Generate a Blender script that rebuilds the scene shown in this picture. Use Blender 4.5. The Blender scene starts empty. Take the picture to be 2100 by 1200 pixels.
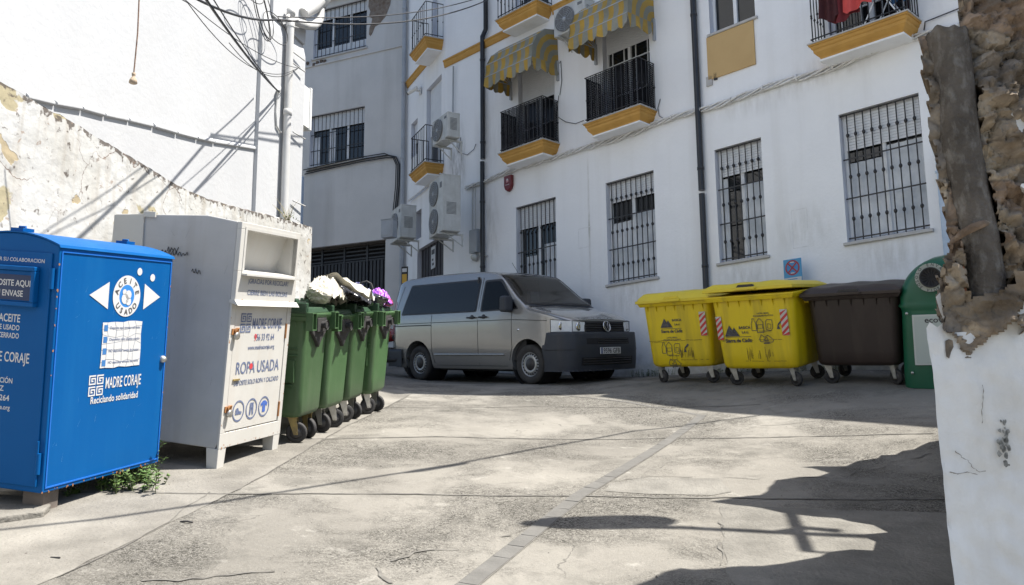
import bpy, bmesh, math, random
import numpy as np
from mathutils import Vector, Matrix, noise
random.seed(7)
R_ = math.radians
scene = bpy.context.scene

# ------------------------------------------------------------------ camera, sky, sun, exposure
CAM = np.array([0, 0, 1.6]); FPX = 1750.0
PITCH = R_(9.1); ROLL = R_(0.5)
_F = np.array([0, math.cos(PITCH), math.sin(PITCH)])
_R0 = np.array([1., 0, 0]); _U0 = np.cross(_R0, _F)
_R = _R0 * math.cos(ROLL) - _U0 * math.sin(ROLL); _U = _U0 * math.cos(ROLL) + _R0 * math.sin(ROLL)
cd = bpy.data.cameras.new('camera'); cam = bpy.data.objects.new('camera', cd)
scene.collection.objects.link(cam); scene.camera = cam
cd.sensor_width = 36; cd.lens = FPX / 2100 * 36; cd.clip_start = 0.05; cd.clip_end = 500
m = Matrix((( _R[0], _U[0], -_F[0], CAM[0]), (_R[1], _U[1], -_F[1], CAM[1]), (_R[2], _U[2], -_F[2], CAM[2]), (0, 0, 0, 1)))
cam.matrix_world = m
SUN_AZ, SUN_EL = 95.0, 62.0
w = bpy.data.worlds.new('World'); scene.world = w; w.use_nodes = True
nt = w.node_tree; bg = nt.nodes['Background']
sky = nt.nodes.new('ShaderNodeTexSky'); sky.sky_type = 'NISHITA'; sky.sun_disc = False
sky.sun_elevation = R_(SUN_EL); sky.sun_rotation = R_(SUN_AZ)
sky.air_density = 1.1; sky.dust_density = 1.6; sky.ozone_density = 1.0
nt.links.new(sky.outputs[0], bg.inputs[0]); bg.inputs[1].default_value = 0.088
sl = bpy.data.lights.new('sun', 'SUN'); sl.energy = 5.0; sl.angle = R_(0.5); sl.color = (1, .955, .88)
so = bpy.data.objects.new('sun', sl); scene.collection.objects.link(so)
sv = Vector((math.sin(R_(SUN_AZ)) * math.cos(R_(SUN_EL)), math.cos(R_(SUN_AZ)) * math.cos(R_(SUN_EL)), math.sin(R_(SUN_EL))))
so.rotation_euler = (-sv).to_track_quat('-Z', 'Y').to_euler(); so.location = (10, 0, 20)
vs = scene.view_settings; vs.view_transform = 'Standard'; vs.look = 'None'; vs.exposure = 1.12; vs.gamma = 1
scene.render.resolution_x = 1024; scene.render.resolution_y = 585
scene.cycles.max_bounces = 6; scene.cycles.diffuse_bounces = 4

# ------------------------------------------------------------------ measuring helpers
def ray(px, py): return _F + _R * (px - 1050) / FPX + _U * (600 - py) / FPX
def P(px, py, D): return CAM + ray(px, py) * D

# ------------------------------------------------------------------ object helpers
def link(o): scene.collection.objects.link(o); return o
def tag(o, label=None, cat=None, group=None, kind=None):
    if label: o['label'] = label
    if cat: o['category'] = cat
    if group: o['group'] = group
    if kind: o['kind'] = kind
    return o
def thing(name, label, cat, M=None, group=None):
    o = link(bpy.data.objects.new(name, None)); o.empty_display_size = .1
    if M is not None: o.matrix_world = M
    return tag(o, label, cat, group)
_txt = {}
def text_data(s, bold=0.0, sx=1.0):
    k = (s, bold)
    if k not in _txt:
        c = bpy.data.curves.new('t', 'FONT'); c.body = s; c.size = 1; c.offset = bold; c.resolution_u = 3
        o = bpy.data.objects.new('t', c); scene.collection.objects.link(o)
        dg = bpy.context.evaluated_depsgraph_get(); e = o.evaluated_get(dg); me = e.to_mesh()
        vs_ = [tuple(v.co) for v in me.vertices]; fs = [tuple(p.vertices) for p in me.polygons]
        e.to_mesh_clear(); bpy.data.objects.remove(o); bpy.data.curves.remove(c)
        _txt[k] = (vs_, fs)
    return _txt[k]
I4 = Matrix.Identity(4)
class MB:
    def __init__(s): s.v = []; s.f = []; s.mi = []; s.sm = []
    def add(s, vs_, fs, M=None, mi=0, smooth=False):
        b = len(s.v)
        for v in vs_:
            v = Vector(v)
            s.v.append(tuple(M @ v) if M is not None else tuple(v))
        for f in fs: s.f.append(tuple(b + i for i in f)); s.mi.append(mi); s.sm.append(smooth)
        return s
    def box(s, x0, x1, y0, y1, z0, z1, M=None, mi=0):
        v = [(x0,y0,z0),(x1,y0,z0),(x1,y1,z0),(x0,y1,z0),(x0,y0,z1),(x1,y0,z1),(x1,y1,z1),(x0,y1,z1)]
        return s.add(v, [(3,2,1,0),(4,5,6,7),(0,1,5,4),(1,2,6,5),(2,3,7,6),(3,0,4,7)], M, mi)
    def frustum(s, a, za, b, zb, M=None, mi=0):   # a,b = (x0,x1,y0,y1)
        v = [(a[0],a[2],za),(a[1],a[2],za),(a[1],a[3],za),(a[0],a[3],za),(b[0],b[2],zb),(b[1],b[2],zb),(b[1],b[3],zb),(b[0],b[3],zb)]
        return s.add(v, [(3,2,1,0),(4,5,6,7),(0,1,5,4),(1,2,6,5),(2,3,7,6),(3,0,4,7)], M, mi)
    def tube(s, pts, r, n=8, caps=True, M=None, mi=0, smooth=True):
        pts = [Vector(p) for p in pts]; N = len(pts)
        rs = r if isinstance(r, (list, tuple)) else [r] * N
        vs_ = []; up = None
        for i, p in enumerate(pts):
            t = (pts[min(i+1, N-1)] - pts[max(i-1, 0)]).normalized()
            if up is None:
                a = Vector((0,0,1)) if abs(t.z) < .9 else Vector((1,0,0)); up = (a - t * a.dot(t)).normalized()
            else: up = (up - t * up.dot(t)).normalized()
            b = t.cross(up)
            for k in range(n):
                an = 2 * math.pi * k / n
                vs_.append(p + (up * math.cos(an) + b * math.sin(an)) * rs[i])
        fs = []
        for i in range(N-1):
            for k in range(n):
                k2 = (k+1) % n; fs.append((i*n+k, i*n+k2, (i+1)*n+k2, (i+1)*n+k))
        s.add(vs_, fs, M, mi, smooth)
        if caps: s.add(vs_[:n], [tuple(reversed(range(n)))], M, mi); s.add(vs_[-n:], [tuple(range(n))], M, mi)
        return s
    def lathe(s, prof, c, ax, n=20, M=None, mi=0, smooth=True):   # prof [(r, h)]
        c = Vector(c); ax = Vector(ax).normalized(); a = Vector((0,0,1)) if abs(ax.z) < .9 else Vector((1,0,0))
        u = (a - ax * a.dot(ax)).normalized(); b = ax.cross(u); vs_ = []
        for r, h in prof:
            for k in range(n):
                an = 2*math.pi*k/n; vs_.append(c + ax*h + (u*math.cos(an)+b*math.sin(an))*r)
        fs = []
        for i in range(len(prof)-1):
            for k in range(n):
                k2 = (k+1) % n; fs.append((i*n+k, i*n+k2, (i+1)*n+k2, (i+1)*n+k))
        return s.add(vs_, fs, M, mi, smooth)
    def prism(s, poly, mp, d0, d1, M=None, mi=0):   # poly 2D, mp(a,b,d)->3D
        n = len(poly); v = [mp(a, b, d0) for a, b in poly] + [mp(a, b, d1) for a, b in poly]
        fs = [tuple(reversed(range(n))), tuple(range(n, 2*n))] + [(i, (i+1) % n, (i+1) % n + n, i+n) for i in range(n)]
        return s.add(v, fs, M, mi)
    def grid(s, fn, nu, nv, M=None, mi=0, smooth=True, closed=False):
        vs_ = [fn(i/nu, j/nv) for j in range(nv+1) for i in range(nu+1)]
        fs = [(j*(nu+1)+i, j*(nu+1)+i+1, (j+1)*(nu+1)+i+1, (j+1)*(nu+1)+i) for j in range(nv) for i in range(nu)]
        return s.add(vs_, fs, M, mi, smooth)
    def quad(s, a, b, c, d, M=None, mi=0): return s.add([a,b,c,d], [(0,1,2,3)], M, mi)
    def text(s, st, size, M, align='c', bold=0.0, mi=0, sx=1.0, width=None):
        """text in the XY plane of M (x right, y up), facing +Z"""
        v, f = text_data(st, bold)
        if not v: return s
        x0 = min(p[0] for p in v); x1 = max(p[0] for p in v)
        if width: sx = width / ((x1-x0) * size)
        off = {'c': (x0+x1)/2, 'l': x0, 'r': x1}[align]
        return s.add([((p[0]-off)*size*sx, p[1]*size, 0) for p in v], f, M, mi)
    def arc_text(s, st, size, R, a0, da, M, mi=0, bold=.02, inside=False):
        for i, ch in enumerate(st):
            a = a0 + da * i
            rot = (a - math.pi/2) if not inside else (a + math.pi/2)
            rr = R if not inside else R + size*.7
            if ch != ' ': s.text(ch, size, M @ Matrix.Translation((rr*math.cos(a), rr*math.sin(a), 0)) @ Matrix.Rotation(rot, 4, 'Z'), 'c', bold, mi)
        return s
    def build(s, name, mats, parent=None, bevel=0, segs=2, loc=None, weld=False, recalc=True, subsurf=0, autosmooth=None):
        me = bpy.data.meshes.new(name); me.from_pydata(s.v, [], s.f)
        if not isinstance(mats, (list, tuple)): mats = [mats]
        for mm in mats: me.materials.append(mm)
        me.polygons.foreach_set('material_index', s.mi); me.polygons.foreach_set('use_smooth', s.sm)
        if weld or recalc:
            bm = bmesh.new(); bm.from_mesh(me)
            if weld: bmesh.ops.remove_doubles(bm, verts=bm.verts, dist=1e-4)
            if recalc: bmesh.ops.recalc_face_normals(bm, faces=bm.faces)
            bm.to_mesh(me); bm.free()
        me.update()
        o = link(bpy.data.objects.new(name, me))
        if parent: o.parent = parent
        if bevel:
            b = o.modifiers.new('bevel', 'BEVEL'); b.width = bevel; b.segments = segs; b.limit_method = 'ANGLE'; b.angle_limit = R_(35); b.harden_normals = False
        if subsurf:
            b = o.modifiers.new('sub', 'SUBSURF'); b.levels = b.render_levels = subsurf
        if autosmooth: smooth_by_angle(me, autosmooth)
        return o
def smooth_by_angle(me, deg):
    bm = bmesh.new(); bm.from_mesh(me); lim = R_(deg)
    for f in bm.faces: f.smooth = True
    for e in bm.edges:
        e.smooth = not (len(e.link_faces) == 2 and e.calc_face_angle(0) > lim)
    bm.to_mesh(me); bm.free()
def copy_tree(o, parent=None):
    c = o.copy(); link(c); c.parent = parent
    if parent: c.matrix_parent_inverse = o.matrix_parent_inverse.copy()
    for ch in list(o.children): copy_tree(ch, c)
    return c
def fm(o, x, y, z=(0, 0, 1)):
    """frame matrix with origin o, x axis, y axis (orthonormalised), z"""
    x = Vector(x).normalized(); y = Vector(y); y = (y - x * y.dot(x)).normalized(); z = x.cross(y)
    return Matrix(((x.x, y.x, z.x, o[0]), (x.y, y.y, z.y, o[1]), (x.z, y.z, z.z, o[2]), (0, 0, 0, 1)))

# ------------------------------------------------------------------ materials
def mat(name, col, rough=.6, col2=None, ns=4.0, amt=.5, bump=0.0, bs=30.0, metal=0.0, spec=.5, coat=0.0, streak=None, dirt=None, lo=.35, hi=.65, aniso=None, emit=None, trans=0.0, stains=None):
    m = bpy.data.materials.new(name); m.use_nodes = True; t = m.node_tree; N = t.nodes; L = t.links
    b = N['Principled BSDF']; b.inputs['Roughness'].default_value = rough; b.inputs['Metallic'].default_value = metal
    b.inputs['Specular IOR Level'].default_value = spec; b.inputs['Coat Weight'].default_value = coat
    b.inputs['Coat Roughness'].default_value = .06
    tc = N.new('ShaderNodeTexCoord'); src = tc.outputs['Object']
    c1 = (*col, 1); out = None
    def nz(scale, detail=5, vec=None, rough_=.6):
        n = N.new('ShaderNodeTexNoise'); n.inputs['Scale'].default_value = scale; n.inputs['Detail'].default_value = detail
        n.inputs['Roughness'].default_value = rough_; L.new(vec or src, n.inputs['Vector']); return n
    def ramp(v, a, b_, lo_, hi_):
        r = N.new('ShaderNodeMapRange'); r.inputs[1].default_value = lo_; r.inputs[2].default_value = hi_
        r.inputs[3].default_value = a; r.inputs[4].default_value = b_; L.new(v, r.inputs[0]); return r.outputs[0]
    def mix(f, a, b_):
        x = N.new('ShaderNodeMix'); x.data_type = 'RGBA'
        if hasattr(f, 'links'): L.new(f, x.inputs[0])
        else: x.inputs[0].default_value = f
        for s_, q in ((6, a), (7, b_)):
            if hasattr(q, 'links'): L.new(q, x.inputs[s_])
            else: x.inputs[s_].default_value = q
        return x.outputs[2]
    cur = c1
    if col2:
        n = nz(ns, 6); f = ramp(n.outputs[0], 0, amt, lo, hi); cur = mix(f, cur, (*col2, 1))
    if streak:   # (colour, amount, xscale, zscale)
        mp = N.new('ShaderNodeMapping'); mp.inputs['Scale'].default_value = (streak[2], streak[2], streak[3]); L.new(src, mp.inputs[0])
        n = nz(1.0, 6, mp.outputs[0]); f = ramp(n.outputs[0], 0, streak[1], .5, .78); cur = mix(f, cur, (*streak[0], 1))
    if dirt:     # (colour, z0, z1, amount) dirt near the bottom, broken by noise (object z)
        sp = N.new('ShaderNodeSeparateXYZ'); L.new(src, sp.inputs[0])
        n = nz(3.0, 7); ad = N.new('ShaderNodeMath'); ad.operation = 'MULTIPLY_ADD'; L.new(n.outputs[0], ad.inputs[0]); ad.inputs[1].default_value = -(dirt[2]-dirt[1])*1.6; L.new(sp.outputs[2], ad.inputs[2])
        f = ramp(ad.outputs[0], dirt[3], 0, dirt[1]-(dirt[2]-dirt[1])*.8, dirt[2]-(dirt[2]-dirt[1])*.8); cur = mix(f, cur, (*dirt[0], 1))
    for (sx_, sz_, rx_, rz_, am_, cl_) in (stains or ()):
        mp = N.new('ShaderNodeMapping'); mp.inputs['Location'].default_value = (-sx_/rx_, 0, -sz_/rz_); mp.inputs['Scale'].default_value = (1/rx_, 0, 1/rz_); L.new(src, mp.inputs[0])
        ln = N.new('ShaderNodeVectorMath'); ln.operation = 'LENGTH'; L.new(mp.outputs[0], ln.inputs[0]); f1 = ramp(ln.outputs['Value'], 1, 0, .25, 1.0)
        mq = N.new('ShaderNodeMapping'); mq.inputs['Scale'].default_value = (9, 9, 2.0); L.new(src, mq.inputs[0]); f2 = ramp(nz(1.0, 7, mq.outputs[0]).outputs[0], .0, 1, .36, .66)
        mm_ = N.new('ShaderNodeMath'); mm_.operation = 'MULTIPLY'; L.new(f1, mm_.inputs[0]); L.new(f2, mm_.inputs[1]); m3 = N.new('ShaderNodeMath'); m3.operation = 'MULTIPLY'; L.new(mm_.outputs[0], m3.inputs[0]); m3.inputs[1].default_value = am_; cur = mix(m3.outputs[0], cur, (*cl_, 1))
    if hasattr(cur, 'links'): L.new(cur, b.inputs['Base Color'])
    else: b.inputs['Base Color'].default_value = cur
    if bump:
        n = nz(bs, 8); bp = N.new('ShaderNodeBump'); bp.inputs['Strength'].default_value = min(1, bump); bp.inputs['Distance'].default_value = .02 if bump <= 1 else .02*bump
        L.new(n.outputs[0], bp.inputs['Height']); L.new(bp.outputs[0], b.inputs['Normal'])
    if emit: b.inputs['Emission Color'].default_value = (*emit[:3], 1); b.inputs['Emission Strength'].default_value = emit[3]
    return m
M = {}
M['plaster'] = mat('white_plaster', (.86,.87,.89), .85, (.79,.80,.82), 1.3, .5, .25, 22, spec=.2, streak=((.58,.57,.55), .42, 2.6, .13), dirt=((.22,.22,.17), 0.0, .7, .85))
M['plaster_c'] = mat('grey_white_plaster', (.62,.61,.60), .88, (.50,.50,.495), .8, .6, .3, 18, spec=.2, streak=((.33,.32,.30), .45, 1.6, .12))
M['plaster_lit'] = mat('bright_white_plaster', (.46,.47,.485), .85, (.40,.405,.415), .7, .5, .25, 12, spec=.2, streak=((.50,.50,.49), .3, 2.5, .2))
M['reveal'] = mat('reveal_white', (.66,.68,.74), .85, (.58,.60,.66), 3, .5, .1, 30, spec=.2)
M['ochre'] = mat('ochre_paint', (.56,.32,.085), .7, (.42,.23,.06), 5, .5, .12, 40, spec=.3)
M['ochre_l'] = mat('pale_ochre_paint', (.56,.39,.19), .8, (.50,.34,.16), 2, .6, .15, 30, spec=.2)
M['white'] = mat('white_paint', (.74,.74,.73), .5, (.62,.62,.6), 6, .4, .05, 30)
M['sill'] = mat('sill_stone', (.50,.49,.48), .6, (.36,.35,.34), 12, .6, .1, 40)
M['black'] = mat('black_iron', (.018,.018,.022), .45, (.035,.032,.03), 20, .5, .05, 60)
M['blackmetal'] = mat('black_gloss_pipe', (.012,.014,.02), .32, (.03,.03,.035), 6, .5)
M['glass'] = mat('window_glass', (.010,.012,.014), .03, spec=.5)
M['glass'].node_tree.nodes['Principled BSDF'].inputs['IOR'].default_value = 1.6
M['dark'] = mat('dark_opening', (.01,.01,.012), .8)
M['alu'] = mat('white_aluminium', (.78,.80,.82), .35, (.66,.67,.69), 8, .4)
M['shutter'] = mat('roller_shutter', (.74,.76,.79), .5, (.62,.64,.66), 5, .4)
M['curtain_reflection'] = mat('net_curtain_reflection', (.74,.77,.81), .9, (.46,.50,.55), 2, .9)  # bright pane reflections put into the pale cloth colour
M['ac'] = mat('ac_casing', (.56,.57,.56), .45, (.42,.42,.40), 5, .6, .03, 30, streak=((.25,.24,.22), .5, 9, .8))
M['acgrille'] = mat('ac_grille', (.12,.125,.13), .5, (.2,.2,.2), 9, .5)
M['pipe_w'] = mat('white_pipe', (.52,.52,.515), .5, (.42,.41,.385), 4, .4, .06, 25)
M['pipe_b'] = mat('pale_blue_pipe', (.36,.46,.60), .4, (.55,.62,.70), 5, .6, .05, 25)
M['pipe_g'] = mat('grey_pipe', (.40,.43,.47), .5, (.28,.29,.31), 4, .5, .05, 25)
M['cable_w'] = mat('painted_cable', (.80,.80,.79), .6, (.50,.49,.47), 18, .6, .2, 30)
M['cable_b'] = mat('black_cable', (.02,.02,.022), .5)
M['rubber'] = mat('rubber', (.022,.022,.024), .75, (.06,.055,.05), 8, .5, .1, 50)
M['steel'] = mat('galvanised_steel', (.52,.52,.5), .4, (.3,.28,.24), 12, .6, .05, 40, metal=.8)
M['rust'] = mat('rusty_steel', (.40,.17,.05), .75, (.16,.09,.05), 14, .8, .2, 40)
M['brass'] = mat('brass_tag', (.36,.27,.10), .5, (.16,.13,.08), 14, .7, metal=.4)
M['txt_w'] = mat('white_lettering', (.58,.58,.58), .6, (.5,.52,.55), 60, .5)
M['txt_k'] = mat('black_lettering', (.03,.03,.035), .6, (.2,.2,.2), 50, .4)
M['txt_b'] = mat('blue_lettering', (.06,.09,.20), .6, (.3,.33,.4), 50, .5)
M['txt_r'] = mat('red_lettering', (.55,.05,.06), .6)
# ------------------------------------------------------------------ ground: measured heights joined by a smooth sheet
def _L(x, y): return (x, y, -.037*x + .161*y)
CP = [tuple(c) for c in (P(1440,852,10.7),P(1510,790,12.4),P(1355,783,13.5),P(1695,788,11.6),P(1880,795,10.8),P(1300,773,15.8),P(1090,788,14.4),P(868,780,16.5),P(1240,775,15.5))]
CP += [_L(0,0),_L(-3.47,6.46),_L(-2.6,7.44),_L(-2.16,8.72),_L(-1.74,11.2),_L(-.25,4.77),_L(.52,6.87),_L(-2,3),_L(-5,9),_L(-5,4),(2.5,3,.42),(2.5,-1,-.2),(4.6,6,1.02),(-4,16,2.75),(-4.5,22,3.35),(8,3,.8),(9,10,2.2),(3,17,2.8)]
CP = np.array(CP)
def _k(r2): return np.where(r2 > 1e-9, .5*r2*np.log(r2+1e-12), 0)
_d = CP[:,None,:2] - CP[None,:,:2]; _n = len(CP)
_Pm = np.c_[np.ones(_n), CP[:,:2]]
_W = np.linalg.solve(np.block([[_k((_d**2).sum(-1)) + .05*np.eye(_n), _Pm], [_Pm.T, np.zeros((3,3))]]), np.r_[CP[:,2],0,0,0])
def gz(x, y):
    # blends to a plain slope far away from the measured yard
    r2 = (CP[:,0]-x)**2 + (CP[:,1]-y)**2
    z = float(_k(r2) @ _W[:_n] + _W[_n] + _W[_n+1]*x + _W[_n+2]*y)
    d = max(0, max(abs(x)-8, -y-2, y-24)); t = min(1, d/14.0); t = t*t*(3-2*t)
    return z*(1-t) + (.14*min(y, 30) - .01*x)*t
def ghit(px, py, lift=0.0):
    d = ray(px, py); t = 2.0
    while t < 60 and CAM[2]+d[2]*t > gz(CAM[0]+d[0]*t, CAM[1]+d[1]*t) + lift: t += .05
    lo, hi = t-.05, t
    for _ in range(16):
        m_ = (lo+hi)/2; q = CAM + d*m_
        if q[2] < gz(q[0], q[1]) + lift: hi = m_
        else: lo = m_
    return Vector(CAM + d*hi)
def gn(x, y, e=.4):
    return Vector((-(gz(x+e,y)-gz(x-e,y))/(2*e), -(gz(x,y+e)-gz(x,y-e))/(2*e), 1)).normalized()
def gframe(x, y, az, tilt=1.0, e=.5, lift=0.0):
    """frame on the ground; local Y points along azimuth az (deg from +Y towards +X), X to its right, Z up off the slope"""
    n = (gn(x, y, e) * tilt + Vector((0,0,1))*(1-tilt)).normalized()
    yv = Vector((math.sin(R_(az)), math.cos(R_(az)), 0)); yv = (yv - n*yv.dot(n)).normalized(); xv = yv.cross(n)
    return Matrix(((xv.x, yv.x, n.x, x), (xv.y, yv.y, n.y, y), (xv.z, yv.z, n.z, gz(x, y)+lift), (0,0,0,1)))

def uframe(x, y, az, up):
    n = Vector(up).normalized(); yv = Vector((math.sin(R_(az)), math.cos(R_(az)), 0)); yv = (yv - n*yv.dot(n)).normalized(); xv = yv.cross(n)
    return Matrix(((xv.x, yv.x, n.x, x), (xv.y, yv.y, n.y, y), (xv.z, yv.z, n.z, gz(x, y)), (0,0,0,1)))
def ground_mat():
    m = bpy.data.materials.new('worn_concrete'); m.use_nodes = True; t = m.node_tree; N = t.nodes; L = t.links
    b = N['Principled BSDF']; b.inputs['Roughness'].default_value = .9; b.inputs['Specular IOR Level'].default_value = .25
    tc = N.new('ShaderNodeTexCoord'); src = tc.outputs['Object']
    def nz(sc, det=6, dist=0.0, rg=.6, vec=None):
        n = N.new('ShaderNodeTexNoise'); n.inputs['Scale'].default_value = sc; n.inputs['Detail'].default_value = det
        n.inputs['Distortion'].default_value = dist; n.inputs['Roughness'].default_value = rg; L.new(vec or src, n.inputs['Vector']); return n.outputs[0]
    def rg(v, a, b_, lo, hi):
        r = N.new('ShaderNodeMapRange'); r.inputs[1].default_value = lo; r.inputs[2].default_value = hi; r.inputs[3].default_value = a; r.inputs[4].default_value = b_; L.new(v, r.inputs[0]); return r.outputs[0]
    def mix(f, a, b_):
        x = N.new('ShaderNodeMix'); x.data_type = 'RGBA'; L.new(f, x.inputs[0])
        for s_, q in ((6, a), (7, b_)):
            if hasattr(q, 'links'): L.new(q, x.inputs[s_])
            else: x.inputs[s_].default_value = q
        return x.outputs[2]
    def mul(a, b_):
        x = N.new('ShaderNodeMath'); x.operation = 'MULTIPLY'; L.new(a, x.inputs[0]); L.new(b_, x.inputs[1]); return x.outputs[0]
    base = mix(rg(nz(.55, 5), 0, 1, .35, .65), (.250,.236,.208,1), (.170,.160,.141,1))
    # worn patches that expose the gravel
    patch = rg(nz(.75, 6, .4, .65), 0, 1, .44, .60)
    grit = rg(nz(24, 5, 2.2, .7), 0, 1, .46, .54)
    grit2 = rg(nz(48, 3, 2.5, .6), 0, .8, .53, .60)
    c = mix(mul(patch, grit), base, (.050,.046,.039,1))
    c = mix(mul(rg(patch, .25, 1, 0, 1), grit2), c, (.345,.33,.295,1))
    c = mix(rg(nz(1.9, 8, .3, .7), 0, .75, .54, .72), c, (.105,.100,.088,1))      # grime stains
    c = mix(rg(nz(3.3, 8, .5, .7), 0, .6, .60, .70), c, (.36,.345,.31,1))       # pale cement repairs
    # hairline cracks
    mp = N.new('ShaderNodeMapping'); L.new(src, mp.inputs[0])
    nn = N.new('ShaderNodeTexNoise'); nn.inputs['Scale'].default_value = 2.2; nn.inputs['Detail'].default_value = 6; L.new(src, nn.inputs['Vector'])
    va = N.new('ShaderNodeVectorMath'); va.operation = 'MULTIPLY_ADD'; L.new(nn.outputs['Color'], va.inputs[0]); va.inputs[1].default_value = (.5,.5,.5); L.new(src, va.inputs[2])
    vo = N.new('ShaderNodeTexVoronoi'); vo.feature = 'DISTANCE_TO_EDGE'; vo.inputs['Scale'].default_value = .42; L.new(va.outputs[0], vo.inputs['Vector'])
    crk = mul(rg(vo.outputs[0], .8, 0, .0008, .0028), rg(nz(.9, 3), 0, 1, .55, .62))
    c = mix(crk, c, (.10,.095,.085,1))
    L.new(c, b.inputs['Base Color'])
    h = nz(38, 6, 1.2, .7); h2 = nz(6, 5)
    bp = N.new('ShaderNodeBump'); bp.inputs['Strength'].default_value = .9; bp.inputs['Distance'].default_value = .026
    ad = N.new('ShaderNodeMath'); ad.operation = 'MULTIPLY_ADD'; L.new(h2, ad.inputs[0]); ad.inputs[1].default_value = .6; L.new(mul(h, rg(patch, .35, 1.2, 0, 1)), ad.inputs[2])
    L.new(ad.outputs[0], bp.inputs['Height']); L.new(bp.outputs[0], b.inputs['Normal'])
    return m
M['ground'] = ground_mat()
def axis(a, b, fine0, fine1, f, c):
    out = []; x = a
    while x < b:
        out.append(x); x += f if fine0 <= x < fine1 else c
    out.append(b); return out
xs = axis(-70, 70, -8, 9, .3, 3); ys = axis(-30, 90, -2, 25, .3, 3)
g = MB(); nx = len(xs)
g.add([(x, y, gz(x, y)) for y in ys for x in xs], [(j*nx+i, j*nx+i+1, (j+1)*nx+i+1, (j+1)*nx+i) for j in range(len(ys)-1) for i in range(nx-1)], smooth=True)
tag(g.build('ground', M['ground']), kind='structure')
M['joint'] = mat('joint_dirt', (.09,.085,.075), .95, (.2,.19,.17), 9, .7, .3, 40)
M['paver'] = mat('grey_paver', (.14,.135,.125), .9, (.09,.087,.08), 5, .7, .3, 45)
def drape(mb, pts, wdt, lift, step=.06, wob=0.0, mi=0, seed=0, ragged=0.0):
    """ribbon of width wdt laid on the ground through pts (x,y)"""
    out = []
    for a, b in zip(pts[:-1], pts[1:]):
        n = max(1, int(math.hypot(b[0]-a[0], b[1]-a[1])/step))
        for i in range(n): t = i/n; out.append((a[0]+(b[0]-a[0])*t, a[1]+(b[1]-a[1])*t))
    out.append(pts[-1]); vs_ = []
    for i, (x, y) in enumerate(out):
        a = out[max(0,i-1)]; b = out[min(len(out)-1,i+1)]; l = math.hypot(b[0]-a[0], b[1]-a[1]); nx_, ny_ = -(b[1]-a[1])/l, (b[0]-a[0])/l
        o = noise.noise(Vector((x*3+seed, y*3, 0)))*wob + noise.noise(Vector((x*14+seed, y*14, 3)))*wob*.5
        ww = wdt*(1 + ragged*noise.noise(Vector((x*5, y*5+seed, 9))))
        for s_ in (-.5, .5):
            X, Y = x+nx_*(o+s_*ww), y+ny_*(o+s_*ww); vs_.append((X, Y, gz(X, Y)+lift))
    mb.add(vs_, [(2*i, 2*i+2, 2*i+3, 2*i+1) for i in range(len(out)-1) if not (ragged > 1 and noise.noise(Vector((out[i][0]*2.3, out[i][1]*2.3, seed+2))) < -.12)], mi=mi)
def gp(px, py): q = ghit(px, py); return (q.x, q.y)
# the drain strip of small pavers (two rows of setts with dark bedding)
st = [gp(870,1262), gp(960,1200), gp(1190,1015), gp(1440,852)]
sb = MB(); drape(sb, st, .125, .004, wob=.0, mi=1)
def setts(mb, pts, wdt, lng, lift):
    for a, b in zip(pts[:-1], pts[1:]):
        l = math.hypot(b[0]-a[0], b[1]-a[1]); ux, uy = (b[0]-a[0])/l, (b[1]-a[1])/l; n = int(l/lng)
        for i in range(n):
            p0, p1 = i*l/n+.003, (i+1)*l/n-.003
            q = []
            for tt, ss in ((p0,-.5),(p1,-.5),(p1,.5),(p0,.5)):
                X = a[0]+ux*tt-uy*ss*wdt+random.uniform(-.003,.003); Y = a[1]+uy*tt+ux*ss*wdt+random.uniform(-.003,.003); q.append((X,Y,gz(X,Y)+lift+random.uniform(0,.003)))
            mb.add(q+[(x,y,z-.03) for x,y,z in q], [(0,1,2,3),(1,0,4,5),(2,1,5,6),(3,2,6,7),(0,3,7,4)])
setts(sb, st, .108, .24, .006)
st2 = [gp(1440,852), gp(1290,826), gp(1130,808)]
drape(sb, st2, .05, .004, wob=.02)
tag(sb.build('paver_kerb', [M['paver'], M['joint']]), kind='structure')
jb = MB()
drape(jb, [gp(-100,1008), gp(400,1013), gp(800,1014), gp(1180,1018), gp(1500,1022), gp(2050,1022)], .028, .006, wob=.02, ragged=.8)
drape(jb, [gp(610,902), gp(900,896), gp(1380,899), gp(1600,897), gp(1915,889)], .026, .006, wob=.02, seed=4, ragged=.8)
drape(jb, [gp(790,836), gp(1100,834), gp(1350,835), gp(1560,830)], .02, .006, wob=.015, seed=7, ragged=.8)
drape(jb, [gp(1480,1036), gp(1475,1090), gp(1482,1140), gp(1505,1200)], .011, .006, wob=.09, seed=13, ragged=1.6)
drape(jb, [gp(1240,990), gp(1330,976), gp(1560,984)], .010, .006, wob=.08, seed=15, ragged=1.6)
drape(jb, [gp(1600,984), gp(1740,975), gp(1925,925)], .011, .006, wob=.08, seed=19, ragged=1.6)
drape(jb, [gp(215,1192), gp(420,1185), gp(770,1165), gp(860,1140), gp(960,1125), gp(1050,1100)], .017, .006, wob=.10, seed=23, ragged=1.6)
drape(jb, [gp(770,1165), gp(800,1198)], .02, .006, wob=.06, seed=25, ragged=.9)
drape(jb, [gp(430,1010), gp(300,1100), gp(120,1185)], .010, .006, wob=.03, seed=29)
drape(jb, [gp(840,812), gp(700,880), gp(560,965), gp(430,1035)], .010, .006, wob=.02, seed=31)
drape(jb, [gp(1560,875), gp(1700,862), gp(1915,858)], .010, .006, wob=.05, seed=33)
tag(jb.build('ground', M['joint']), kind='structure')
M['smooth_conc'] = mat('smooth_concrete_patch', (.262,.248,.220), .88, (.155,.146,.129), 1.6, 1, .8, 34, spec=.25)
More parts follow.
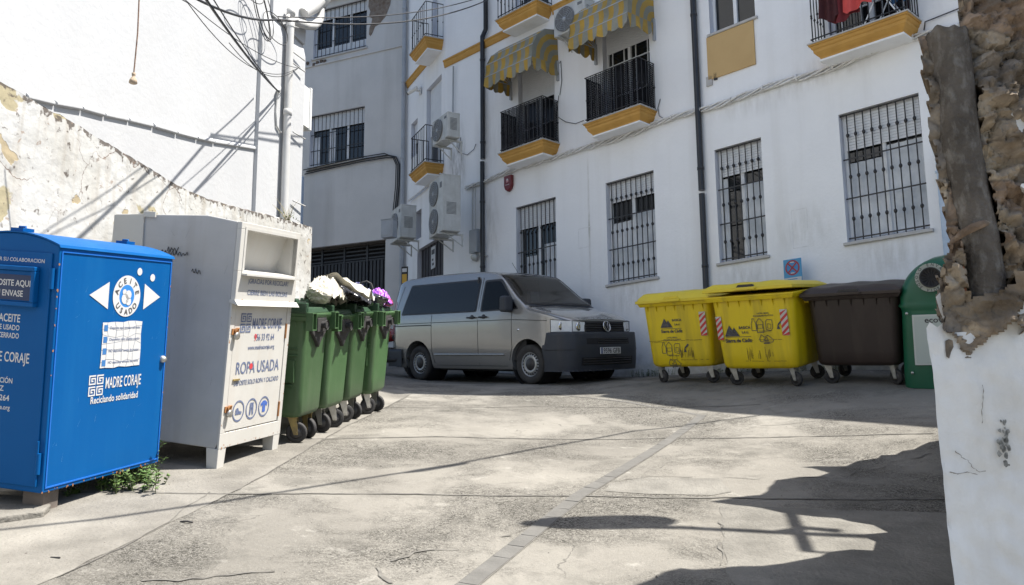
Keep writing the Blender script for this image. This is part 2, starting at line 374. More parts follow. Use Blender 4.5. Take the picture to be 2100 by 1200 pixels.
def patch(pxs, mt, name, lift=.0035, edge=.03):
    pts = [gp(*p) for p in pxs]; out = []
    for a, b in zip(pts, pts[1:]+pts[:1]):
        n = max(1, int(math.dist(a, b)/.06))
        for i in range(n): x, y = a[0]+(b[0]-a[0])*i/n, a[1]+(b[1]-a[1])*i/n; out.append((x+edge*noise.noise(Vector((x*6,y*6,1))), y+edge*noise.noise(Vector((x*6,y*6,7)))))
    bm = bmesh.new(); f = bm.faces.new([bm.verts.new((x,y,0)) for x, y in out]); bmesh.ops.triangulate(bm, faces=[f])
    for _ in range(5):
        es = [e for e in bm.edges if e.calc_length() > .15]
        if not es: break
        bmesh.ops.subdivide_edges(bm, edges=es, cuts=1); bmesh.ops.triangulate(bm, faces=[f for f in bm.faces if len(f.verts) > 3])
    for v in bm.verts: v.co.z = gz(v.co.x, v.co.y)+lift
    bmesh.ops.recalc_face_normals(bm, faces=bm.faces); me = bpy.data.meshes.new(name); bm.to_mesh(me); bm.free(); me.materials.append(mt); o = link(bpy.data.objects.new(name, me)); tag(o, kind='structure')
M['patch_a'] = mat('pale_repair', (.238,.227,.203), .9, (.15,.143,.128), 2.6, 1, .9, 34, spec=.2); M['patch_b'] = mat('grey_repair', (.165,.159,.148), .9, (.11,.106,.097), 4, 1, .9, 34, spec=.25)
patch([(1476,1036),(1560,1040),(1700,1046),(1960,1052),(1990,1260),(1560,1260),(1500,1190),(1482,1120)], M['patch_a'], 'pavement')
#patch([(780,1168),(860,1146),(960,1128),(1010,1112),(1000,1135),(955,1170),(905,1204),(830,1215),(800,1196)], M['patch_b'], 'pavement')
patch([(1240,1008),(1250,992),(1330,980),(1480,982),(1500,1010),(1460,1016),(1330,1014)], M['patch_a'], 'pavement')
# smoother apron of newer cement under the containers
ap = MB(); e0 = [gp(845,808), gp(700,880), gp(560,965), gp(430,1035), gp(250,1120), gp(60,1210), gp(-150,1330)]
e1 = [(-2.0,14.0),(-3.2,11),(-3.9,9),(-4.2,7.8),(-4.5,6.5),(-4.6,5.2),(-4.9,4)]
def apf(u, v):
    t = v*(len(e0)-1); i = min(int(t), len(e0)-2); f = t-i
    a = (e0[i][0]*(1-f)+e0[i+1][0]*f, e0[i][1]*(1-f)+e0[i+1][1]*f); b = (e1[i][0]*(1-f)+e1[i+1][0]*f, e1[i][1]*(1-f)+e1[i+1][1]*f)
    w_ = noise.noise(Vector((0, v*20, 5)))*.03
    X, Y = a[0]*(1-u)+b[0]*u+w_*(1-u), a[1]*(1-u)+b[1]*u; return (X, Y, gz(X, Y)+.003)
ap.grid(apf, 14, 60); tag(ap.build('pavement', M['smooth_conc']), kind='structure')

# ------------------------------------------------------------------ facades
class Facade:
    def __init__(s, O, u, base):
        s.O = Vector((O[0], O[1], base)); s.u = Vector((u[0], u[1], 0)).normalized(); s.y = Vector((0,0,1)).cross(s.u)
        s.M = fm(s.O, s.u, s.y); s.n = -s.y
    def uz(s, px, py, out=0.0):
        d = Vector(ray(px, py)); c = Vector(CAM); t = (s.O + s.n*out - c).dot(s.n) / d.dot(s.n); q = c + d*t
        return (q - s.O).dot(s.u), q.z - s.O.z
    def P(s, u, out, z): return s.O + s.u*u + s.n*out + Vector((0,0,z))
NA = Vector((.727,.687,0)).normalized(); uA = Vector((.687,-.727,0)).normalized()
cA = 12.5
def onA(px, py=500):
    d = Vector(ray(px, py)); c = Vector(CAM); return c + d*((cA - c.dot(NA))/d.dot(NA))
cAB = onA(912, 300)
FA = Facade(cAB, uA, 2.2)
uB = Vector((math.sin(R_(24.6)), -math.cos(R_(24.6)), 0))        # runs to screen right / towards viewer
def solve_on(O, u, px):        # distance L so that O - u*L lands on image column px
    d = ray(px, 400); ox, oy = O.x-CAM[0], O.y-CAM[1]
    return (ox*d[1]-oy*d[0])/(u.x*d[1]-u.y*d[0])
LB = abs(solve_on(cAB, uB, 834)); cBC = cAB - uB*LB
FB = Facade(cBC, uB, 2.2)
uC = Vector((math.sin(R_(65)), -math.cos(R_(65)), 0)); LC = abs(solve_on(cBC, uC, 560)); cC0 = cBC - uC*LC
FC = Facade(cC0, uC, 2.6)
print('LB', LB, 'LC', LC, cAB, cBC, cC0)

def wall_grid(mb, u0, u1, z0, z1, holes, rev=.2, mi=0, mr=1):
    us = sorted(set([u0, u1] + [h[0] for h in holes] + [h[1] for h in holes])); zs = sorted(set([z0, z1] + [h[2] for h in holes] + [h[3] for h in holes]))
    us = [u for u in us if u0 <= u <= u1]; zs = [z for z in zs if z0 <= z <= z1]
    for a, b in zip(us[:-1], us[1:]):
        for c, d in zip(zs[:-1], zs[1:]):
            mu, mz = (a+b)/2, (c+d)/2
            if any(h[0] < mu < h[1] and h[2] < mz < h[3] for h in holes): continue
            mb.quad((a,0,c),(b,0,c),(b,0,d),(a,0,d), mi=mi)
    for h in holes:
        a, b, c, d = h[:4]; r = h[4] if len(h) > 4 else rev
        mb.quad((a,0,c),(a,0,d),(a,r,d),(a,r,c), mi=mr); mb.quad((b,0,c),(b,r,c),(b,r,d),(b,0,d), mi=mr)
        mb.quad((a,0,c),(a,r,c),(b,r,c),(b,0,c), mi=mr); mb.quad((a,0,d),(b,0,d),(b,r,d),(a,r,d), mi=mr)
        mb.quad((a,r,c),(a,r,d),(b,r,d),(b,r,c), mi=2)

def grille(mb, a, b, c, d, y, n, rails, balls, r=.0105, ext=.03):
    for i in range(n):
        u = a + (b-a)*(i+.5)/n; mb.tube([(u,y,c),(u,y,d)], r, 6)
        for bz in balls:
            z = c + (d-c)*bz; mb.lathe([(r,-.034),(r*2,-.022),(r*2.7,0),(r*2,.022),(r,.034)], (u,y,z), (0,0,1), 8)
    for rz in rails:
        z = c + (d-c)*rz; mb.box(a-ext, b+ext, y-.005, y+.005, z-.011, z+.011)

def window(par, a, b, c, d, rev=.2, bars=9, rails=(0.02,.36,.68), balls=(.17,.5,.83), shut=.22, valance=True, sill=True, sash=2, curtain_reflection=(), grill=True, grille_y=.05, muntin=False, lab=None):
    """a window in a hole a..b, c..d: frame mesh is the part, its pieces are sub-parts"""
    y = rev - .03; m = MB(); t = .05
    m.box(a,a+t,y-.05,y,c,d); m.box(b-t,b,y-.05,y,c,d); m.box(a+t,b-t,y-.05,y,d-t,d); m.box(a+t,b-t,y-.05,y,c,c+t)
    for i in range(1, sash): u = a + (b-a)*i/sash; m.box(u-.035,u+.035,y-.055,y-.002,c+t,d-t)
    if muntin:
        for i in range(sash*2):
            u = a+(b-a)*(i+.5)/(sash*2)
            if i % 1 == 0 : m.box(u-.01,u+.01,y-.04,y-.012,c+t,d-t)
        for f in (.3,.62,.82): m.box(a+t,b-t,y-.042,y-.012,c+(d-c)*f-.01,c+(d-c)*f+.01)
    w_ = m.build('window', M['alu'], par, bevel=.004, segs=1)
    if lab: w_['label'] = lab
    m = MB(); m.quad((a+t,y-.01,c+t),(b-t,y-.01,c+t),(b-t,y-.01,d-t),(a+t,y-.01,d-t)); m.build('pane', M['glass'], w_)
    if shut > 0:
        m = MB(); z = d - .05; z1 = d - (d-c)*shut; yy = y-.065
        while z > z1:
            m.box(a+.045,b-.045,yy-.008,yy+.006,z-.043,z-.004); z -= .045
        m.build('roller_shutter', M['shutter'], w_)
    for (f0, f1, hc) in curtain_reflection:  # pale folded sheets before the glass, standing in for reflections in the panes
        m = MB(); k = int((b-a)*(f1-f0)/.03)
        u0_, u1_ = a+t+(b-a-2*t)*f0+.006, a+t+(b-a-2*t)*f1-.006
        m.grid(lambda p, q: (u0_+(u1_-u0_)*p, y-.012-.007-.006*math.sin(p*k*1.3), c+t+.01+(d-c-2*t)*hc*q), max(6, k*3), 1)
        m.build('curtain_reflection', M['curtain_reflection'], w_)
    if sill:
        m = MB(); m.box(a-.05,b+.05,-.045,rev-.09,c-.045,c+.004); m.build('sill', M['sill'], w_, bevel=.006, segs=1)
    if grill:
        m = MB(); grille(m, a+.04, b-.04, c+.03, d-.01, grille_y, bars, rails, balls, ext=.03)
        m.box(a, b, grille_y-.01, grille_y+.012, d-.03, d-.012)
        m.build('iron_grille', M['black'], w_)
    return w_
def slab(par, u0, u1, z, e, h=.24, railing=True, rail_h=.95, bars=18, mesh_=False, balls=True, plants=False):
    """balcony: slab with ochre moulding (part) > railing, soffit"""
    m = MB()
    rings = [(0,0),(-.025,0),(-.03,.02),(-.07,.03),(-.09,.05),(-.13,.055),(-.17,.085),(-.205,.12),(-.24,.13)]
    def ring(dz, ins): return [(u0+ins,0.02,z+dz),(u0+ins,-e+ins,z+dz),(u1-ins,-e+ins,z+dz),(u1-ins,0.02,z+dz)]
    vs_ = []
    for dz, ins in rings: vs_ += ring(dz*h/.24, ins)
    fs = [(0,1,2,3)]
    for i in range(len(rings)-1):
        for k in range(3): fs.append((4*i+k, 4*i+k+1, 4*i+k+5, 4*i+k+4))
    m.add(vs_, fs); b = m.build('balcony', M['ochre'], par, recalc=False)
    m = MB(); i_ = .115; m.box(u0+i_,u1-i_,-e+i_,0.02,z-h-.03,z-h+.004); m.build('soffit', M['plaster'], b, bevel=.004)
    m = MB(); m.box(u0-.015,u1+.015,-e-.015,.02,z+.001,z+.022); m.build('floor_tiles', M['sill'], b)
    if railing:
        m = MB(); i_ = .035; zt = z + rail_h; r = .009
        path = [(u0+i_,0),(u0+i_,-e+i_),(u1-i_,-e+i_),(u1-i_,0)]
        for zz in (z+.09, zt): m.tube([(p[0],p[1],zz) for p in path], .012, 6)
        per = [math.dist(path[i],path[i+1]) for i in range(3)]; tot = sum(per)
        n = bars
        for i in range(n+1):
            s_ = tot*i/n; k = 0
            while k < 2 and s_ > per[k]: s_ -= per[k]; k += 1
            f = min(1, s_/per[k]); x = path[k][0]+(path[k+1][0]-path[k][0])*f; y = path[k][1]+(path[k+1][1]-path[k][1])*f
            m.tube([(x,y,z+.02),(x,y,zt)], r, 5)
            if balls: m.lathe([(r,-.025),(r*2.4,0),(r,.025)], (x,y,z+.5*rail_h), (0,0,1), 6)
        m.build('railing', M['black'], b)
        if mesh_:
            m = MB(); i_ = .05; q = [(u0+i_,0),(u0+i_,-e+i_),(u1-i_,-e+i_),(u1-i_,0)]
            # woven plastic lath: vertical strips of little diamonds
            tot = 0
            for k in range(3):
                a, b2 = q[k], q[k+1]; l = math.dist(a, b2); n = max(2, int(l/.05))
                for i in range(n):
                    f0, f1 = (i+.0)/n, (i+.93)/n
                    cells = 24
                    for j in range(cells):
                        za, zb = z+.06+(rail_h-.08)*j/cells, z+.06+(rail_h-.08)*(j+.86)/cells
                        sk = .25/n
                        def pt(f, zz): return (a[0]+(b2[0]-a[0])*f, a[1]+(b2[1]-a[1])*f, zz)
                        m.quad(pt(f0,za),pt(f1,za+.02),pt(f1,zb+.02),pt(f0,zb))
            m.build('privacy_screen', M['screen'], b, recalc=False)
    return b
M['screen'] = mat('black_plastic_lath', (.008,.008,.010), .8, spec=.1)

# ===== apartment building (main, shaded facade)
def rect(Fc, x0, y0, x1, y1, out=0):
    a, zt = Fc.uz(x0, y0, out); b, zb = Fc.uz(x1, y1, out); return a, b, zb, zt
A = thing('apartment_building', 'white apartment block with ochre balconies and barred windows behind the parked van', 'building', FA.M)
B_h = 9.4+6.1-2.2
w1 = list(rect(FA, 1058, 426, 1142, 560)); w2 = rect(FA, 1242, 376, 1348, 568); w3 = rect(FA, 1465, 308, 1574, 524); w4 = rect(FA, 1719, 236, 1908, 470)
w1[2] = w2[2]
w5 = rect(FA, 1450, -60, 1549, 35)
print('windows', w1, w2, w3, w4, w5)
# balcony doors
b1 = FA.uz(1022, 318, .5); b1r = FA.uz(1148, 298); b2 = FA.uz(1196, 258, .5); b2r = FA.uz(1347, 226); b3 = FA.uz(1657, 92, .5); b3r = FA.uz(1889, 42); b0 = FA.uz(1016, 48, .5); b0r = FA.uz(1134, 10)
print('balc', b1, b1r, b2, b2r, b3, b3r, b0, b0r)
z1_ = (b1[1]+b1r[1]+b2[1]+b2r[1]+b3[1]+b3r[1])/6
doors = []
for (l, r) in ((b1,b1r),(b2,b2r),(b3,b3r)): doors.append((l[0]+.12, r[0]-.12, z1_+.02, z1_+2.1))
z0_ = (b0[1]+b0r[1])/2
doors.append((b0[0]+.12, b0r[0]-.12, z0_+.02, z0_+2.1))
holes = [tuple(w1), w2, w3, w4, w5] + doors
uEnd = FA.uz(1905, 300)[0] + 6; uTall = FA.uz(1815, 300)[0]; zLow = 9.85-2.2; zTall = 15.6-2.2
m = MB(); wall_grid(m, 0, uEnd, -1.2, zLow, [h for h in holes if h[3] < zLow])
hh = [h for h in holes if h[3] >= zLow]
wall_grid(m, 0, uTall, zLow, zTall, [h for h in hh if h[2] >= zLow])
for h in hh:
    if h[2] < zLow: print('hole crosses', h)
_g = (.42,.41,.38); _dk = (.16,.16,.15)
_st = [((h[0]+h[1])/2, h[2]-.30, .75, .42, .45, _g) for h in (w1,w2,w3,w4)] + [(FA.uz(938,330)[0], FA.uz(938,330)[1], .40, 1.1, .9, _dk), (FA.uz(1000,500)[0], FA.uz(1000,470)[1], .5, 1.3, .45, _g), (FA.uz(1208,450)[0], FA.uz(1208,440)[1], .035, 1.6, 1.0, _g), (FA.uz(1640,420)[0], FA.uz(1640,470)[1], .8, .5, .30, _g), (FA.uz(1560,220)[0], FA.uz(1560,200)[1], 1.4, .35, .30, _g), (FA.uz(1700,150)[0], FA.uz(1700,140)[1], .9, .3, .35, _g), (FA.uz(1000,250)[0], FA.uz(960,300)[1], .6, .9, .3, _g)]
M['plaster_A'] = mat('stained_white_plaster', (.86,.87,.89), .85, (.79,.80,.82), 1.3, .5, .35, 16, spec=.2, streak=((.62,.61,.59), .30, 2.6, .13), dirt=((.20,.20,.15), 0.0, .75, .9), stains=_st)
m.build('wall', [M['plaster_A'], M['reveal'], M['dark']], A, recalc=False)
for (pa, pb) in (((1622,432),(1660,505)),((1186,470),(1213,505))):
    a_, zt2 = FA.uz(*pa); b_, zb2 = FA.uz(*pb); m = MB(); t_ = .012
    for r_ in ((a_,b_,zt2-t_,zt2),(a_,a_+t_,zb2,zt2-t_),(b_-t_,b_,zb2+.3,zt2-t_),(a_+t_,b_,zb2,zb2+t_)): m.box(r_[0],r_[1],-.0035,-.0005,r_[2],r_[3])
    m.build('filled_patch', mat('filler_grey', (.66,.66,.67), .9, (.80,.81,.83), 14, 1), A)
m = MB(); m.box(0.02, uEnd, .42, 9, -1.2, zLow-.01); m.box(0.02, uTall, .42, 9, zLow, zTall-.01); m.box(uTall-.03,uTall-.001,.001,.43,zLow,zTall)
m.box(uEnd-.03,uEnd,.001,.43,-1.2,zLow); m.build('building_core', M['plaster'], A)
m = MB(); m.box(uTall+.01, uEnd+.2, -.22, 9, zLow+.001, zLow+.2); m.box(-.1, uTall-.001, -.2, 9, zTall+.001, zTall+.2); m.build('roof', M['sill'], A)
for i, h in enumerate((w1,w2,w3,w4)):
    window(A, *h, bars=(9,9,7,9)[i], rails=((.03,.5,.995) if i==0 else (.02,.33,.64,.995)), balls=((.35,.72) if i == 0 else (.17,.5,.83)), shut=(.24,.20,.24,.28)[i], curtain_reflection=([(.10,.40,.45),(.60,1,.55)],[(.0,.47,.60),(.53,1,.66)],[(0,.12,.75),(.52,1,.66)],[(0,.46,.62),(.52,1,.70)])[i], lab=('barred window above the van roof','tall barred window between van and yellow bins','barred window beside the lower black drainpipe','large barred window above the brown bin')[i])
window(A, *w5, shut=0, grill=False, lab='upper window over the ochre panel')
m = MB(); a, b, c, d = rect(FA, 1450, 80, 1551, 132); zt = w5[2]-.05
m.box(a, b, -.03, .0-.002, c, zt); m.build('ochre_panel', M['ochre_l'], A, bevel=.004)
for i, h in enumerate(doors):
    window(A, *h, shut=(.42,.25,.0,.3)[i], bars=0, grill=False, sill=False, muntin=True, lab=('balcony door under the left striped awning','balcony door under the right striped awning','balcony door behind the red laundry','top balcony door')[i])
slab(A, b1[0], b1r[0], z1_, .5, mesh_=True, bars=18)
slab(A, b2[0], b2r[0], z1_, .5, mesh_=True, bars=18)
slab(A, b3[0], b3r[0], z1_, .5, bars=24)
slab(A, b0[0], b0r[0], z0_, .5, bars=18)
# ochre string course at the upper floor
def course(par, u0, u1, z, sgn=1):
    m = MB(); prof = [(-.02,0),(-.075,0),(-.075,-.03),(-.05,-.05),(-.045,-.1),(-.02,-.16),(-.005,-.18),(-.02,-.18)]
    vs_ = [(u0, y, z+dz) for y, dz in prof] + [(u1, y, z+dz) for y, dz in prof]; n = len(prof)
    m.add(vs_, [(i, i+1, i+1+n, i+n) for i in range(n-1)] + [tuple(range(n)), tuple(range(2*n-1, n-1, -1))])
    return m.build('string_course', M['ochre'], par)
course(A, 0, b0[0]-.001, z0_); course(A, b0r[0]+.001, uEnd*.55, z0_)

# ===== facet B (same building, turned corner)
Bd = thing('corner_building', 'narrow shaded white facade with small balconies and air conditioners at the corner', 'building', FB.M)
bl = FB.uz(840, 366, .5); blr = FB.uz(908, 331); bu = FB.uz(841, 123, .5); bur = FB.uz(907, 73)
zbl = (bl[1])*.5 + blr[1]*.5; zbu = bu[1]*.5+bur[1]*.5
print('B', bl, blr, bu, bur)
door = rect(FB, 856, 510, 911, 640); door = (door[0], LB-.06, -1.2, FB.uz(880, 495)[1]-.05)
wB1 = rect(FB, 845, 200, 858, 290); wB2 = rect(FB, 875, 185, 905, 300)
acw = rect(FB, 852, 440, 866, 490)
acw = (max(.25, acw[0]), max(.25, acw[0])+.5, FB.uz(858,490)[1], FB.uz(858,432)[1])
holesB = [acw, door, (wB2[0], wB2[1], zbl+.02, FB.uz(875,185)[1]), (.35, .35+.55, zbl+.9, zbl+1.9), (bu[0]+.3, bur[0]-.3, zbu+.02, zbu+2.0)]
m = MB(); wall_grid(m, 0, LB-.001, -1.2, zTall, holesB); m.build('wall', [M['plaster'], M['reveal'], M['dark']], Bd, recalc=False)
m = MB(); m.box(.03, LB-.05, .42, 3, -1.2, zTall-.01); m.build('building_core', M['plaster'], Bd)
for i, h in enumerate(holesB[2:]): window(Bd, *h, shut=.55, bars=0, grill=False, sill=False, lab=('balcony door behind the lower corner balcony','small closed window','balcony door of the upper corner balcony')[i])
lw = max(.9, blr[0]-bl[0]); slab(Bd, bl[0]-.05, max(blr[0],bl[0]+1.2)-.05, zbl, .5, bars=14, balls=False)
slab(Bd, bu[0]-.05, max(bur[0],bu[0]+1.2)-.05, zbu, .5, bars=14)
course(Bd, 0, bu[0]-.07, zbu); 
# roller door with poster
m = MB(); a, b, c, d = door; m.box(a, b, .12, .15, c, d)
for i in range(9): u = a+(b-a)*(i+.5)/9; m.box(u-.02, u+.02, .105, .119, c, d)
dd = m.build('door', mat('black_door', (.025,.022,.03), .6, (.05,.045,.05), 5, .6), Bd)
m = MB(); pu, pz = FB.uz(889, 528, -.1); m.box(pu-.16, pu+.16, .09, .104, pz-.28, pz+.28, mi=0)
m.box(pu-.11, pu+.11, .086, .0895, pz+.08, pz+.2, mi=1); m.box(pu-.06, pu+.06, .086, .0895, pz-.2, pz-.14, mi=1); m.box(pu-.08, pu+.02, .086, .0895, pz-.08, pz-.03, mi=1)
m.build('poster', [M['txt_w'], M['txt_k']], dd)

# ===== building C (end of the alley)
Cb = thing('garage_building', 'grey white building closing the yard with a wide garage opening and peeling plaster', 'building', FC.M)
c1 = rect(FC, 637, 239, 746, 325); c2 = rect(FC, 645, 24, 751, 97); gar = rect(FC, 621, 528, 790, 640)
zeave = FC.uz(640, 10)[1]
gar = (gar[0]-.3, FC.uz(790, 540)[0], -1.0, FC.uz(790, 492)[1])
print('C', c1, c2, gar, zeave, LC)
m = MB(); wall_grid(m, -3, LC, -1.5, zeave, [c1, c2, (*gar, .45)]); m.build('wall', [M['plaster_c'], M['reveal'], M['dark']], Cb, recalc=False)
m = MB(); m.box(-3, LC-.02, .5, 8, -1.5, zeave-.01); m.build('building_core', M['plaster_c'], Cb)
for i, h in enumerate((c1, c2)): window(Cb, *h, bars=(13,12)[i], rails=(.03,.3,.62), balls=(), shut=(.28,.2)[i], curtain_reflection=[(0,.12,.6),(.35,.42,.7)] if i == 0 else [(0,1,.2)], sash=3, lab=('lower barred window over the garage opening','upper barred window beside the peeling plaster')[i])
m = MB(); zc = FC.uz(690, 123)[1]; m.box(-3, LC-.12, -.035, -.002, zc-.05, zc); m.build('ledge', M['plaster_c'], Cb)
# peeling patch: bare render showing, irregular outline, proud by 3 mm
pk = [(757,-12),(803,-8),(800,10),(791,34),(784,42),(778,50),(769,55),(764,68),(760,74),(757,71),(758,58),(762,48),(764,38),(757,34),(760,24),(756,14)]
pp = [FC.uz(*q) for q in pk]; m = MB(); m.prism(pp, lambda a_, b_, d_: (a_, d_, b_), -.012, -.001)
m.build('bare_patch', mat('bare_render', (.16,.115,.085), .95, (.30,.27,.24), 9, .6, .8, 25), Cb)
# small graffito-like broken tiles on the ledge
m = MB(); 
for (qx, qy, s_) in ((632,131,5),(645,134,4),(652,130,4),(660,127,5),(667,127,4)):
    a_, b_ = FC.uz(qx, qy); m.box(a_-.04, a_+.04, -.05, -.003, b_-.03, b_+.05)
m.build('broken_tile', mat('broken_tile', (.12,.09,.07), .9), Cb)
# garage gate
m = MB(); a, b, c, d = gar
for i in range(26): u = a+(b-a)*(i+.5)/26; m.box(u-.04, u+.04, .28, .30, c, d-.45)
m.box(a, b, .27, .31, d-.47, d-.43)
for z in (.38,.27,.16,.05): m.box(a, b, .28, .30, d-z-.02, d-z+.02)
for i in range(5): u = a+(b-a)*i/4; m.box(u-.03, u+.03, .26, .32, c, d)
m.build('garage_gate', mat('dark_gate', (.02,.022,.028), .5, (.04,.04,.045), 6, .5), Cb)
m = MB(); m.box(a-.1,b+.02,-.004,.44,d-.005,d+.02); m.build('lintel', mat('dirty_lintel', (.2,.18,.16), .9, (.1,.09,.08), 4, .7, .3, 20), Cb)
# roof eave with curved tiles
m = MB()
for i in range(40): u = -2.5+i*.22; m.lathe([(.09,0),(.1,.5)], (u, -.25, zeave+.06), (0,1,.35), 10)
m.box(-3, LC, -.18, .6, zeave+.001, zeave+.05); m.build('roof', mat('roof_tile', (.30,.17,.11), .85, (.15,.12,.10), 6, .7), Cb)
# ------------------------------------------------------------------ left tall building, garden wall
az0 = R_(13); uL = Vector((math.sin(az0), math.cos(az0), 0))        # runs away from the viewer
def plane_pt(O, n, px, py):
    d = Vector(ray(px, py)); c = Vector(CAM); return c + d*((Vector(O)-c).dot(n)/d.dot(n))
nL = Vector((math.cos(az0), -math.sin(az0), 0))                      # towards the yard
GO = Vector((-4.04, 7.7, 0)) - nL*.10
gw = thing('garden_wall', 'crumbling whitewashed garden wall with flaking paint behind the containers', 'wall', fm((GO.x, GO.y, 1.2), uL, -nL))
gi = gw.matrix_world.inverted()
top = []
for q in ((-260,25),(-120,95),(0,168),(40,190),(85,218),(135,243),(190,275),(250,312),(310,347),(370,384),(430,410),(500,430),(560,444),(608,458),(640,466)):
    p = gi @ plane_pt(GO, nL, *q); top.append((p.x, p.z))
top = [(-5, top[0][1])] + top
def topz(u):
    for a, b in zip(top[:-1], top[1:]):
        if a[0] <= u <= b[0]: f = (u-a[0])/(b[0]-a[0]); return a[1]*(1-f)+b[1]*f
    return top[-1][1]
uW = top[-1][0]
m = MB()
def gwf(u, v):
    uu = -5 + (uW+5)*u; zt = topz(uu) + noise.noise(Vector((uu*5, 1, 0)))*.015 + noise.noise(Vector((uu*17, 7, 0)))*.008
    z = -1.5 + (zt+1.5)*v
    return (uu, noise.noise(Vector((uu*1.3, z*1.3, 4)))*.02 + noise.noise(Vector((uu*6, z*6, 2)))*.006 - .03*(1-v)**2, z)
m.grid(gwf, 220, 60)
m.grid(lambda u, v: (gwf(u,1)[0], gwf(u,1)[1] + .3*v, gwf(u,1)[2] + .04*math.sin(v*math.pi) + .012*noise.noise(Vector((u*90, v*3, 0)))), 220, 6)
m.grid(lambda u, v: (gwf(u,1)[0], .3, gwf(u,1)[2] - 5*v), 60, 1)
m.quad((uW,0,-1.5),(uW,.3,-1.5),(uW,.3,topz(uW)),(uW,0,topz(uW)))
def flaky():
    mm = bpy.data.materials.new('flaking_whitewash'); mm.use_nodes = True; t = mm.node_tree; N = t.nodes; L = t.links
    b = N['Principled BSDF']; b.inputs['Roughness'].default_value = .9; b.inputs['Specular IOR Level'].default_value = .15
    tc = N.new('ShaderNodeTexCoord'); src = tc.outputs['Object']
    def nz(sc, det=6, dist=0., vec=None):
        n = N.new('ShaderNodeTexNoise'); n.inputs['Scale'].default_value = sc; n.inputs['Detail'].default_value = det; n.inputs['Distortion'].default_value = dist; L.new(vec or src, n.inputs['Vector']); return n.outputs[0]
    def rg(v, a, b_, lo, hi):
        r = N.new('ShaderNodeMapRange'); r.inputs[1].default_value = lo; r.inputs[2].default_value = hi; r.inputs[3].default_value = a; r.inputs[4].default_value = b_; L.new(v, r.inputs[0]); return r.outputs[0]
    def mth(op, a, b_):
        x = N.new('ShaderNodeMath'); x.operation = op
        for i, q in enumerate((a, b_)):
            if hasattr(q, 'links'): L.new(q, x.inputs[i])
            else: x.inputs[i].default_value = q
        return x.outputs[0]
    def mix(f, a, b_):
        x = N.new('ShaderNodeMix'); x.data_type = 'RGBA'; L.new(f, x.inputs[0])
        for s_, q in ((6, a), (7, b_)):
            if hasattr(q, 'links'): L.new(q, x.inputs[s_])
            else: x.inputs[s_].default_value = q
        return x.outputs[2]
    c = mix(rg(nz(1.2), 0, 1, .45, .7), (.47,.47,.46,1), (.39,.38,.35,1))
    # height attribute: 1 at the coping, painted per vertex as wear height
    at = N.new('ShaderNodeAttribute'); at.attribute_name = 'topness'
    tp = at.outputs['Fac']
    mp = N.new('ShaderNodeMapping'); mp.inputs['Scale'].default_value = (9, 9, .7); L.new(src, mp.inputs[0])
    run = nz(1.0, 6, .3, mp.outputs[0])
    c = mix(mth('MULTIPLY', rg(run, 0, .75, .50, .72), rg(tp, .15, 1, .25, .95)), c, (.33,.30,.26,1))
    flake = rg(mth('ADD', nz(3.4, 8, .6), mth('MULTIPLY', tp, .07)), 0, 1, .715, .725)
    c = mix(flake, c, (.36,.30,.20,1))
    pl = N.new('ShaderNodeAttribute'); pl.attribute_name = 'leftness'
    big = rg(mth('ADD', nz(1.0, 7, .5), mth('MULTIPLY', pl.outputs['Fac'], .24)), 0, 1, .68, .69)
    c = mix(big, c, (.34,.30,.20,1))
    edge = rg(mth('ADD', nz(13, 7, .5), mth('MULTIPLY', rg(tp, 0, 1, .955, 1.0), .22)), 0, .9, .62, .70)
    c = mix(edge, c, (.09,.075,.065,1))
    spk = rg(nz(9, 8, 1.5), 0, .7, .66, .70); c = mix(spk, c, (.25,.19,.15,1))
    va = N.new('ShaderNodeVectorMath'); va.operation = 'MULTIPLY_ADD'; nn = N.new('ShaderNodeTexNoise'); nn.inputs['Scale'].default_value = 2.5; nn.inputs['Detail'].default_value = 6; L.new(src, nn.inputs['Vector'])
    L.new(nn.outputs['Color'], va.inputs[0]); va.inputs[1].default_value = (.6,.6,.6); L.new(src, va.inputs[2])
    vo = N.new('ShaderNodeTexVoronoi'); vo.feature = 'DISTANCE_TO_EDGE'; vo.inputs['Scale'].default_value = .9; L.new(va.outputs[0], vo.inputs['Vector'])
    c = mix(mth('MULTIPLY', rg(vo.outputs[0], 1, 0, .002, .006), rg(nz(.8, 3), 0, 1, .48, .56)), c, (.16,.12,.10,1))
    L.new(c, b.inputs['Base Color'])
    bp = N.new('ShaderNodeBump'); bp.inputs['Strength'].default_value = .6; bp.inputs['Distance'].default_value = .03
    h = mth('ADD', nz(7, 8), mth('MULTIPLY', flake, -.35)); L.new(h, bp.inputs['Height']); L.new(bp.outputs[0], b.inputs['Normal'])
    return mm
M['flaky'] = flaky()
o = m.build('whitewashed_wall', M['flaky'], gw)
at = o.data.attributes.new('topness', 'FLOAT', 'POINT'); al = o.data.attributes.new('leftness', 'FLOAT', 'POINT')
for i, v in enumerate(o.data.vertices):
    zt = topz(v.co.x); at.data[i].value = max(0, min(1, 1-(zt-v.co.z)/2.2)); al.data[i].value = max(0, min(1, (1.2-v.co.x)/3)) * at.data[i].value

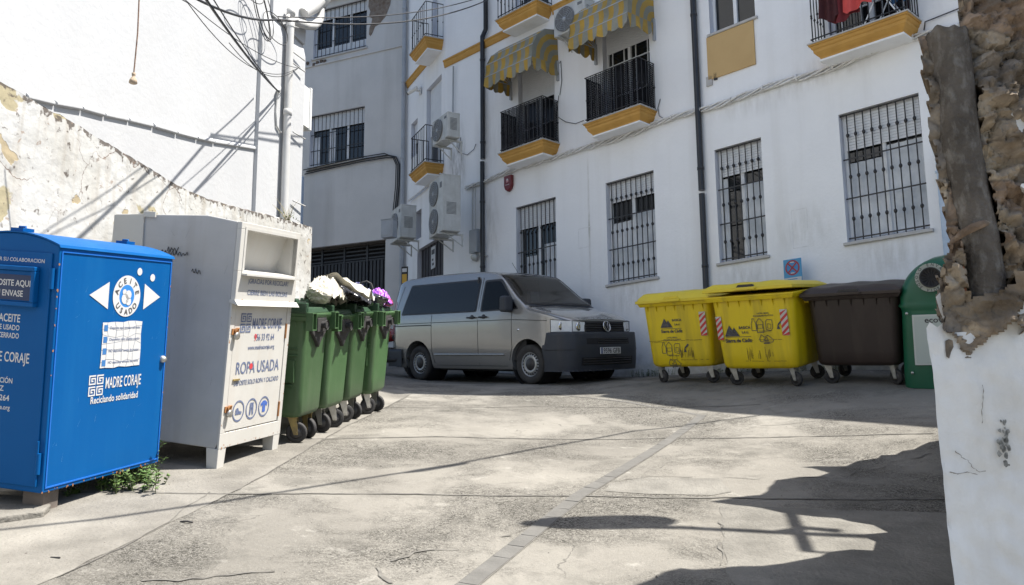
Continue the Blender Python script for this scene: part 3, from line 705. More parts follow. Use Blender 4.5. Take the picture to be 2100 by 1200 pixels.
TO = GO - nL*.55
tb = thing('tall_building', 'tall sunlit white gable wall with pillar rising behind the crumbling garden wall', 'building', fm((TO.x, TO.y, 1.2), uL, -nL))
ti = tb.matrix_world.inverted()
def tL(px, py, off=0.0): return ti @ plane_pt(TO + nL*off, nL, px, py)
uR = tL(617, 200).x; uP = tL(533, 200, .06).x
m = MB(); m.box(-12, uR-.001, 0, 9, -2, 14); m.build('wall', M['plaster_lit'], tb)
m = MB(); zp = tL(534, 22, .06).z; m.box(uP, uR, -.06, -.002, -2, zp-.1); m.frustum((uP, uR, -.06, -.002), zp-.1, (uP+.1, uR, -.012, -.002), zp+.12); m.box(uP+.3, uR, -.05, -.002, zp+.13, 14); m.build('pillar', M['plaster_lit'], tb)
m = MB()
La = [tL(*q) for q in ((52,196),(110,210),(165,220),(212,233),(262,244),(312,256),(360,270),(402,281),(437,289),(486,297),(527,304))]
for i in range(len(La)-1):
    a, b = La[i], La[i+1]; d = (b-a).normalized(); j = random.uniform(-.007,.007)
    up = Vector((-d.z, 0, d.x)) * -1 if d.x < 0 else Vector((-d.z, 0, d.x))
    q = [a+d*.010, b-d*.010]; h = .04
    vs_ = []
    for pnt in q:
        for (yy, zz) in ((-.002,-h),(-.034-j,-h+.015),(-.034-j,0),(-.002,.035)): vs_.append(Vector((pnt.x, yy, pnt.z)) + up*zz)
    m.add(vs_, [(0,1,2,3),(7,6,5,4),(0,4,5,1),(1,5,6,2),(2,6,7,3),(3,7,4,0)])
m.build('tile_ledge', M['plaster_lit'], tb, bevel=.006)
# downpipe on the pillar
def Lw(px, py, off): return plane_pt(TO + nL*off, nL, px, py)
pt = Lw(596, 50, .15); pb = Vector((pt.x, pt.y, 2.0))
m = MB(); m.tube([pt, pb], .058, 16)
for z in (2.9, 4.6, 6.45, 8.1): m.lathe([(.058,-.05),(.068,-.045),(.068,.045),(.058,.05)], (pt.x, pt.y, z), (0,0,1), 16)
e = pt + Vector((0,0,0)); r1 = uL
dp = m.build('downpipe', M['pipe_w'])
tag(dp, 'thick white downpipe with elbows on the sunlit pillar', 'drainpipe')
m = MB(); pth = [pt + Vector((0,0,-.05)), pt + Vector((0,0,.06)), Lw(601,42,.15), Lw(612,47,.15), Lw(630,53,.15), Lw(643,53,.15), Lw(652,46,.15), Lw(657,36,.15), Lw(658,12,.15)]
m.tube(pth, [.066,.068,.068,.066,.07,.072,.072,.068,.066], 14); c = m.build('elbow', M['pipe_w'], dp)
q = Lw(658,16,.15); m = MB(); m.lathe([(.08,0),(.10,.05),(.20,.22),(.21,.30),(.19,.30),(.09,.06)], q, (0,0,1), 12)
m.tube([Lw(622,28,.1), Lw(640,12,.12), Lw(662,-6,.15)], [.09,.14,.12], 10); m.build('gutter_hopper', M['pipe_w'], dp)
m = MB()
for py in (100, 112, 415, 490, 275): 
    q = Lw(607, py if py != 100 else 135, .1); m.tube([q - uL*.1, q + uL*.25 + nL*.03], .012, 6)
m.build('pipe_bracket', M['pipe_w'], dp)
# boxed trunking around the corner
q = plane_pt(TO, nL, 617, 215); m = MB()
mt = fm((q.x, q.y, 0), uL, -nL); zt_, zb_ = plane_pt(TO, nL, 622, 172).z, plane_pt(TO, nL, 622, 256).z
m.box(.03, .30, .0, .2, zb_, zt_, mt); m.box(.30, .36, -.02, .22, zb_-.02, zt_+.03, mt); m.box(.0,.03,.02,.18,zb_,zt_,mt)
tag(m.build('shutter_box', M['white'], bevel=.006), 'white projecting box fixed round the corner of the sunlit building', 'box')
# cables
def sag(a, b, k, n=24): 
    return [Vector(a).lerp(Vector(b), i/n) - Vector((0,0,k*4*(i/n)*(1-i/n))) for i in range(n+1)]
kn = Lw(571, 188, .12)
far = [P(300,-190,5.5), P(318,-180,5.4), P(330,-190,5.3), P(310,-160,5.2)]
for i, (r, k, dst, lb) in enumerate(((.013,.10,far[0],'thick black overhead cable anchored at the sunlit corner pillar'),)):
    dst = Vector(dst); back = dst + (dst-kn)*.9 + Vector((0,0,.5)); m = MB(); m.tube([back]+sag(dst, kn, k), r, 6); m.tube([back]+sag(dst+Vector((.05,0,.05)), kn, k*.9), r*.5, 5); tag(m.build('overhead_cable', M['cable_b']), lb, 'cable')
m = MB()
for (x0, y0, D0, x1, y1, kk) in ((380,0,8,613,140,.12),(385,6,8,613,138,.35),(470,88,9.5,610,141,.25)):
    a_, b_ = Vector(P(x0,y0,D0)), Lw(x1,y1,.2); m.tube(([a_+(a_-b_)*1.6] if y0 < 50 else [])+sag(a_, b_, kk), .005, 5)
tag(m.build('thin_wires', M['cable_b']), 'three thin drooping wires meeting at a hook on the pillar', 'cable')
# the pair that crosses to the apartment block
a1 = Vector(P(330,-45,6.8)); c0 = Vector(P(570,40,11.5)); e1 = Vector(FA.P(FA.uz(1015,2)[0],.15,FA.uz(1015,2)[1]))
m = MB(); m.tube([a1+(a1-c0)*1.0+Vector((0,0,.4))]+sag(a1, c0, .12), .014, 6); m.tube(sag(c0, e1, .28), .012, 6); m.tube(sag(c0+Vector((0,0,.04)), e1+Vector((0,0,.12)), .2), .009, 6)
m.tube(sag(c0+Vector((0,0,-.02)), Vector(P(612,41,12.6)), .02), .008, 5)
tag(m.build('overhead_cable', M['cable_b']), 'pair of black cables crossing from the sunlit building to the upper windows', 'cable')
# coiled spare cable
m = MB(); cc = Lw(535,22,.16)
for j, (rx, rz, ang, ox, oz) in enumerate(((.10,.42,-.45,0,0),(.12,.38,-.38,.03,.02),(.09,.45,-.5,-.02,0),(.17,.2,.0,.17,-.12),(.14,.16,.3,-.18,.1))):
    pts = []
    for i in range(33):
        t = 2*math.pi*i/32; x = rx*math.sin(t); z = rz*math.cos(t); pts.append(cc + uL*(x*2.2*math.cos(ang)+z*math.sin(ang)+ox*2) + nL*.02*j + Vector((0,0,x*.3*math.sin(ang)+z*math.cos(ang)+oz)))
    m.tube(pts, .0065, 5, caps=False)
tag(m.build('cable_coil', M['cable_b']), 'untidy coil of spare black cable hung on the overhead wires', 'cable coil')
# white conduit from the knob down the pillar
m = MB(); m.tube([kn, Lw(567,205,.08), Lw(566,230,.08), Lw(567,258,.08), Lw(573,268,.08), Lw(576,272,.09)], .016, 6)
m.tube([kn+Vector((0,0,.0)), Lw(573,180,.05)], .03, 6)
tag(m.build('conduit', M['pipe_w']), 'white painted cable conduit bending down beside the thick white downpipe', 'conduit')
# hanging rope with knot in front of the sunlit wall
a = Vector(P(286,-20,7.5)); b = Vector(P(274,155,7.5))
rp = thing('hanging_rope', 'thin tan rope with a knotted end dangling before the sunlit wall', 'rope', Matrix.Translation(b))
m = MB(); m.tube([Vector((0,0,0)), (b-b)+(a-b)*.5+Vector((.01,0,0)), a-b, (a-b)*1.6], .007, 6); m.build('cord', mat('rope', (.22,.13,.10), .9, (.4,.3,.22), 60, .7, .3, 90), rp)
m = MB(); m.lathe([(.006,.03),(.018,.02),(.016,0),(.010,-.01),(.02,-.02),(.034,-.05),(.036,-.07),(.02,-.078),(.0,-.075)], (0,0,0), (0,0,1), 10); m.build('knot', mat('rope_knot', (.42,.34,.25), .9, (.25,.18,.13), 60, .6, .3, 80), rp)

# ------------------------------------------------------------------ pipes on the shaded buildings
def facpipe(Fc, pts, r, out, name, label, mt, rect_=False, brackets=(), collars=(), cat='drainpipe'):
    q = []
    for p in pts:
        u, z = Fc.uz(p[0], p[1], out); q.append(Vector((u, -out, z)))
    org = q[-1].copy(); org.y = 0
    m = MB(); m.tube([p-org for p in q], r, 12 if not rect_ else 4, smooth=not rect_)
    o = m.build(name, mt); o.matrix_world = Fc.M @ Matrix.Translation(org)
    tag(o, label, cat)
    if collars:
        m = MB()
        for py in collars:
            # find point along
            for a, b in zip(pts[:-1], pts[1:]):
                if min(a[1],b[1]) <= py <= max(a[1],b[1]):
                    f = (py-a[1])/(b[1]-a[1]); u, z = Fc.uz(a[0]+(b[0]-a[0])*f, py, out); pp = Vector((u,-out,z))-org
                    m.lathe([(r,-.04),(r*1.18,-.035),(r*1.18,.035),(r,.04)], pp, (0,0,1), 12); m.box(pp.x-.012, pp.x+.012, pp.y, out+pp.y, pp.z-.01, pp.z+.01)
        m.build('pipe_clip', mt, o)
    return o
def vpipe(Fc, px, py, py2, r, out, *a, **k):
    u, z = Fc.uz(px, py, out); u2, z2 = Fc.uz(px, py2, out)
    org = Vector((u, 0, z2)); m = MB(); m.tube([Vector((u,-out,z))-org, Vector((u,-out,z2))-org], r, 14)
    o = m.build(a[0], a[2]); o.matrix_world = Fc.M @ Matrix.Translation(org); tag(o, a[1], 'drainpipe')
    m = MB(); zz = z2+.5
    while zz < z: m.lathe([(r,-.03),(r*1.15,-.025),(r*1.15,.025),(r,.03)], (0,-out,zz-z2), (0,0,1), 14); m.box(-.01,.01,-out,0,zz-z2-.01,zz-z2+.01); zz += k.get('step', 1.9)
    m.build('pipe_clip', a[2], o); return o
vpipe(FA, 1432, 235, -180, .058, .075, 'downpipe', 'long black downpipe on the shaded facade above the yellow bins', M['blackmetal']) if False else None
u_, zt_ = FA.uz(1421, -150, .075); _, zj = FA.uz(1439, 394, .075); _, zb_ = FA.uz(1446, 640, .075)
def apipe(Fc, u, z0, z1, r, out, label, mt, step=1.9, name='downpipe'):
    m = MB(); m.tube([(0,-out,0),(0,-out,z1-z0)], r, 14); o = m.build(name, mt); o.matrix_world = Fc.M @ Matrix.Translation((u,0,z0)); tag(o, label, 'drainpipe')
    m = MB(); zz = .4
    while zz < z1-z0: m.lathe([(r,-.03),(r*1.15,-.025),(r*1.15,.025),(r,.03)], (0,-out,zz), (0,0,1), 14); m.box(-.01,.01,-out,0,zz-.01,zz+.01); zz += step
    m.build('pipe_clip', mt, o); return o
ua = FA.uz(1432, 240, .075)[0]
apipe(FA, ua, zj+.03, zTall-.1, .055, .075, 'long upper black downpipe between the wider awning and the ochre panel', M['blackmetal'], 2.9)
apipe(FA, ua, zb_-.9, zj-.03, .052, .075, 'lower black downpipe between the two tall windows above the yellow bins', M['blackmetal'], 1.3)
uc = FA.uz(990, 300, .075)[0]; zc = FA.uz(987, 330, .075)[1]
o = apipe(FA, uc, zc+.03, FA.uz(991, 75, .075)[1], .055, .075, 'black kinked downpipe between the corner and the smaller striped awning', M['blackmetal'], 2.0)
m = MB(); zk = FA.uz(991,75,.075)[1]-(zc+.03); m.tube([(0,-.075,zk-.02),(0,-.075,zk),(.13,-.085,zk+.14),(.13,-.085,zk+6)], .055, 14); m.build('pipe_offset', M['blackmetal'], o)
apipe(FA, uc-.02, -.4, zc-.03, .052, .075, 'black downpipe behind the van roof beside the grey meter box', M['blackmetal'], 1.5)
ug = FC.uz(829, 300, .06)[0]
apipe(FC, LC-.09, -.6, 13, .055, .08, 'grey metal downpipe in the inner corner of the shaded buildings', M['pipe_g'], 2.2)
u0 = FC.uz(616, 400, .5)[0]; 
zt_ = FC.uz(616, 352, .9)[1]; m = MB(); m.box(-.09,.02,-.12,0,-1,zt_-0); m.box(.03,.13,-.10,0,-1,zt_-.02); 
o = m.build('downpipe', M['pipe_b'], bevel=.02, segs=3); o.matrix_world = FC.M @ Matrix.Translation((FC.uz(616,400,.5)[0], -.5, 0)); tag(o, 'pale blue twin downpipe at the edge of the garage opening', 'drainpipe')
m = MB(); u0, zt_ = FA.uz(1927, 305, .1); m.box(-.07,.07,-.12,0,-3,zt_); m.box(-.085,.085,-.13,-.001,zt_-.35,zt_-.31)
o = m.build('downpipe', M['pipe_b'], bevel=.012); o.matrix_world = FA.M @ Matrix.Translation((u0,0,0)); tag(o, 'pale blue square downpipe beside the broken masonry column', 'drainpipe')

# twisted cable bundle along the main facade
bp = [(1059,348),(1125,325),(1201,305),(1294,273),(1360,250),(1422,229),(1480,211),(1543,192),(1613,167),(1737,127),(1833,92),(1920,62),(1990,48)]
bu_ = [FA.uz(x, y, .04) for x, y in bp]; bu_ = [FA.uz(955,386,.04), FA.uz(985,374,.04), FA.uz(1020,360,.04)] + bu_
def interp(tab, u):
    for a, b in zip(tab[:-1], tab[1:]):
        if a[0] <= u <= b[0]: return a[1]+(b[1]-a[1])*(u-a[0])/(b[0]-a[0])
    return tab[-1][1]
m = MB()
for j in range(5):
    pts = []; u = bu_[0][0]
    while u < bu_[-1][0]:
        z = interp(bu_, u) + .02*math.sin(u*3.1); ph = u*5.5 + j*2*math.pi/5
        pts.append((u, -.045-.028*math.cos(ph), z + .040*math.sin(ph) + .02*noise.noise(Vector((u*2, j*3, 0))))); u += .06
    m.tube(pts, (.020,.017,.012,.018,.008)[j], 6)
for i in range(26):
    u = bu_[0][0] + .3 + i*.62
    if u > bu_[-1][0]: break
    z = interp(bu_, u) + .02*math.sin(u*3.1); m.lathe([(.062,-.012),(.062,.012)], (u,-.045,z), (1,0,0), 8)
o = m.build('cable_bundle', M['cable_w']); o.matrix_world = FA.M; tag(o, 'white painted bundle of twisted cables sagging across the shaded facade', 'cable')
# its continuation past the corner under the small balcony
m = MB(); ts = [FB.uz(838,412,.06), FB.uz(858,396,.06), FB.uz(880,378,.06), FB.uz(905,357,.06)]
for j in range(3): m.tube([(u, -.05-.015*j, z+.02*math.sin(j*2+k)) for k, (u, z) in enumerate(ts)], .018, 6)
o = m.build('cable_bundle', M['cable_w']); o.matrix_world = FB.M; tag(o, 'dirty cable bundle under the lower corner balcony', 'cable')
# black cables under the far window
m = MB()
for j, (dz, r) in enumerate(((0,.022),(-.07,.018),(.06,.015))):
    q = [FC.uz(628,352,.05), FC.uz(680,340,.05), FC.uz(745,326,.05), FC.uz(795,318,.05), FC.uz(812,322,.05), FC.uz(819,338,.05), FC.uz(818,380,.05), FC.uz(815,412,.05), FC.uz(812,440,.05)]
    m.tube([(u-.05*j, -.04-.01*j, z+dz*(1 if k < 4 else .2)) for k, (u, z) in enumerate(q)], r, 6)
o = m.build('cable_bundle', M['cable_b']); o.matrix_world = FC.M; tag(o, 'black cables running under the lower barred window of the rear building', 'cable')
# loose wires on the facade
m = MB()
for pl in ([(1354,203),(1349,222),(1352,238),(1366,246)], [(945,282),(940,312),(958,318),(972,306),(976,295)], [(1144,240),(1160,250),(1180,254),(1197,247)], [(1146,196),(1141,240)], [(1147,130),(1150,125),(1152,165),(1148,195)]):
    m.tube([(FA.uz(x,y,.02)[0], -.02, FA.uz(x,y,.02)[1]) for x, y in pl], .007, 5)
o = m.build('loose_wires', M['cable_b']); o.matrix_world = FA.M; tag(o, 'short loose wires straggling from the shaded facade', 'cable')
m = MB(); q = [(1905,60),(1935,50),(1960,38),(1985,25)]
q0 = [(1895,62),(1897,45),(1915,38),(1960,20),(1990,8)]; m.tube([(FA.uz(x,y,.03)[0], -.03, FA.uz(x,y,.03)[1]) for x, y in q0], .01, 6)
o = m.build('loose_wires', M['cable_b']); o.matrix_world = FA.M; tag(o, 'black wire leaving the balcony with the laundry', 'cable')

# ------------------------------------------------------------------ air conditioners
def ac(M_, w, h, d, fans, label, lowpan=True, logo=False, grille_full=False, arms=True):
    """local: X width, -Y front, Z up, origin at bottom centre of back"""
    root = thing('air_conditioner', label, 'air conditioner', M_, 'air conditioning units')
    m = MB(); m.box(-w/2, w/2, -d, 0, 0, h); m.box(-w/2-.006,w/2+.006,-d-.004,.004,h-.035,h+.006); m.build('casing', M['ac'], root, bevel=.018, segs=3)
    for i in range(fans):
        r = min(w*.33, h/fans*.44); cz = h*(i+.5)/fans; cx = -w/2 + r + .05
        m = MB(); m.lathe([(0,-.001),(r,-.001),(r,-.018),(r*.96,-.022),(0.0,-.012)], (cx, -d, cz), (0,1,0), 28, smooth=False)
        k = m.build('fan_grille', M['acgrille'], root)
        m = MB()
        for rr in (.25,.4,.55,.7,.85,1.0):
            m.tube([(cx+r*rr*math.cos(a_), -d-.026, cz+r*rr*math.sin(a_)) for a_ in [2*math.pi*q/24 for q in range(25)]], .0035, 4, caps=False)
        for q in range(10): a_ = math.pi*2*q/10; m.tube([(cx+r*.15*math.cos(a_), -d-.026, cz+r*.15*math.sin(a_)), (cx+r*math.cos(a_+.35), -d-.026, cz+r*math.sin(a_+.35))], .003, 4)
        m.lathe([(0,-.03),(r*.17,-.03),(r*.17,-.02)], (cx,-d,cz), (0,1,0), 12)
        m.build('guard', M['pipe_g'], k)
    m = MB()
    for i in range(10): m.box(w/2+.0005, w/2+.004, -d*.8, -d*.25, h*.3+i*.028, h*.3+i*.028+.012)
    m.box(w*.28, w*.42, -d-.004, -d-.0005, h*.78, h*.88); m.build('vent', M['acgrille'], root)
    if arms:
        m = MB()
        for sx in (-.32, .32):
            m.box(sx*w-.02, sx*w+.02, -d-.05, .12, -.05, -.01); m.box(sx*w-.018, sx*w+.018, .09, .12, -.3, -.05); m.tube([(sx*w, -d*.6, -.05), (sx*w, .10, -.28)], .015, 6)
        m.build('bracket', M['ac'], root, bevel=.003)
    return root
def ACM(px, py, D, uvec):   # bottom-front-left corner? -> frame whose origin is bottom centre back
    return Vector(P(px, py, D)), Vector(uvec).normalized()
def face_frame(pt, u):  return fm(pt, u, Vector((0,0,1)).cross(Vector(u).normalized()))
uX = Vector((math.sin(R_(30)), -math.cos(R_(30)), 0))
yX = Vector((0,0,1)).cross(uX)
def place_ac(px, py, D, w, h, d, u, *a, **k):    # px,py = bottom near-front corner (front face right edge)
    p = Vector(P(px, py, D)); u = Vector(u).normalized(); y = Vector((0,0,1)).cross(u)
    return ac(fm(p - u*w/2 + y*d, u, y), w, h, d, *a, **k)
place_ac(918, 279, 18.4, .80, .56, .30, uX, 1, 'single fan air conditioner beside the lower corner balcony')
place_ac(908, 472, 18.6, .92, 1.28, .42, uB, 2, 'tall twin fan air conditioner above the black door')
place_ac(822, 486, 20.0, .85, .80, .38, uB, 1, 'boxy air conditioner beside the black cables over the garage corner')
u_, z_ = FA.uz(1136, 78, .38)
ac(FA.M @ Matrix.Translation((u_+.43, -.06, z_)), .86, .60, .32, 1, 'clean air conditioner between the two striped awnings')
# small grey junction box left of the boxy unit
m = MB(); p = Vector(P(781, 488, 19.8)); mt = face_frame(p, uC); m.box(0,.32,0,.2,0,.42,mt); m.box(-.01,.33,-.01,.21,.42,.44,mt); m.box(.04,.28,-.008,.0,.05,.36,mt)
tag(m.build('junction_box', M['pipe_g'], bevel=.01), 'small grey box between the garage opening and the boxy air conditioner', 'junction box')
# vent pipe above the single fan unit
m = MB(); p1 = FA.uz(928, 222, .06); p2 = FA.uz(929, 140, .06); m.tube([(p1[0],-.05,p1[1]-.1),(p1[0],-.05,p1[1]),(p2[0],-.05,p2[1]),(p2[0]+.03,-.07,p2[1]+.04)], .02, 8)
o = m.build('conduit', M['pipe_g']); o.matrix_world = FA.M; tag(o, 'thin grey conduit rising above the single fan air conditioner', 'conduit')
# meter box + lamp
mb_ = thing('meter_box', 'grey utility box with conduit beside the black downpipe above the van', 'utility box', FA.M @ Matrix.Translation((FA.uz(962,520,.12)[0],0,FA.uz(962,520,.12)[1])))
hh_ = FA.uz(962,473,.12)[1]-FA.uz(962,520,.12)[1]
m = MB(); m.box(0,.26,-.12,-.001,0,hh_); m.box(.02,.24,-.128,-.12,.03,hh_-.03); m.build('cabinet', M['pipe_g'], mb_, bevel=.008)
m = MB(); m.tube([(.02,-.03,hh_),(.02,-.03,hh_+1.1)], .018, 8); m.tube([(.12,-.03,hh_),(.12,-.03,hh_+1.1)], .012, 8); m.build('conduit', M['pipe_w'], mb_)
u_, z_ = FA.uz(968, 527, .15)
lp = thing('wall_lamp', 'small round glass bulkhead lamp below the grey utility box', 'lamp', FA.M @ Matrix.Translation((u_,0,z_)))
m = MB(); m.lathe([(0,-.16),(.05,-.15),(.085,-.10),(.09,-.04),(.07,-.03)], (0,0,0), (0,1,0), 16); m.build('globe', mat('frosted_globe', (.55,.55,.52), .25, (.4,.4,.38), 9, .5), lp)
m = MB(); m.lathe([(.075,-.04),(.09,-.03),(.09,-.002)], (0,0,0), (0,1,0), 16); m.tube([(.08,-.02,.02),(.2,-.04,.03),(.4,-.04,-.02)], .02, 8); m.build('base', M['pipe_w'], lp)
# alarm box
u_, z_ = FA.uz(1041, 376, .08); al_ = thing('alarm_box', 'dark red shield shaped alarm box high on the shaded facade', 'alarm box', FA.M @ Matrix.Translation((u_,0,z_)))
sh = [(-.12,.18),(.12,.18),(.12,-.05),(.09,-.13),(.0,-.19),(-.09,-.13),(-.12,-.05)]
m = MB(); m.prism(sh, lambda a_,b_,d_: (a_,d_,b_), -.09, -.001); m.build('housing', mat('alarm_red', (.15,.015,.02), .4, (.11,.012,.015), 9, .4), al_, bevel=.02, segs=3)
m = MB(); m.prism([(-.03,.02),(.03,.02),(.03,.08),(.0,.11),(-.03,.08)], lambda a_,b_,d_: (a_,d_,b_), -.094, -.0905); m.box(-.015,.015,-.096,-.0945,.02,.06,mi=1); m.box(-.06,.06,-.094,-.0905,-.04,-.03); m.build('emblem', [M['txt_w'], M['txt_r']], al_)
# camera at the corner
u_, z_ = FB.uz(842, 180, .3); sc_ = thing('security_camera', 'small white security camera under the string course at the inner corner', 'security camera', FB.M @ Matrix.Translation((u_,-.02,z_)))
m = MB(); m.tube([(0,-.02,-.05),(0,-.18,-.05)], .03, 8); m.box(-.05,.05,-.03,.0,-.15,.06); m.build('mount', M['white'], sc_, bevel=.005)
m = MB(); m.tube([(.06,-.12,.0),(-.22,-.26,-.06)], .055, 14); m.build('body', M['white'], sc_)
m = MB(); m.tube([(-.222,-.262,-.06),(-.25,-.275,-.066)], .05, 14); m.build('lens_hood', M['black'], sc_)
# small meters left of ochre panel bottom
u_, z_ = FA.uz(1449, 178, .02); m = MB(); m.box(0,.12,-.03,-.001,0,.17); m.box(.16,.22,-.03,-.001,.07,.2, mi=1)
o = m.build('wall_fitting', [M['sill'], M['black']]); o.matrix_world = FA.M @ Matrix.Translation((u_,0,z_)); tag(o, 'little grey cover plate and black socket under the ochre panel', 'wall fitting')
# yellow notice by the door
u_, z_ = FC.uz(826, 570, .1); m = MB(); m.box(0,.16,-.02,0,0,.42); m.box(.02,.14,-.024,-.0205,.05,.25,mi=1); m.box(.02,.14,-.024,-.0205,.3,.38,mi=2)
o = m.build('notice', [M['black'], mat('notice_yellow', (.62,.36,.05), .6), M['txt_w']]); o.matrix_world = fm(P(824,586,19.0), uC, Vector((0,0,1)).cross(uC)); tag(o, 'small black and yellow notice beside the van roof', 'sign')

# ------------------------------------------------------------------ awnings
M['aw1'] = mat('awning_yellow', (.46,.29,.05), .85, (.24,.17,.05), 1.8, .6, .1, 60, lo=.38, hi=.62)
M['aw2'] = mat('awning_grey', (.27,.27,.23), .85, (.14,.145,.12), 1.8, .6, .1, 60, lo=.38, hi=.62)
def awning(u0, u1, z, Lr, label, tdeg=82, bdeg=-3):
    root = thing('awning', label, 'awning', FA.M @ Matrix.Translation(((u0+u1)/2, 0, z)), 'striped balcony awnings')
    w_ = u1-u0; nb = 5; m = MB(); hs = w_/2
    angs = [tdeg + (bdeg-tdeg)*i/(nb-1) for i in range(nb)]
    bows = [(-Lr*math.cos(R_(a)), Lr*math.sin(R_(a))) for a in angs]
    bows = [(y if i else -.03, zz) for i, (y, zz) in enumerate(bows)]
    ns = int(w_/.115)
    def loose(y, zz, k): return (y, zz)
    for i in range(nb-1):
        (ya, za), (yb, zb) = bows[i], bows[i+1]
        sub = 4
        for s_ in range(ns):
            x0, x1 = -hs + w_*s_/ns, -hs + w_*(s_+1)/ns
            for q in range(sub):
                def pp(x, f):
                    y = ya+(yb-ya)*f; zz = za+(zb-za)*f; k = 1 - .045*math.sin(f*math.pi)*(1+.4*noise.noise(Vector((x*3, i, 0)))); return (x, y*k, zz*k)
                m.add([pp(x0,q/sub),pp(x1,q/sub),pp(x1,(q+1)/sub),pp(x0,(q+1)/sub)], [(0,1,2,3)], mi=s_ % 2, smooth=True)
        for sx in (-1, 1):     # fan sides, concentric stripes
            nr = 7
            for r_ in range(nr):
                f0, f1 = r_/nr, (r_+1)/nr
                kx = .0 
                m.add([(sx*hs, ya*f0, za*f0), (sx*hs, ya*f1, za*f1), (sx*hs, yb*f1, zb*f1), (sx*hs, yb*f0, zb*f0)], [(0,1,2,3)], mi=(r_+1) % 2, smooth=False)
    m.build('canopy', [M['aw1'], M['aw2']], root, recalc=False)
    # scalloped valance
    m = MB(); yb, zb = bows[-1]; H = .27
    per = [(-hs, 0, 0), (-hs, yb, zb), (hs, yb, zb), (hs, 0, 0)]
    for k in range(3):
        a, b = Vector(per[k]), Vector(per[k+1]); l = (b-a).length; n = max(2, int(l/.115)); sub = 4
        for i in range(n):
            for q in range(sub):
                def vp(t, down):
                    p = a.lerp(b, t); sc = abs(math.sin(t*n*math.pi*.5)); h = H*(.72+.28*sc)+.05*noise.noise(Vector((t*9, k, 3)))
                    off = .035*math.sin(t*n*2.2+k)*down
                    nrm = Vector((0,-1,0)) if k == 1 else Vector(((-1 if k == 0 else 1),0,0))
                    return p + Vector((0,0,-h*down)) + nrm*off
                t0, t1 = (i+q/sub)/n, (i+(q+1)/sub)/n
                m.add([vp(t0,0),vp(t1,0),vp(t1,.5),vp(t0,.5)], [(0,1,2,3)], mi=i % 2, smooth=True); m.add([vp(t0,.5),vp(t1,.5),vp(t1,1),vp(t0,1)], [(0,1,2,3)], mi=i % 2, smooth=True)
    m.build('valance', [M['aw1'], M['aw2']], root, recalc=False)
    m = MB()
    for y, zz in bows: m.tube([(-hs+.01,-.02,0),(-hs+.01,y,zz),(hs-.01,y,zz),(hs-.01,-.02,0)], .011, 6)
    m.box(-hs-.02,-hs+.03,-.05,0,-.35,.08); m.box(hs-.03,hs+.02,-.05,0,-.35,.08); m.build('frame', M['pipe_g'], root)
    return root
p0 = FA.uz(1050, 176, .0); p1 = FA.uz(1144, 134, 0)
awning(p0[0]-.02, p1[0]+.02, (p0[1]+p1[1])/2, .80, 'smaller greyer striped awning beside the upper black downpipe')
p0 = FA.uz(1224, 101, .0); p1 = FA.uz(1341, 48, 0)
awning(p0[0]-.02, p1[0]+.02, (p0[1]+p1[1])/2, .82, 'wider drooping striped awning overlapping the clean air conditioner')

# laundry on the right balcony
L_ = thing('laundry', 'red and dark clothes hanging over a balcony rail beside the ochre panel', 'laundry', FA.M @ Matrix.Translation((b3[0], 0, z1_)))
def cloth(u0, u1, zt, zb, y, mt, name, seed, taper=0):
    m = MB(); m.grid(lambda a_, b_: (u0+(u1-u0)*a_ + taper*(b_)*(a_-.5), y - .03*math.sin(a_*17+seed) - .02*b_*math.sin(a_*9+seed*2), zt+(zb-zt)*b_ + .05*math.sin(a_*7+seed)*b_), 30, 12); return m.build(name, mt, L_)
wb = b3r[0]-b3[0]
cloth(.28, .55, 1.0, .28, -.53, mat('dark_cloth', (.05,.012,.015), .9, (.09,.02,.02), 12, .5), 'dark_garment', 1, .1)
cloth(.42, .78, 1.3, .22, -.50, mat('maroon_cloth', (.16,.02,.025), .9, (.10,.012,.02), 12, .5), 'maroon_garment', 2, .15)
cloth(.66, 1.02, 1.3, .30, -.55, mat('red_cloth', (.62,.09,.08), .85, (.5,.05,.05), 8, .4), 'red_garment', 3, .1)
cloth(wb-.25, wb-.05, 1.2, .25, -.40, mat('blue_cloth', (.02,.07,.16), .9), 'blue_garment', 4)
# folding clothes rack on that balcony
m = MB()
for s_ in (0, .35):
    m.tube([(wb*.58, -.1-s_, .05), (wb*.9, -.1-s_, .95)], .012, 6); m.tube([(wb*.9, -.1-s_, .05), (wb*.58, -.1-s_, .95)], .012, 6)
m.tube([(wb*.58,-.1,.95),(wb*.58,-.45,.95)], .012, 6); m.tube([(wb*.9,-.1,.95),(wb*.9,-.45,.95)], .012, 6); 
for i in range(5): y = -.12-i*.08; m.tube([(wb*.5,y,1.0),(wb*.98,y,1.0)], .005, 5)
o = m.build('drying_rack', M['alu']); o.matrix_world = L_.matrix_world; tag(o, 'folding white drying rack standing behind the red laundry', 'drying rack')

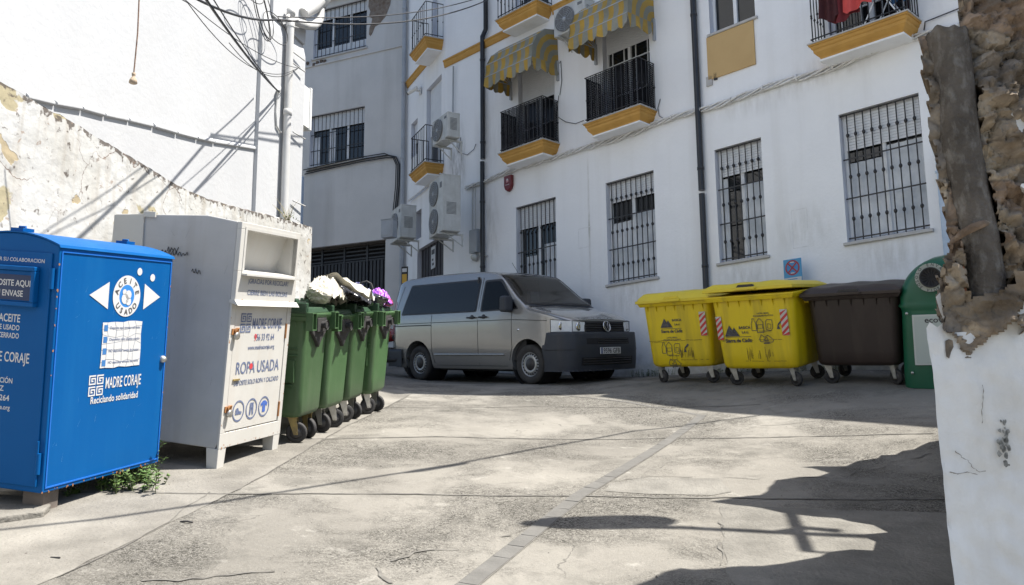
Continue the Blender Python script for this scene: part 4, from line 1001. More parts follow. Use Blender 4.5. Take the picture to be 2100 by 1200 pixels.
# ------------------------------------------------------------------ no stopping sign
u_, z_ = FA.uz(1609, 582, .25); u2_, z2_ = FA.uz(1643, 530, .25)
sg = thing('traffic_sign', 'blue and red no stopping sign standing behind the yellow bins', 'sign', FA.M @ Matrix.Translation(((u_+u2_)/2, -.25, FA.uz(1626, 580, .25)[1])))
hs = (u2_-u_)/2; hz = FA.uz(1626, 531, .25)[1]-FA.uz(1626, 580, .25)[1]
M['sgn_b'] = mat('sign_blue', (.03,.22,.50), .4); M['sgn_r'] = mat('sign_red', (.30,.03,.05), .4)
m = MB(); m.box(-hs,hs,-.006,.006,0,hz, mi=0); m.build('panel', mat('sign_panel', (.05,.28,.52), .4), sg, bevel=.004)
m = MB(); cz = hz*.63; r = hs*.8
def disc(mb, r0, r1, y, cz_, mi, n=28): mb.add([(r0*math.cos(2*math.pi*i/n), y, cz_+r0*math.sin(2*math.pi*i/n)) for i in range(n)] + [(r1*math.cos(2*math.pi*i/n), y, cz_+r1*math.sin(2*math.pi*i/n)) for i in range(n)], [(i,(i+1)%n,(i+1)%n+n,i+n) for i in range(n)], mi=mi)
disc(m, r, r*.80, -.008, cz, 0); disc(m, r*.80, .0001, -.0075, cz, 1)
for an in (45, 135): m.box(-r*.8, r*.8, -.0095, -.0085, -r*.11, r*.11, Matrix.Translation((0,0,cz)) @ Matrix.Rotation(R_(an), 4, 'Y'), mi=0)
m.build('prohibition_disc', [M['sgn_r'], M['sgn_b']], sg, recalc=False)
m = MB(); m.box(-hs+.005, hs-.005, -.0085, -.0072, .01, hz*.22, mi=0); m.box(-hs*.6, hs*.5, -.0098, -.0088, hz*.13, hz*.16, mi=1); m.box(-hs*.8, -hs*.1, -.0098, -.0088, hz*.04, hz*.09, mi=1)
m.box(-r*.25, r*.25, -.0105, -.0098, cz+r*.62, cz+r*.76, mi=0); m.box(-r*.25, r*.25, -.0105, -.0098, cz-r*.76, cz-r*.62, mi=0); m.build('text_strip', [M['txt_w'], M['sgn_b']], sg)
m = MB(); m.tube([(0,.03,-1.6),(0,.03,hz*.9)], .025, 10); m.build('post', M['steel'], sg)
# ------------------------------------------------------------------ used-oil container (blue)
M['blue'] = mat('blue_paint', (.0005,.080,.27), .5, (.001,.092,.30), 1.6, .45, .05, 9, spec=.14, streak=((.02,.17,.40), .18, 4, .5))
M['blue_e'] = mat('blue_trim', (.010,.13,.50), .4)
M['blue_d'] = mat('dark_blue_label', (.012,.03,.09), .6)
def ftext(root, name, items, origin, xdir, ydir, mt):
    """items: (string, u, v, size, width or None, align, mi, bold)"""
    m = MB()
    for it in items:
        s_, u, v, sz = it[:4]; wd = it[4] if len(it) > 4 else None; al = it[5] if len(it) > 5 else 'c'; mi = it[6] if len(it) > 6 else 0; bo = it[7] if len(it) > 7 else .015
        o = Vector(origin) + Vector(xdir)*u + Vector(ydir)*v; m.text(s_, sz, fm(o, xdir, ydir), al, bo, mi, 1.0, wd)
    return m.build(name, mt, root, recalc=False)
def maze_logo(mb, T_, s, mi=0):
    """four small square spirals"""
    t = s*.07
    for (cx, cy) in ((-.27,.27),(.27,.27),(-.27,-.27),(.27,-.27)):
        cx *= s; cy *= s; h = s*.23
        def bar(x0,x1,y0,y1): mb.add([(x0,y0,0),(x1,y0,0),(x1,y1,0),(x0,y1,0)], [(0,1,2,3)], T_, mi)
        bar(cx-h,cx+h,cy+h-t,cy+h); bar(cx-h,cx-h+t,cy-h,cy+h-t); bar(cx-h+t,cx+h,cy-h,cy-h+t); bar(cx+h-t,cx+h,cy-h+t,cy+h*.45)
        bar(cx-h*.35,cx+h-t,cy+h*.45-t,cy+h*.45); bar(cx-h*.35,cx-h*.35+t,cy-h*.4,cy+h*.45-t); bar(cx-h*.35+t,cx+h*.3,cy-h*.4,cy-h*.4+t)
q = ghit(86, 1012, .14); OC = uframe(q.x, q.y, 12, (.078,-.15,1))
oc = thing('oil_container', 'bright blue steel used oil container with arched roof and white lettering', 'recycling container', OC)
W_, L_2, H0, H1 = .74, 1.25, .14, 1.80
def arch(x): t = (x+W_/2)/(W_/2); return H1 + .075*(1-t*t)
m = MB(); prof = [(0,H0),(0,H1)] + [(-W_*i/14, arch(-W_*i/14)) for i in range(1, 14)] + [(-W_,H1),(-W_,H0)]
m.prism(prof, lambda a_,b_,d_: (a_,d_,b_), 0, L_2); m.build('body', M['blue'], oc, bevel=.008)
m = MB(); pr = [(.008,H1-.004)] + [(-W_*i/14*1.0, arch(-W_*i/14)+.012) for i in range(0, 15)] + [(-W_-.012,H1-.012)] ; pr2 = [( -W_*i/14, arch(-W_*i/14)+.0015) for i in range(14,-1,-1)]
m.prism([(.010, H1-.008)] + pr[1:-1] + [(-W_-.010,H1-.008),(-W_-.002,H1-.008)] + pr2 + [(.002,H1-.008)], lambda a_,b_,d_: (a_,d_,b_), -.006, L_2+.010); m.build('roof', M['blue'], oc)
m = MB()
m.box(.0005,.006,.02,L_2-.02,H0+.03,H0+.04); m.box(.0005,.006,.02,L_2-.02,H1-.040,H1-.032); m.box(.0005,.006,.02,.03,H0+.04,H1-.040); m.box(.0005,.006,L_2-.03,L_2-.02,H0+.04,H1-.040)
m.build('panel_trim', M['blue_e'], oc)
m = MB(); m.box(-W_+.05,-.045,-.012,-.001,H0+.04,H1-.05); dr = m.build('door', M['blue'], oc, bevel=.004)
m = MB(); 
for z in (H0+.2, H1-.22): m.tube([(-.03,-.02,z-.07),(-.03,-.02,z+.07)], .016, 8)
m.tube([(-.035,-.025,H0+.05),(-.035,-.025,H0+.35)], .008, 6); m.build('hinge', M['blue'], dr)
m = MB(); m.box(-W_+.16,-.16,-.04,-.0125,1.41,1.62); m.box(-W_+.13,-.13,-.065,-.0125,1.62,1.65); m.box(-W_+.13,-.13,-.055,-.0125,1.38,1.41); m.box(-.16,-.13,-.06,-.0125,1.41,1.62); fl = m.build('deposit_flap', M['blue'], dr, bevel=.005)
m = MB(); m.box(-W_+.17,-.165,-.0425,-.0405,1.42,1.59); m.build('label', M['blue_d'], fl)
X_, Z_ = (1,0,0), (0,0,1); cx = -W_/2
m = MB(); rn = random.Random(31)
for i in range(26):
    y = rn.uniform(.05,L_2-.05); z = rn.uniform(.3,1.6); l = rn.uniform(.01,.07); a = rn.gauss(1.2,.6); w2 = rn.uniform(.0008,.0022); dy, dz = math.cos(a)*l, math.sin(a)*l
    m.add([(.0012,y,z),(.0012,y+w2,z),(.0012,y+dy+w2*.3,z+dz),(.0012,y+dy,z+dz)], [(0,1,2,3)])
m.build('scuff_marks', mat('scratch_pale', (.10,.26,.48), .7), oc, recalc=False)
m = MB()
for i in range(40):
    y = rn.uniform(0,L_2); z = H0+rn.uniform(0,.02) if i < 26 else rn.uniform(H0,H1); yy = y if i < 26 else rn.choice((.004,L_2-.012)); r = rn.uniform(.003,.010); m.add([(.0014,yy+r*math.cos(k*1.05)*rn.uniform(.5,1.3),z+r*math.sin(k*1.05)*rn.uniform(.5,1.6)) for k in range(6)], [tuple(range(6))])
m.build('rust_spots', M['rust'], oc, recalc=False)
ftext(fl, 'lettering', [('DEPOSITE AQUI', -.172, 1.515, .058, .34, 'r'), ('SU ENVASE', -.225, 1.445, .058, .235, 'r')], (0,-.044,0), X_, Z_, M['txt_w'])
ftext(dr, 'lettering', [('GRACIAS POR SU COLABORACION', -.10, 1.68, .036, .56, 'r'), ('SOLO ACEITE', -.26, 1.27, .075, .32, 'r'), ('COMESTIBLE USADO', -.26, 1.215, .05, .36, 'r'), ('EN ENVASE CERRADO', -.26, 1.16, .05, .36, 'r'), ('MADRE CORAJE', -.165, 1.0, .095, .40, 'r', 0, .012), ('INFORMACIÓN', -.285, .855, .05, .28, 'r'), ('JEREZ', -.35, .80, .05, .13, 'r'), ('956 339 264', -.30, .735, .055, .27, 'r'), ('www.madrecoraje.org', -.29, .675, .045, .36, 'r')], (0,-.0135,0), X_, Z_, M['txt_w'])
# graphics on the lit flank (faces +X): x dir = +Y, y dir = +Z
fo = Vector((.004,0,0)); Yd = (0,1,0); m = MB()
def ring(mb, T_, r0, r1, mi=0, n=36): mb.add([(r0*math.cos(2*math.pi*i/n), r0*math.sin(2*math.pi*i/n), 0) for i in range(n)] + [(r1*math.cos(2*math.pi*i/n), r1*math.sin(2*math.pi*i/n), 0) for i in range(n)], [(i,(i+1)%n,(i+1)%n+n,i+n) for i in range(n)], T_, mi)
T1 = fm((.003, .71, 1.48), Yd, Z_)
ring(m, T1, .155, .085, 0); ring(m, T1, .085, .0001, 1); 
m.add([(-.20,.10,0),(-.20,-.10,0),(-.40,0,0)], [(0,1,2)], T1, 0); m.add([(.20,.10,0),(.20,-.10,0),(.40,0,0)], [(0,1,2)], T1, 0)
for s_, a0, da in (('ACEITE', R_(165), -R_(30)), ): m.arc_text(s_, .058, .098, a0, da, T1 @ Matrix.Translation((0,0,.002)), 2)
m.arc_text('USADO', .058, .098, R_(218), R_(26), T1 @ Matrix.Translation((0,0,.002)), 2, inside=True)
for (dx, dy, rr) in ((-.02,-.02,.04),(.015,.01,.035),(.02,-.04,.03),(-.03,.03,.022)): ring(m, T1 @ Matrix.Translation((dx,dy,.002)), rr, .0001, 0, 12)
for (dy, dz) in ((.13,.19),(.29,.15)): ring(m, T1 @ Matrix.Translation((dy,dz,.0)), .03, .0001, 0, 9)
m.build('emblem', [M['txt_w'], mat('emblem_blue', (.03,.2,.55), .5), M['txt_k']], oc, recalc=False)
# cracked instruction sticker
m = MB(); T2 = fm((.0035, .69, 1.12), Yd, Z_); rn = random.Random(3)
gx = [-.22,-.17,-.08,-.0,.07,.14,.22]; gy = [-.17,-.12,-.05,.01,.06,.12,.17]
jit = [[(gx[i]+(rn.uniform(-.018,.018) if 0<i<6 else rn.uniform(-.006,.006)), gy[j]+(rn.uniform(-.016,.016) if 0<j<6 else rn.uniform(-.006,.006))) for i in range(7)] for j in range(7)]
for j in range(6):
    for i in range(6):
        c = [jit[j][i],jit[j][i+1],jit[j+1][i+1],jit[j+1][i]]; mx = sum(p[0] for p in c)/4; my = sum(p[1] for p in c)/4
        m.add([(mx+(x-mx)*.955, my+(y-my)*.955, rn.uniform(0,.0008)) for x, y in c], [(0,1,2,3)], T2, 0)
for k, s_ in enumerate(('Deposite aquí envases cerrados', 'Deposite sólo aceite usado', 'NO depositar aceite de motor', 'NO depositar envases de vidrio')):
    m.text(s_, .028, T2 @ Matrix.Translation((-.14, .115-.085*k, .0018)), 'l', .01, 1, 1, .34); m.add([(-.205,.10-.085*k,.0018),(-.165,.10-.085*k,.0018),(-.165,.145-.085*k,.0018),(-.205,.145-.085*k,.0018)], [(0,1,2,3)], T2, 2)
m.build('sticker', [M['txt_w'], M['txt_b'], mat('sticker_blue', (.04,.16,.40), .6)], oc, recalc=False)
m = MB(); T3 = fm((.003, .445, .83), Yd, Z_); maze_logo(m, T3, .15); m.text('MADRE CORAJE', .115, fm((.003,.545,.80), Yd, Z_), 'l', .012, 0, 1, .40); m.text('Reciclando solidaridad', .07, fm((.003,.40,.70), Yd, Z_), 'l', .015, 0, 1, .52)
m.build('lettering', M['txt_w'], oc, recalc=False)
m = MB(); 
for (x0,x1,y0,y1) in ((-.2,-.04,.06,.2),(-W_+.04,-W_+.2,.06,.2),(-.2,-.04,L_2-.2,L_2-.06),(-W_+.04,-W_+.2,L_2-.2,L_2-.06)): m.box(x0,x1,y0,y1,-.12,H0-.001)
m.build('foot', mat('wooden_block', (.17,.14,.12), .85, (.09,.08,.07), 6, .7, .2, 30), oc)
m = MB(); m.lathe([(0,.035),(.02,.03),(.03,.012),(.03,0)], (.0, L_2-.05, .98), (1,0,0), 12); m.build('lock', M['steel'], oc)
for yy in (.0, L_2-.18):
    m = MB(); m.box(-W_/2-.05, -W_/2+.05, yy+.02, yy+.12, arch(-W_/2)+.012, arch(-W_/2)+.035); m.tube([(-W_/2-.025,yy+.07,arch(-W_/2)+.02),(-W_/2-.025,yy+.07,arch(-W_/2)+.045),(-W_/2+.025,yy+.07,arch(-W_/2)+.045),(-W_/2+.025,yy+.07,arch(-W_/2)+.02)], .008, 6); m.build('lifting_eye', M['blue'], oc)

# ------------------------------------------------------------------ clothing container (white)
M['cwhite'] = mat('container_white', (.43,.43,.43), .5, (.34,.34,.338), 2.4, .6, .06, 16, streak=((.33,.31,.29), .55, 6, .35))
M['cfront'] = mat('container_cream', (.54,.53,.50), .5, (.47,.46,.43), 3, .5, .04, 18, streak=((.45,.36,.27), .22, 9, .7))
q = ghit(440, 962); CC = uframe(q.x, q.y, 13, (.100,-.15,1))
cc_ = thing('clothes_container', 'tall off white metal clothes bank with an open hopper, scuffed and padlocked', 'recycling container', CC)
WC, LC_, z0, z1 = 1.22, 1.04, .17, 2.12
Yb_ = .0
m = MB(); pr = [(-.02,z0),(.0,z0+.05),(.0,z1),(-.30,z1+.035),(-.98,z1-.0),(-WC,z1-.01),(-WC,z0)]
m.prism(pr, lambda a_,b_,d_: (a_,d_,b_), .004, LC_); m.build('body', M['cwhite'], cc_, bevel=.008)
m = MB(); m.prism([(-WC+.0,z0),(-WC+.0,z1-.02),(-.92,z1+.005),(-.90,1.75),(-.96,z0)], lambda a_,b_,d_: (a_,d_,b_), -.012, .003); m.box(-.92,-.80,-.02,.0,z1-.02,z1+.03); m.build('side_panel', mat('container_beige', (.50,.49,.455), .55, (.43,.42,.385), 3, .5, .04, 20), cc_, bevel=.003)
# lit front: frame + door below, hopper above
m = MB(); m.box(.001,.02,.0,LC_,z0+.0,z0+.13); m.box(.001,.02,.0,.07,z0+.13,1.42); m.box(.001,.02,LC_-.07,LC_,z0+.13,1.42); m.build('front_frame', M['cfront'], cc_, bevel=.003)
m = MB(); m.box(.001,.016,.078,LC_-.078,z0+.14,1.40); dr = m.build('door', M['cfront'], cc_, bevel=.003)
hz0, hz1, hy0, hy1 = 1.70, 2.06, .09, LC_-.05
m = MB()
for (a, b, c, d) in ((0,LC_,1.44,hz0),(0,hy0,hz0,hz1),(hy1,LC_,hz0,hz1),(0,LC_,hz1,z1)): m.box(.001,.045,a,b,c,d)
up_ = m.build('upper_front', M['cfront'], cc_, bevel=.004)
m = MB(); m.add([(0.0,-.015,1.425),(.085,-.015,1.405),(.085,LC_+.03,1.405),(0.0,LC_+.03,1.425),(0.0,-.015,1.45),(.05,-.015,1.45),(.05,LC_+.03,1.45),(0.0,LC_+.03,1.45)], [(0,1,2,3),(4,5,6,7),(1,5,6,2),(0,1,5,4),(3,2,6,7)]); m.build('rain_lip', M['cfront'], up_)
# hopper box standing proud, seen open
m = MB(); y0, y1 = hy0, hy1
m.box(.0455,.050,y0-.03,y1+.02,hz0-.03,hz0); m.box(.0455,.050,y0-.03,y1+.02,hz1,hz1+.025); m.box(.0455,.050,y0-.03,y0,hz0,hz1); m.box(.0455,.050,y1,y1+.02,hz0,hz1)
m.build('hopper_frame', M['cfront'], up_)
m = MB(); m.box(.051,.10,y0-.03,y1+.01,hz0-.035,hz0-.02); m.build('hopper_lip', M['cfront'], up_)
# cut-out: recessed chute (body behind is solid so the chute is a shallow tray in front of a hole)
m = MB(); b_ = -.17
m.quad((.045,y0,hz0),(.045,y1,hz0),(b_,y1,hz0+.02),(b_,y0,hz0+.02)); m.quad((b_,y0,hz0),(b_,y1,hz0),(b_+.10,y1,hz1),(b_+.10,y0,hz1)); m.quad((.045,y0,hz0),(b_,y0,hz0),(b_,y0,hz1),(.045,y0,hz1)); m.quad((.045,y1,hz0),(.045,y1,hz1),(b_,y1,hz1),(b_,y1,hz0)); m.quad((.045,y0,hz1),(b_,y0,hz1),(b_,y1,hz1),(.045,y1,hz1))
m.build('hopper', M['cfront'], cc_, recalc=False)
HOLE = (b_-.01, .3, y0-.001, y1+.001, hz0-.001, hz1+.001)
body = [o for o in cc_.children if o.name.startswith('body')][0]
cut = MB(); cut.box(*HOLE); co = cut.build('cut', M['cwhite'])
bm_ = body.modifiers.new('b', 'BOOLEAN'); bm_.operation = 'DIFFERENCE'; bm_.object = co; bm_.solver = 'EXACT'
def bake(o):
    dg = bpy.context.evaluated_depsgraph_get(); e = o.evaluated_get(dg); me = bpy.data.meshes.new_from_object(e); o.modifiers.clear(); o.data = me
bpy.context.view_layer.update(); co.matrix_world = CC; bpy.context.view_layer.update(); bake(body); bpy.data.objects.remove(co)
ftext(up_, 'lettering', [('¡GRACIAS POR RECICLAR!', .53, 1.60, .062, .70, 'c', 0, .012), ('CIERRE BIEN LAS BOLSAS', .53, 1.50, .062, .70, 'c', 0, .012)], (.0475,0,0), Yd, Z_, M['txt_b'])
m = MB(); maze_logo(m, fm((.019,.25,1.25), Yd, Z_), .17); m.build('logo', M['txt_b'], dr, recalc=False)
ftext(dr, 'lettering', [('MADRE CORAJE', .36, 1.20, .13, .52, 'l'), ('956 33 92 64', .42, 1.09, .085, .34, 'l'), ('www.madrecoraje.org', .32, 1.01, .055, .46, 'l'), ('ROPA USADA', .16, .80, .15, .74, 'l', 0, .012), ('DEPOSITE SOLO ROPA Y CALZADO', .15, .70, .06, .76, 'l')], (.0185,0,0), Yd, Z_, M['txt_b'])
m = MB(); ring(m, fm((.0195,.40,.86), Yd, Z_), .028, .0001, 0, 10); m.text('9', .085, fm((.0195,.41,1.09), Yd, Z_), 'l', .02); m.build('red_mark', M['txt_r'], dr, recalc=False)
m = MB()
for k in range(3):
    T_ = fm((.0188,.26+.215*k,.47), Yd, Z_); ring(m, T_, .095, .08, 0)
    if k == 0: m.add([(-.05,-.03,0),(.05,-.03,0),(.055,-.01,0),(.01,.0,0),(-.01,.03,0),(-.045,.02,0)], [(0,1,2,3,4,5)], T_, 0)
    if k == 1: m.add([(-.03,.055,0),(.03,.055,0),(.035,-.055,0),(.012,-.055,0),(0,.02,0),(-.012,-.055,0),(-.035,-.055,0)], [(0,1,4,6),(1,2,3,4),(4,5,6)], T_, 0)
    if k == 2: m.add([(-.025,-.05,0),(.025,-.05,0),(.025,.02,0),(.05,.0,0),(.06,.03,0),(.02,.055,0),(-.02,.055,0),(-.06,.03,0),(-.05,.0,0),(-.025,.02,0)], [(0,1,2,9),(2,3,4,5),(9,2,5,6),(6,7,8,9)], T_, 1)
m.build('pictogram', [M['txt_b'], mat('pictogram_blue', (.05,.12,.42), .6)], dr, recalc=False)
for z in (.50, 1.17):
    m = MB(); m.box(.021,.03,.03,.13,z-.02,z+.03); m.tube([(.04,.06,z),(.045,.06,z+.035),(.045,.10,z+.035),(.04,.10,z)], .008, 6); k = m.build('hasp', M['rust'], dr)
    m = MB(); m.lathe([(0,-.014),(.03,-.014),(.034,-.008),(.034,.008),(.03,.014),(0,.014)], (.045,.08,z-.03), (1,0,0), 14); m.build('padlock', M['steel'], k)
m = MB(); m.box(.019,.03,.12,.22,.745,.76); m.build('latch', M['brass'], dr)
m = MB(); 
for (zz) in (.35, 1.1): m.tube([(.02,LC_-.075,zz),(.02,LC_-.075,zz+.14)], .012, 8)
m.build('hinge', M['rust'], dr)
m = MB()
for y in (.0, LC_-.12):
    m.add([(.018,y,-.03),(.018,y+.10,-.03),(.018,y+.12,z0),(.018,y,z0),(-.08,y,-.03),(-.08,y+.10,-.03),(-.10,y+.12,z0),(-.10,y,z0)], [(0,1,2,3),(7,6,5,4),(0,4,5,1),(1,5,6,2),(3,2,6,7),(0,3,7,4)])
m.build('leg', M['cfront'], cc_, bevel=.004)
m = MB()
for y in (.0, LC_-.16): m.box(-WC+.02,-WC+.15,y,y+.14,-.05,z0)
m.build('rear_leg', M['cwhite'], cc_)
m = MB(); rn = random.Random(33)
for i in range(46):
    if i < 18: y, z = rn.uniform(.0,LC_), z0+rn.uniform(0,.03)
    elif i < 30: y, z = rn.choice((.012,LC_-.012))+rn.uniform(-.006,.006), rn.uniform(z0,1.4)
    else: y, z = rn.uniform(.08,LC_-.08), rn.choice((1.405,1.45,z0+.135,hz0-.01))+rn.uniform(-.004,.004)
    r = rn.uniform(.002,.008); m.add([(.0465 if z > 1.44 else .0212,y+r*math.cos(k*1.05)*rn.uniform(.5,1.2),z+r*math.sin(k*1.05)*rn.uniform(.5,2.2)) for k in range(6)], [tuple(range(6))])
m.build('rust_spots', M['rust'], cc_, recalc=False)
m = MB()
for i in range(30):
    x, z = rn.uniform(-1.1,-.05), rn.uniform(.3,2.0); l = rn.uniform(.02,.12); a = rn.gauss(1.4,.7); w2 = rn.uniform(.001,.003); dx, dz = math.cos(a)*l, math.sin(a)*l; m.add([(x,.0025,z),(x+w2,.0025,z),(x+dx,.0025,z+dz),(x+dx-w2*.4,.0025,z+dz)], [(0,1,2,3)])
m.build('scuff_marks', mat('scratch_grey', (.22,.22,.23), .8), cc_, recalc=False)
# scribbles on the side
m = MB(); T4 = fm((0,-.004,0), (1,0,0), (0,0,1)); rn = random.Random(5)
for (x0, zz, w2, n) in ((-.72,1.80,.28,26),(-.66,1.83,.12,12),(-.40,1.66,.10,10),(-.86,.98,.10,14),(-.74,1.02,.12,12)):
    pts = [(x0+w2*i/n, -.0015, zz+.022*math.sin(i*1.9)+.02*noise.noise(Vector((i*.7,zz*9,0)))) for i in range(n)]; m.tube(pts, .0035, 4)
m.build('scribble', M['txt_k'], cc_)

# ------------------------------------------------------------------ four-wheel bins
def caster(par, x, y, r, yaw, fork, zt):
    m = MB(); off = .04; c, s_ = math.cos(yaw), math.sin(yaw)
    T_ = Matrix.Translation((x,y,0)) @ Matrix.Rotation(yaw, 4, 'Z')
    m.lathe([(r*.6,-.021),(r*.9,-.023),(r,-.015),(r,.015),(r*.9,.023),(r*.6,.021)], (off,0,r), (0,1,0), 22, T_); w_ = m.build('wheel', M['rubber'], par)
    m = MB(); m.lathe([(0,-.024),(r*.25,-.024),(r*.28,-.018),(r*.6,-.016),(r*.6,.016),(r*.28,.018),(r*.25,.024),(0,.024)], (off,0,r), (0,1,0), 16, T_); m.build('rim', mat_hub, w_)
    m = MB()
    for sy in (-.034, .028): m.prism([(off-.022,r-.02),(off+.022,r-.02),(.045,zt-.02),(-.045,zt-.02)], lambda a_,b_,d_: (a_,d_,b_), sy, sy+.006, T_)
    m.box(-.05,.05,-.045,.045,zt-.02,zt-.004,T_); m.tube([T_ @ Vector((off,-.04,r)), T_ @ Vector((off,.04,r))], .012, 8); m.build('fork', fork, w_)
mat_hub = mat('wheel_hub', (.05,.05,.055), .6, (.10,.09,.08), 9, .5)
def bin_(name, label, MX, W, D, H, body, lidm, group, lid='flat', yaws=(.3,-.5,.9,.2), fork=None, r=.10, trunnion=True, gussets=True, front_pocket=False, ajar=0.0, side_panel=False, corner=.10):
    fork = fork or M['steel']; root = thing(name, label, 'bin', MX, group)
    zb, zr = r*2+.05, H-.14; wb, db = W*.84, D*.78; wt, dt = W*.92, D*.90
    # tapered body with rounded corners
    lv = [(zb, .97), (zb+.03, 1.0), (zb+.25, 1.0+.0), (zb+.6*(zr-zb), 1), (zr, 1)]
    m = MB(); n = 6; rings = []
    def ringpts(wx, dy, z, c):
        out = []
        for (sx, sy, a0) in ((1,-1,-90),(1,1,0),(-1,1,90),(-1,-1,180)):
            for i in range(n+1):
                a = R_(a0+90*i/n); out.append((sx*(wx/2-c)+c*math.cos(a), sy*(dy/2-c)+c*math.sin(a), z))
        return out
    lev = [zb, zb+.02, zb+.06] + [zb+.06+(zr-zb-.06)*i/6 for i in range(1, 7)]
    for k, z in enumerate(lev):
        f = (z-zb)/(zr-zb); ins = (.05,.015,0)[k] if k < 3 else 0
        rings.append(ringpts(wb+(wt-wb)*f-ins*2, db+(dt-db)*f-ins*2, z, corner))
    N_ = len(rings[0]); vs_ = [p for r_ in rings for p in r_]
    fs = [(k*N_+i, k*N_+(i+1)%N_, (k+1)*N_+(i+1)%N_, (k+1)*N_+i) for k in range(len(rings)-1) for i in range(N_)]
    m.add(vs_, fs, smooth=True); m.add(rings[0], [tuple(reversed(range(N_)))])
    m.add([(x,y,zr) for x, y, z in rings[-1]], [tuple(range(N_))])
    bd = m.build('body', body, root)
    # rim
    m = MB(); t = .05
    m.frustum((-W/2+.03,W/2-.03,-D/2+.02,D/2-.02), zr-.03, (-W/2,W/2,-D/2,D/2), zr+.02)
    m.box(-W/2,W/2,-D/2,D/2,zr+.02,zr+.05)
    if gussets:
        for sy in (-1, 1):
            yb_ = sy*(dt/2-.01)
            for i in range(7):
                x = -W*.38+W*.76*i/6; m.prism([(yb_, zr-.13), (yb_, zr-.03), (sy*(D/2-.02), zr-.03)], lambda a_,b_,d_: (d_,a_,b_), x-.008, x+.008)
    m.build('rim', body, root, bevel=.008)
    for sx in (-1, 1):                     # side lifting recess + trunnion
        m = MB(); x = sx*W/2
        xs_ = sorted((x, x+sx*.015))
        if trunnion:
            m.tube([(sx*(W/2-.03),0,zr-.07),(sx*(W/2+.05),0,zr-.07)], .035, 12); m.lathe([(.05,-.008),(.05,.008)], (sx*(W/2+.05),0,zr-.07), (1,0,0), 12); m.box(min(x,x-sx*.06),max(x,x-sx*.06),-.11,.11,zr-.14,zr-.0)
        m.build('trunnion', M['rubber'] if side_panel else body, root, bevel=.004)
        if side_panel:                     # dark pointed lifting shield and framed grips, one each end
            m = MB(); xo = sx*(wt/2-.02)
            for yc in (0,):
                m.prism([(yc-.20,zr-.02),(yc+.20,zr-.02),(yc+.17,zr-.15),(yc+.05,zr-.24),(yc,zr-.30),(yc-.05,zr-.24),(yc-.17,zr-.15)], lambda a_,b_,d_: (d_,a_,b_), *sorted((xo, xo+sx*.045)))
            m.build('lifting_shield', M['rubber'], root, bevel=.006)
            m = MB()
            for yc in (-D/2+.045, D/2-.045):
                s0, s1 = sorted((x-sx*.03, x+sx*.045)); t = .014; yb2 = .07
                m.box(s0,s1,yc-yb2/2-.02,yc-yb2/2-.02+t,zr-.11,zr+.05); m.box(s0,s1,yc+yb2/2,yc+yb2/2+t,zr-.11,zr+.05); m.box(s0,s1,yc-yb2/2-.02,yc+yb2/2+t,zr-.12,zr-.108); m.box(s0,s1,yc-yb2/2-.02,yc+yb2/2+t,zr+.045,zr+.058)
            m.build('grip', body, root, bevel=.003)
    zl = zr+.055; g_ = 0
    if lid == 'flat' or lid == 'dome':
        hgt = .075 if lid == 'flat' else .11
        m = MB(); ov = .035; T_ = Matrix.Translation((0, D/2-.06, zl)) @ Matrix.Rotation(-R_(ajar), 4, 'X') @ Matrix.Translation((0, -(D/2-.06), -zl))
        def lf(u, v):
            x = (-W/2-.01)+(W+.02)*u; y = -D/2-ov+(D+ov)*v
            e = min(1, min(u, 1-u)/.10, min(v, 1-v)/.13); e = math.sin(max(0,e)*math.pi/2)
            z = zl+.015+hgt*e*(1-.12*abs(2*u-1)**2) + .006*math.sin(u*math.pi*6)*e
            return (x, y, z)
        m.grid(lf, 36, 20, T_); k = 36
        m.box(-W/2-.012,W/2+.012,-D/2-ov-.002,D/2,zl-.03,zl+.016,T_)
        m.box(-.16,.16,-D/2-ov-.03,-D/2-ov,zl-.02,zl+.018,T_)
        ld = m.build('lid', lidm, root, bevel=.006)
        m = MB(); m.prism([(-.14,-.0),(.14,0),(.11,.035),(-.11,.035)], lambda a_,b_,d_: (a_,d_,b_), -D/2-ov-.004, -D/2-ov+.03, T_ @ Matrix.Translation((0,0,zl+.02))); m.build('handle', M['black'] if lid == 'flat' else lidm, ld)
        m = MB(); 
        for sx in (-.36,.36): m.tube([(sx*W-.06,D/2-.02,zl+.02),(sx*W+.06,D/2-.02,zl+.02)], .025, 10)
        m.build('hinge', lidm, ld)
    elif lid == 'open':      # thrown back lid standing up behind, ridged edge
        m = MB()
        for (x0, x1) in ((-.48,-.30),(-.26,.02),(.06,.33),(.36,.48)):
            m.box(x0*W,x1*W,-D/2-.01,-D/2+.05,zl,zl+.10)
        m.box(-W*.48,W*.48,-D/2+.0,-D/2+.04,zl-.01,zl+.05); m.box(-W*.30,-W*.06,-D/2-.02,-D/2+.04,zl+.04,zl+.13); m.box(W*.18,W*.40,-D/2-.02,-D/2+.04,zl+.04,zl+.13)
        m.frustum((-W*.47,W*.47,-D/2+.02,D/2-.05), zl-.005, (-W*.45,W*.45,-D/2+.05,D/2-.10), zl+.05)
        m.build('lid', lidm, root, bevel=.01)
    # casters
    i = 0
    for (sx, sy) in ((-1,-1),(1,-1),(1,1),(-1,1)):
        caster(root, sx*(wb/2-.11), sy*(db/2-.10), r, yaws[i], fork, zb+.015); i += 1
    if front_pocket:
        m = MB(); yb_ = -dt/2-.004
        m.box(-W*.36,W*.36,-db/2-.035,-db/2-.015,zb+.32,zb+.34); m.box(-W*.36,W*.40,-db/2-.045,-db/2-.02,zb+.62,zb+.635); m.box(-W*.36,W*.40,-db/2-.045,-db/2-.025,zb+.69,zb+.70)
        m.box(W*.24,W*.38,-db/2-.045,-db/2-.02,zb+.36,zb+.58); m.build('moulded_panel', body, root, bevel=.01)
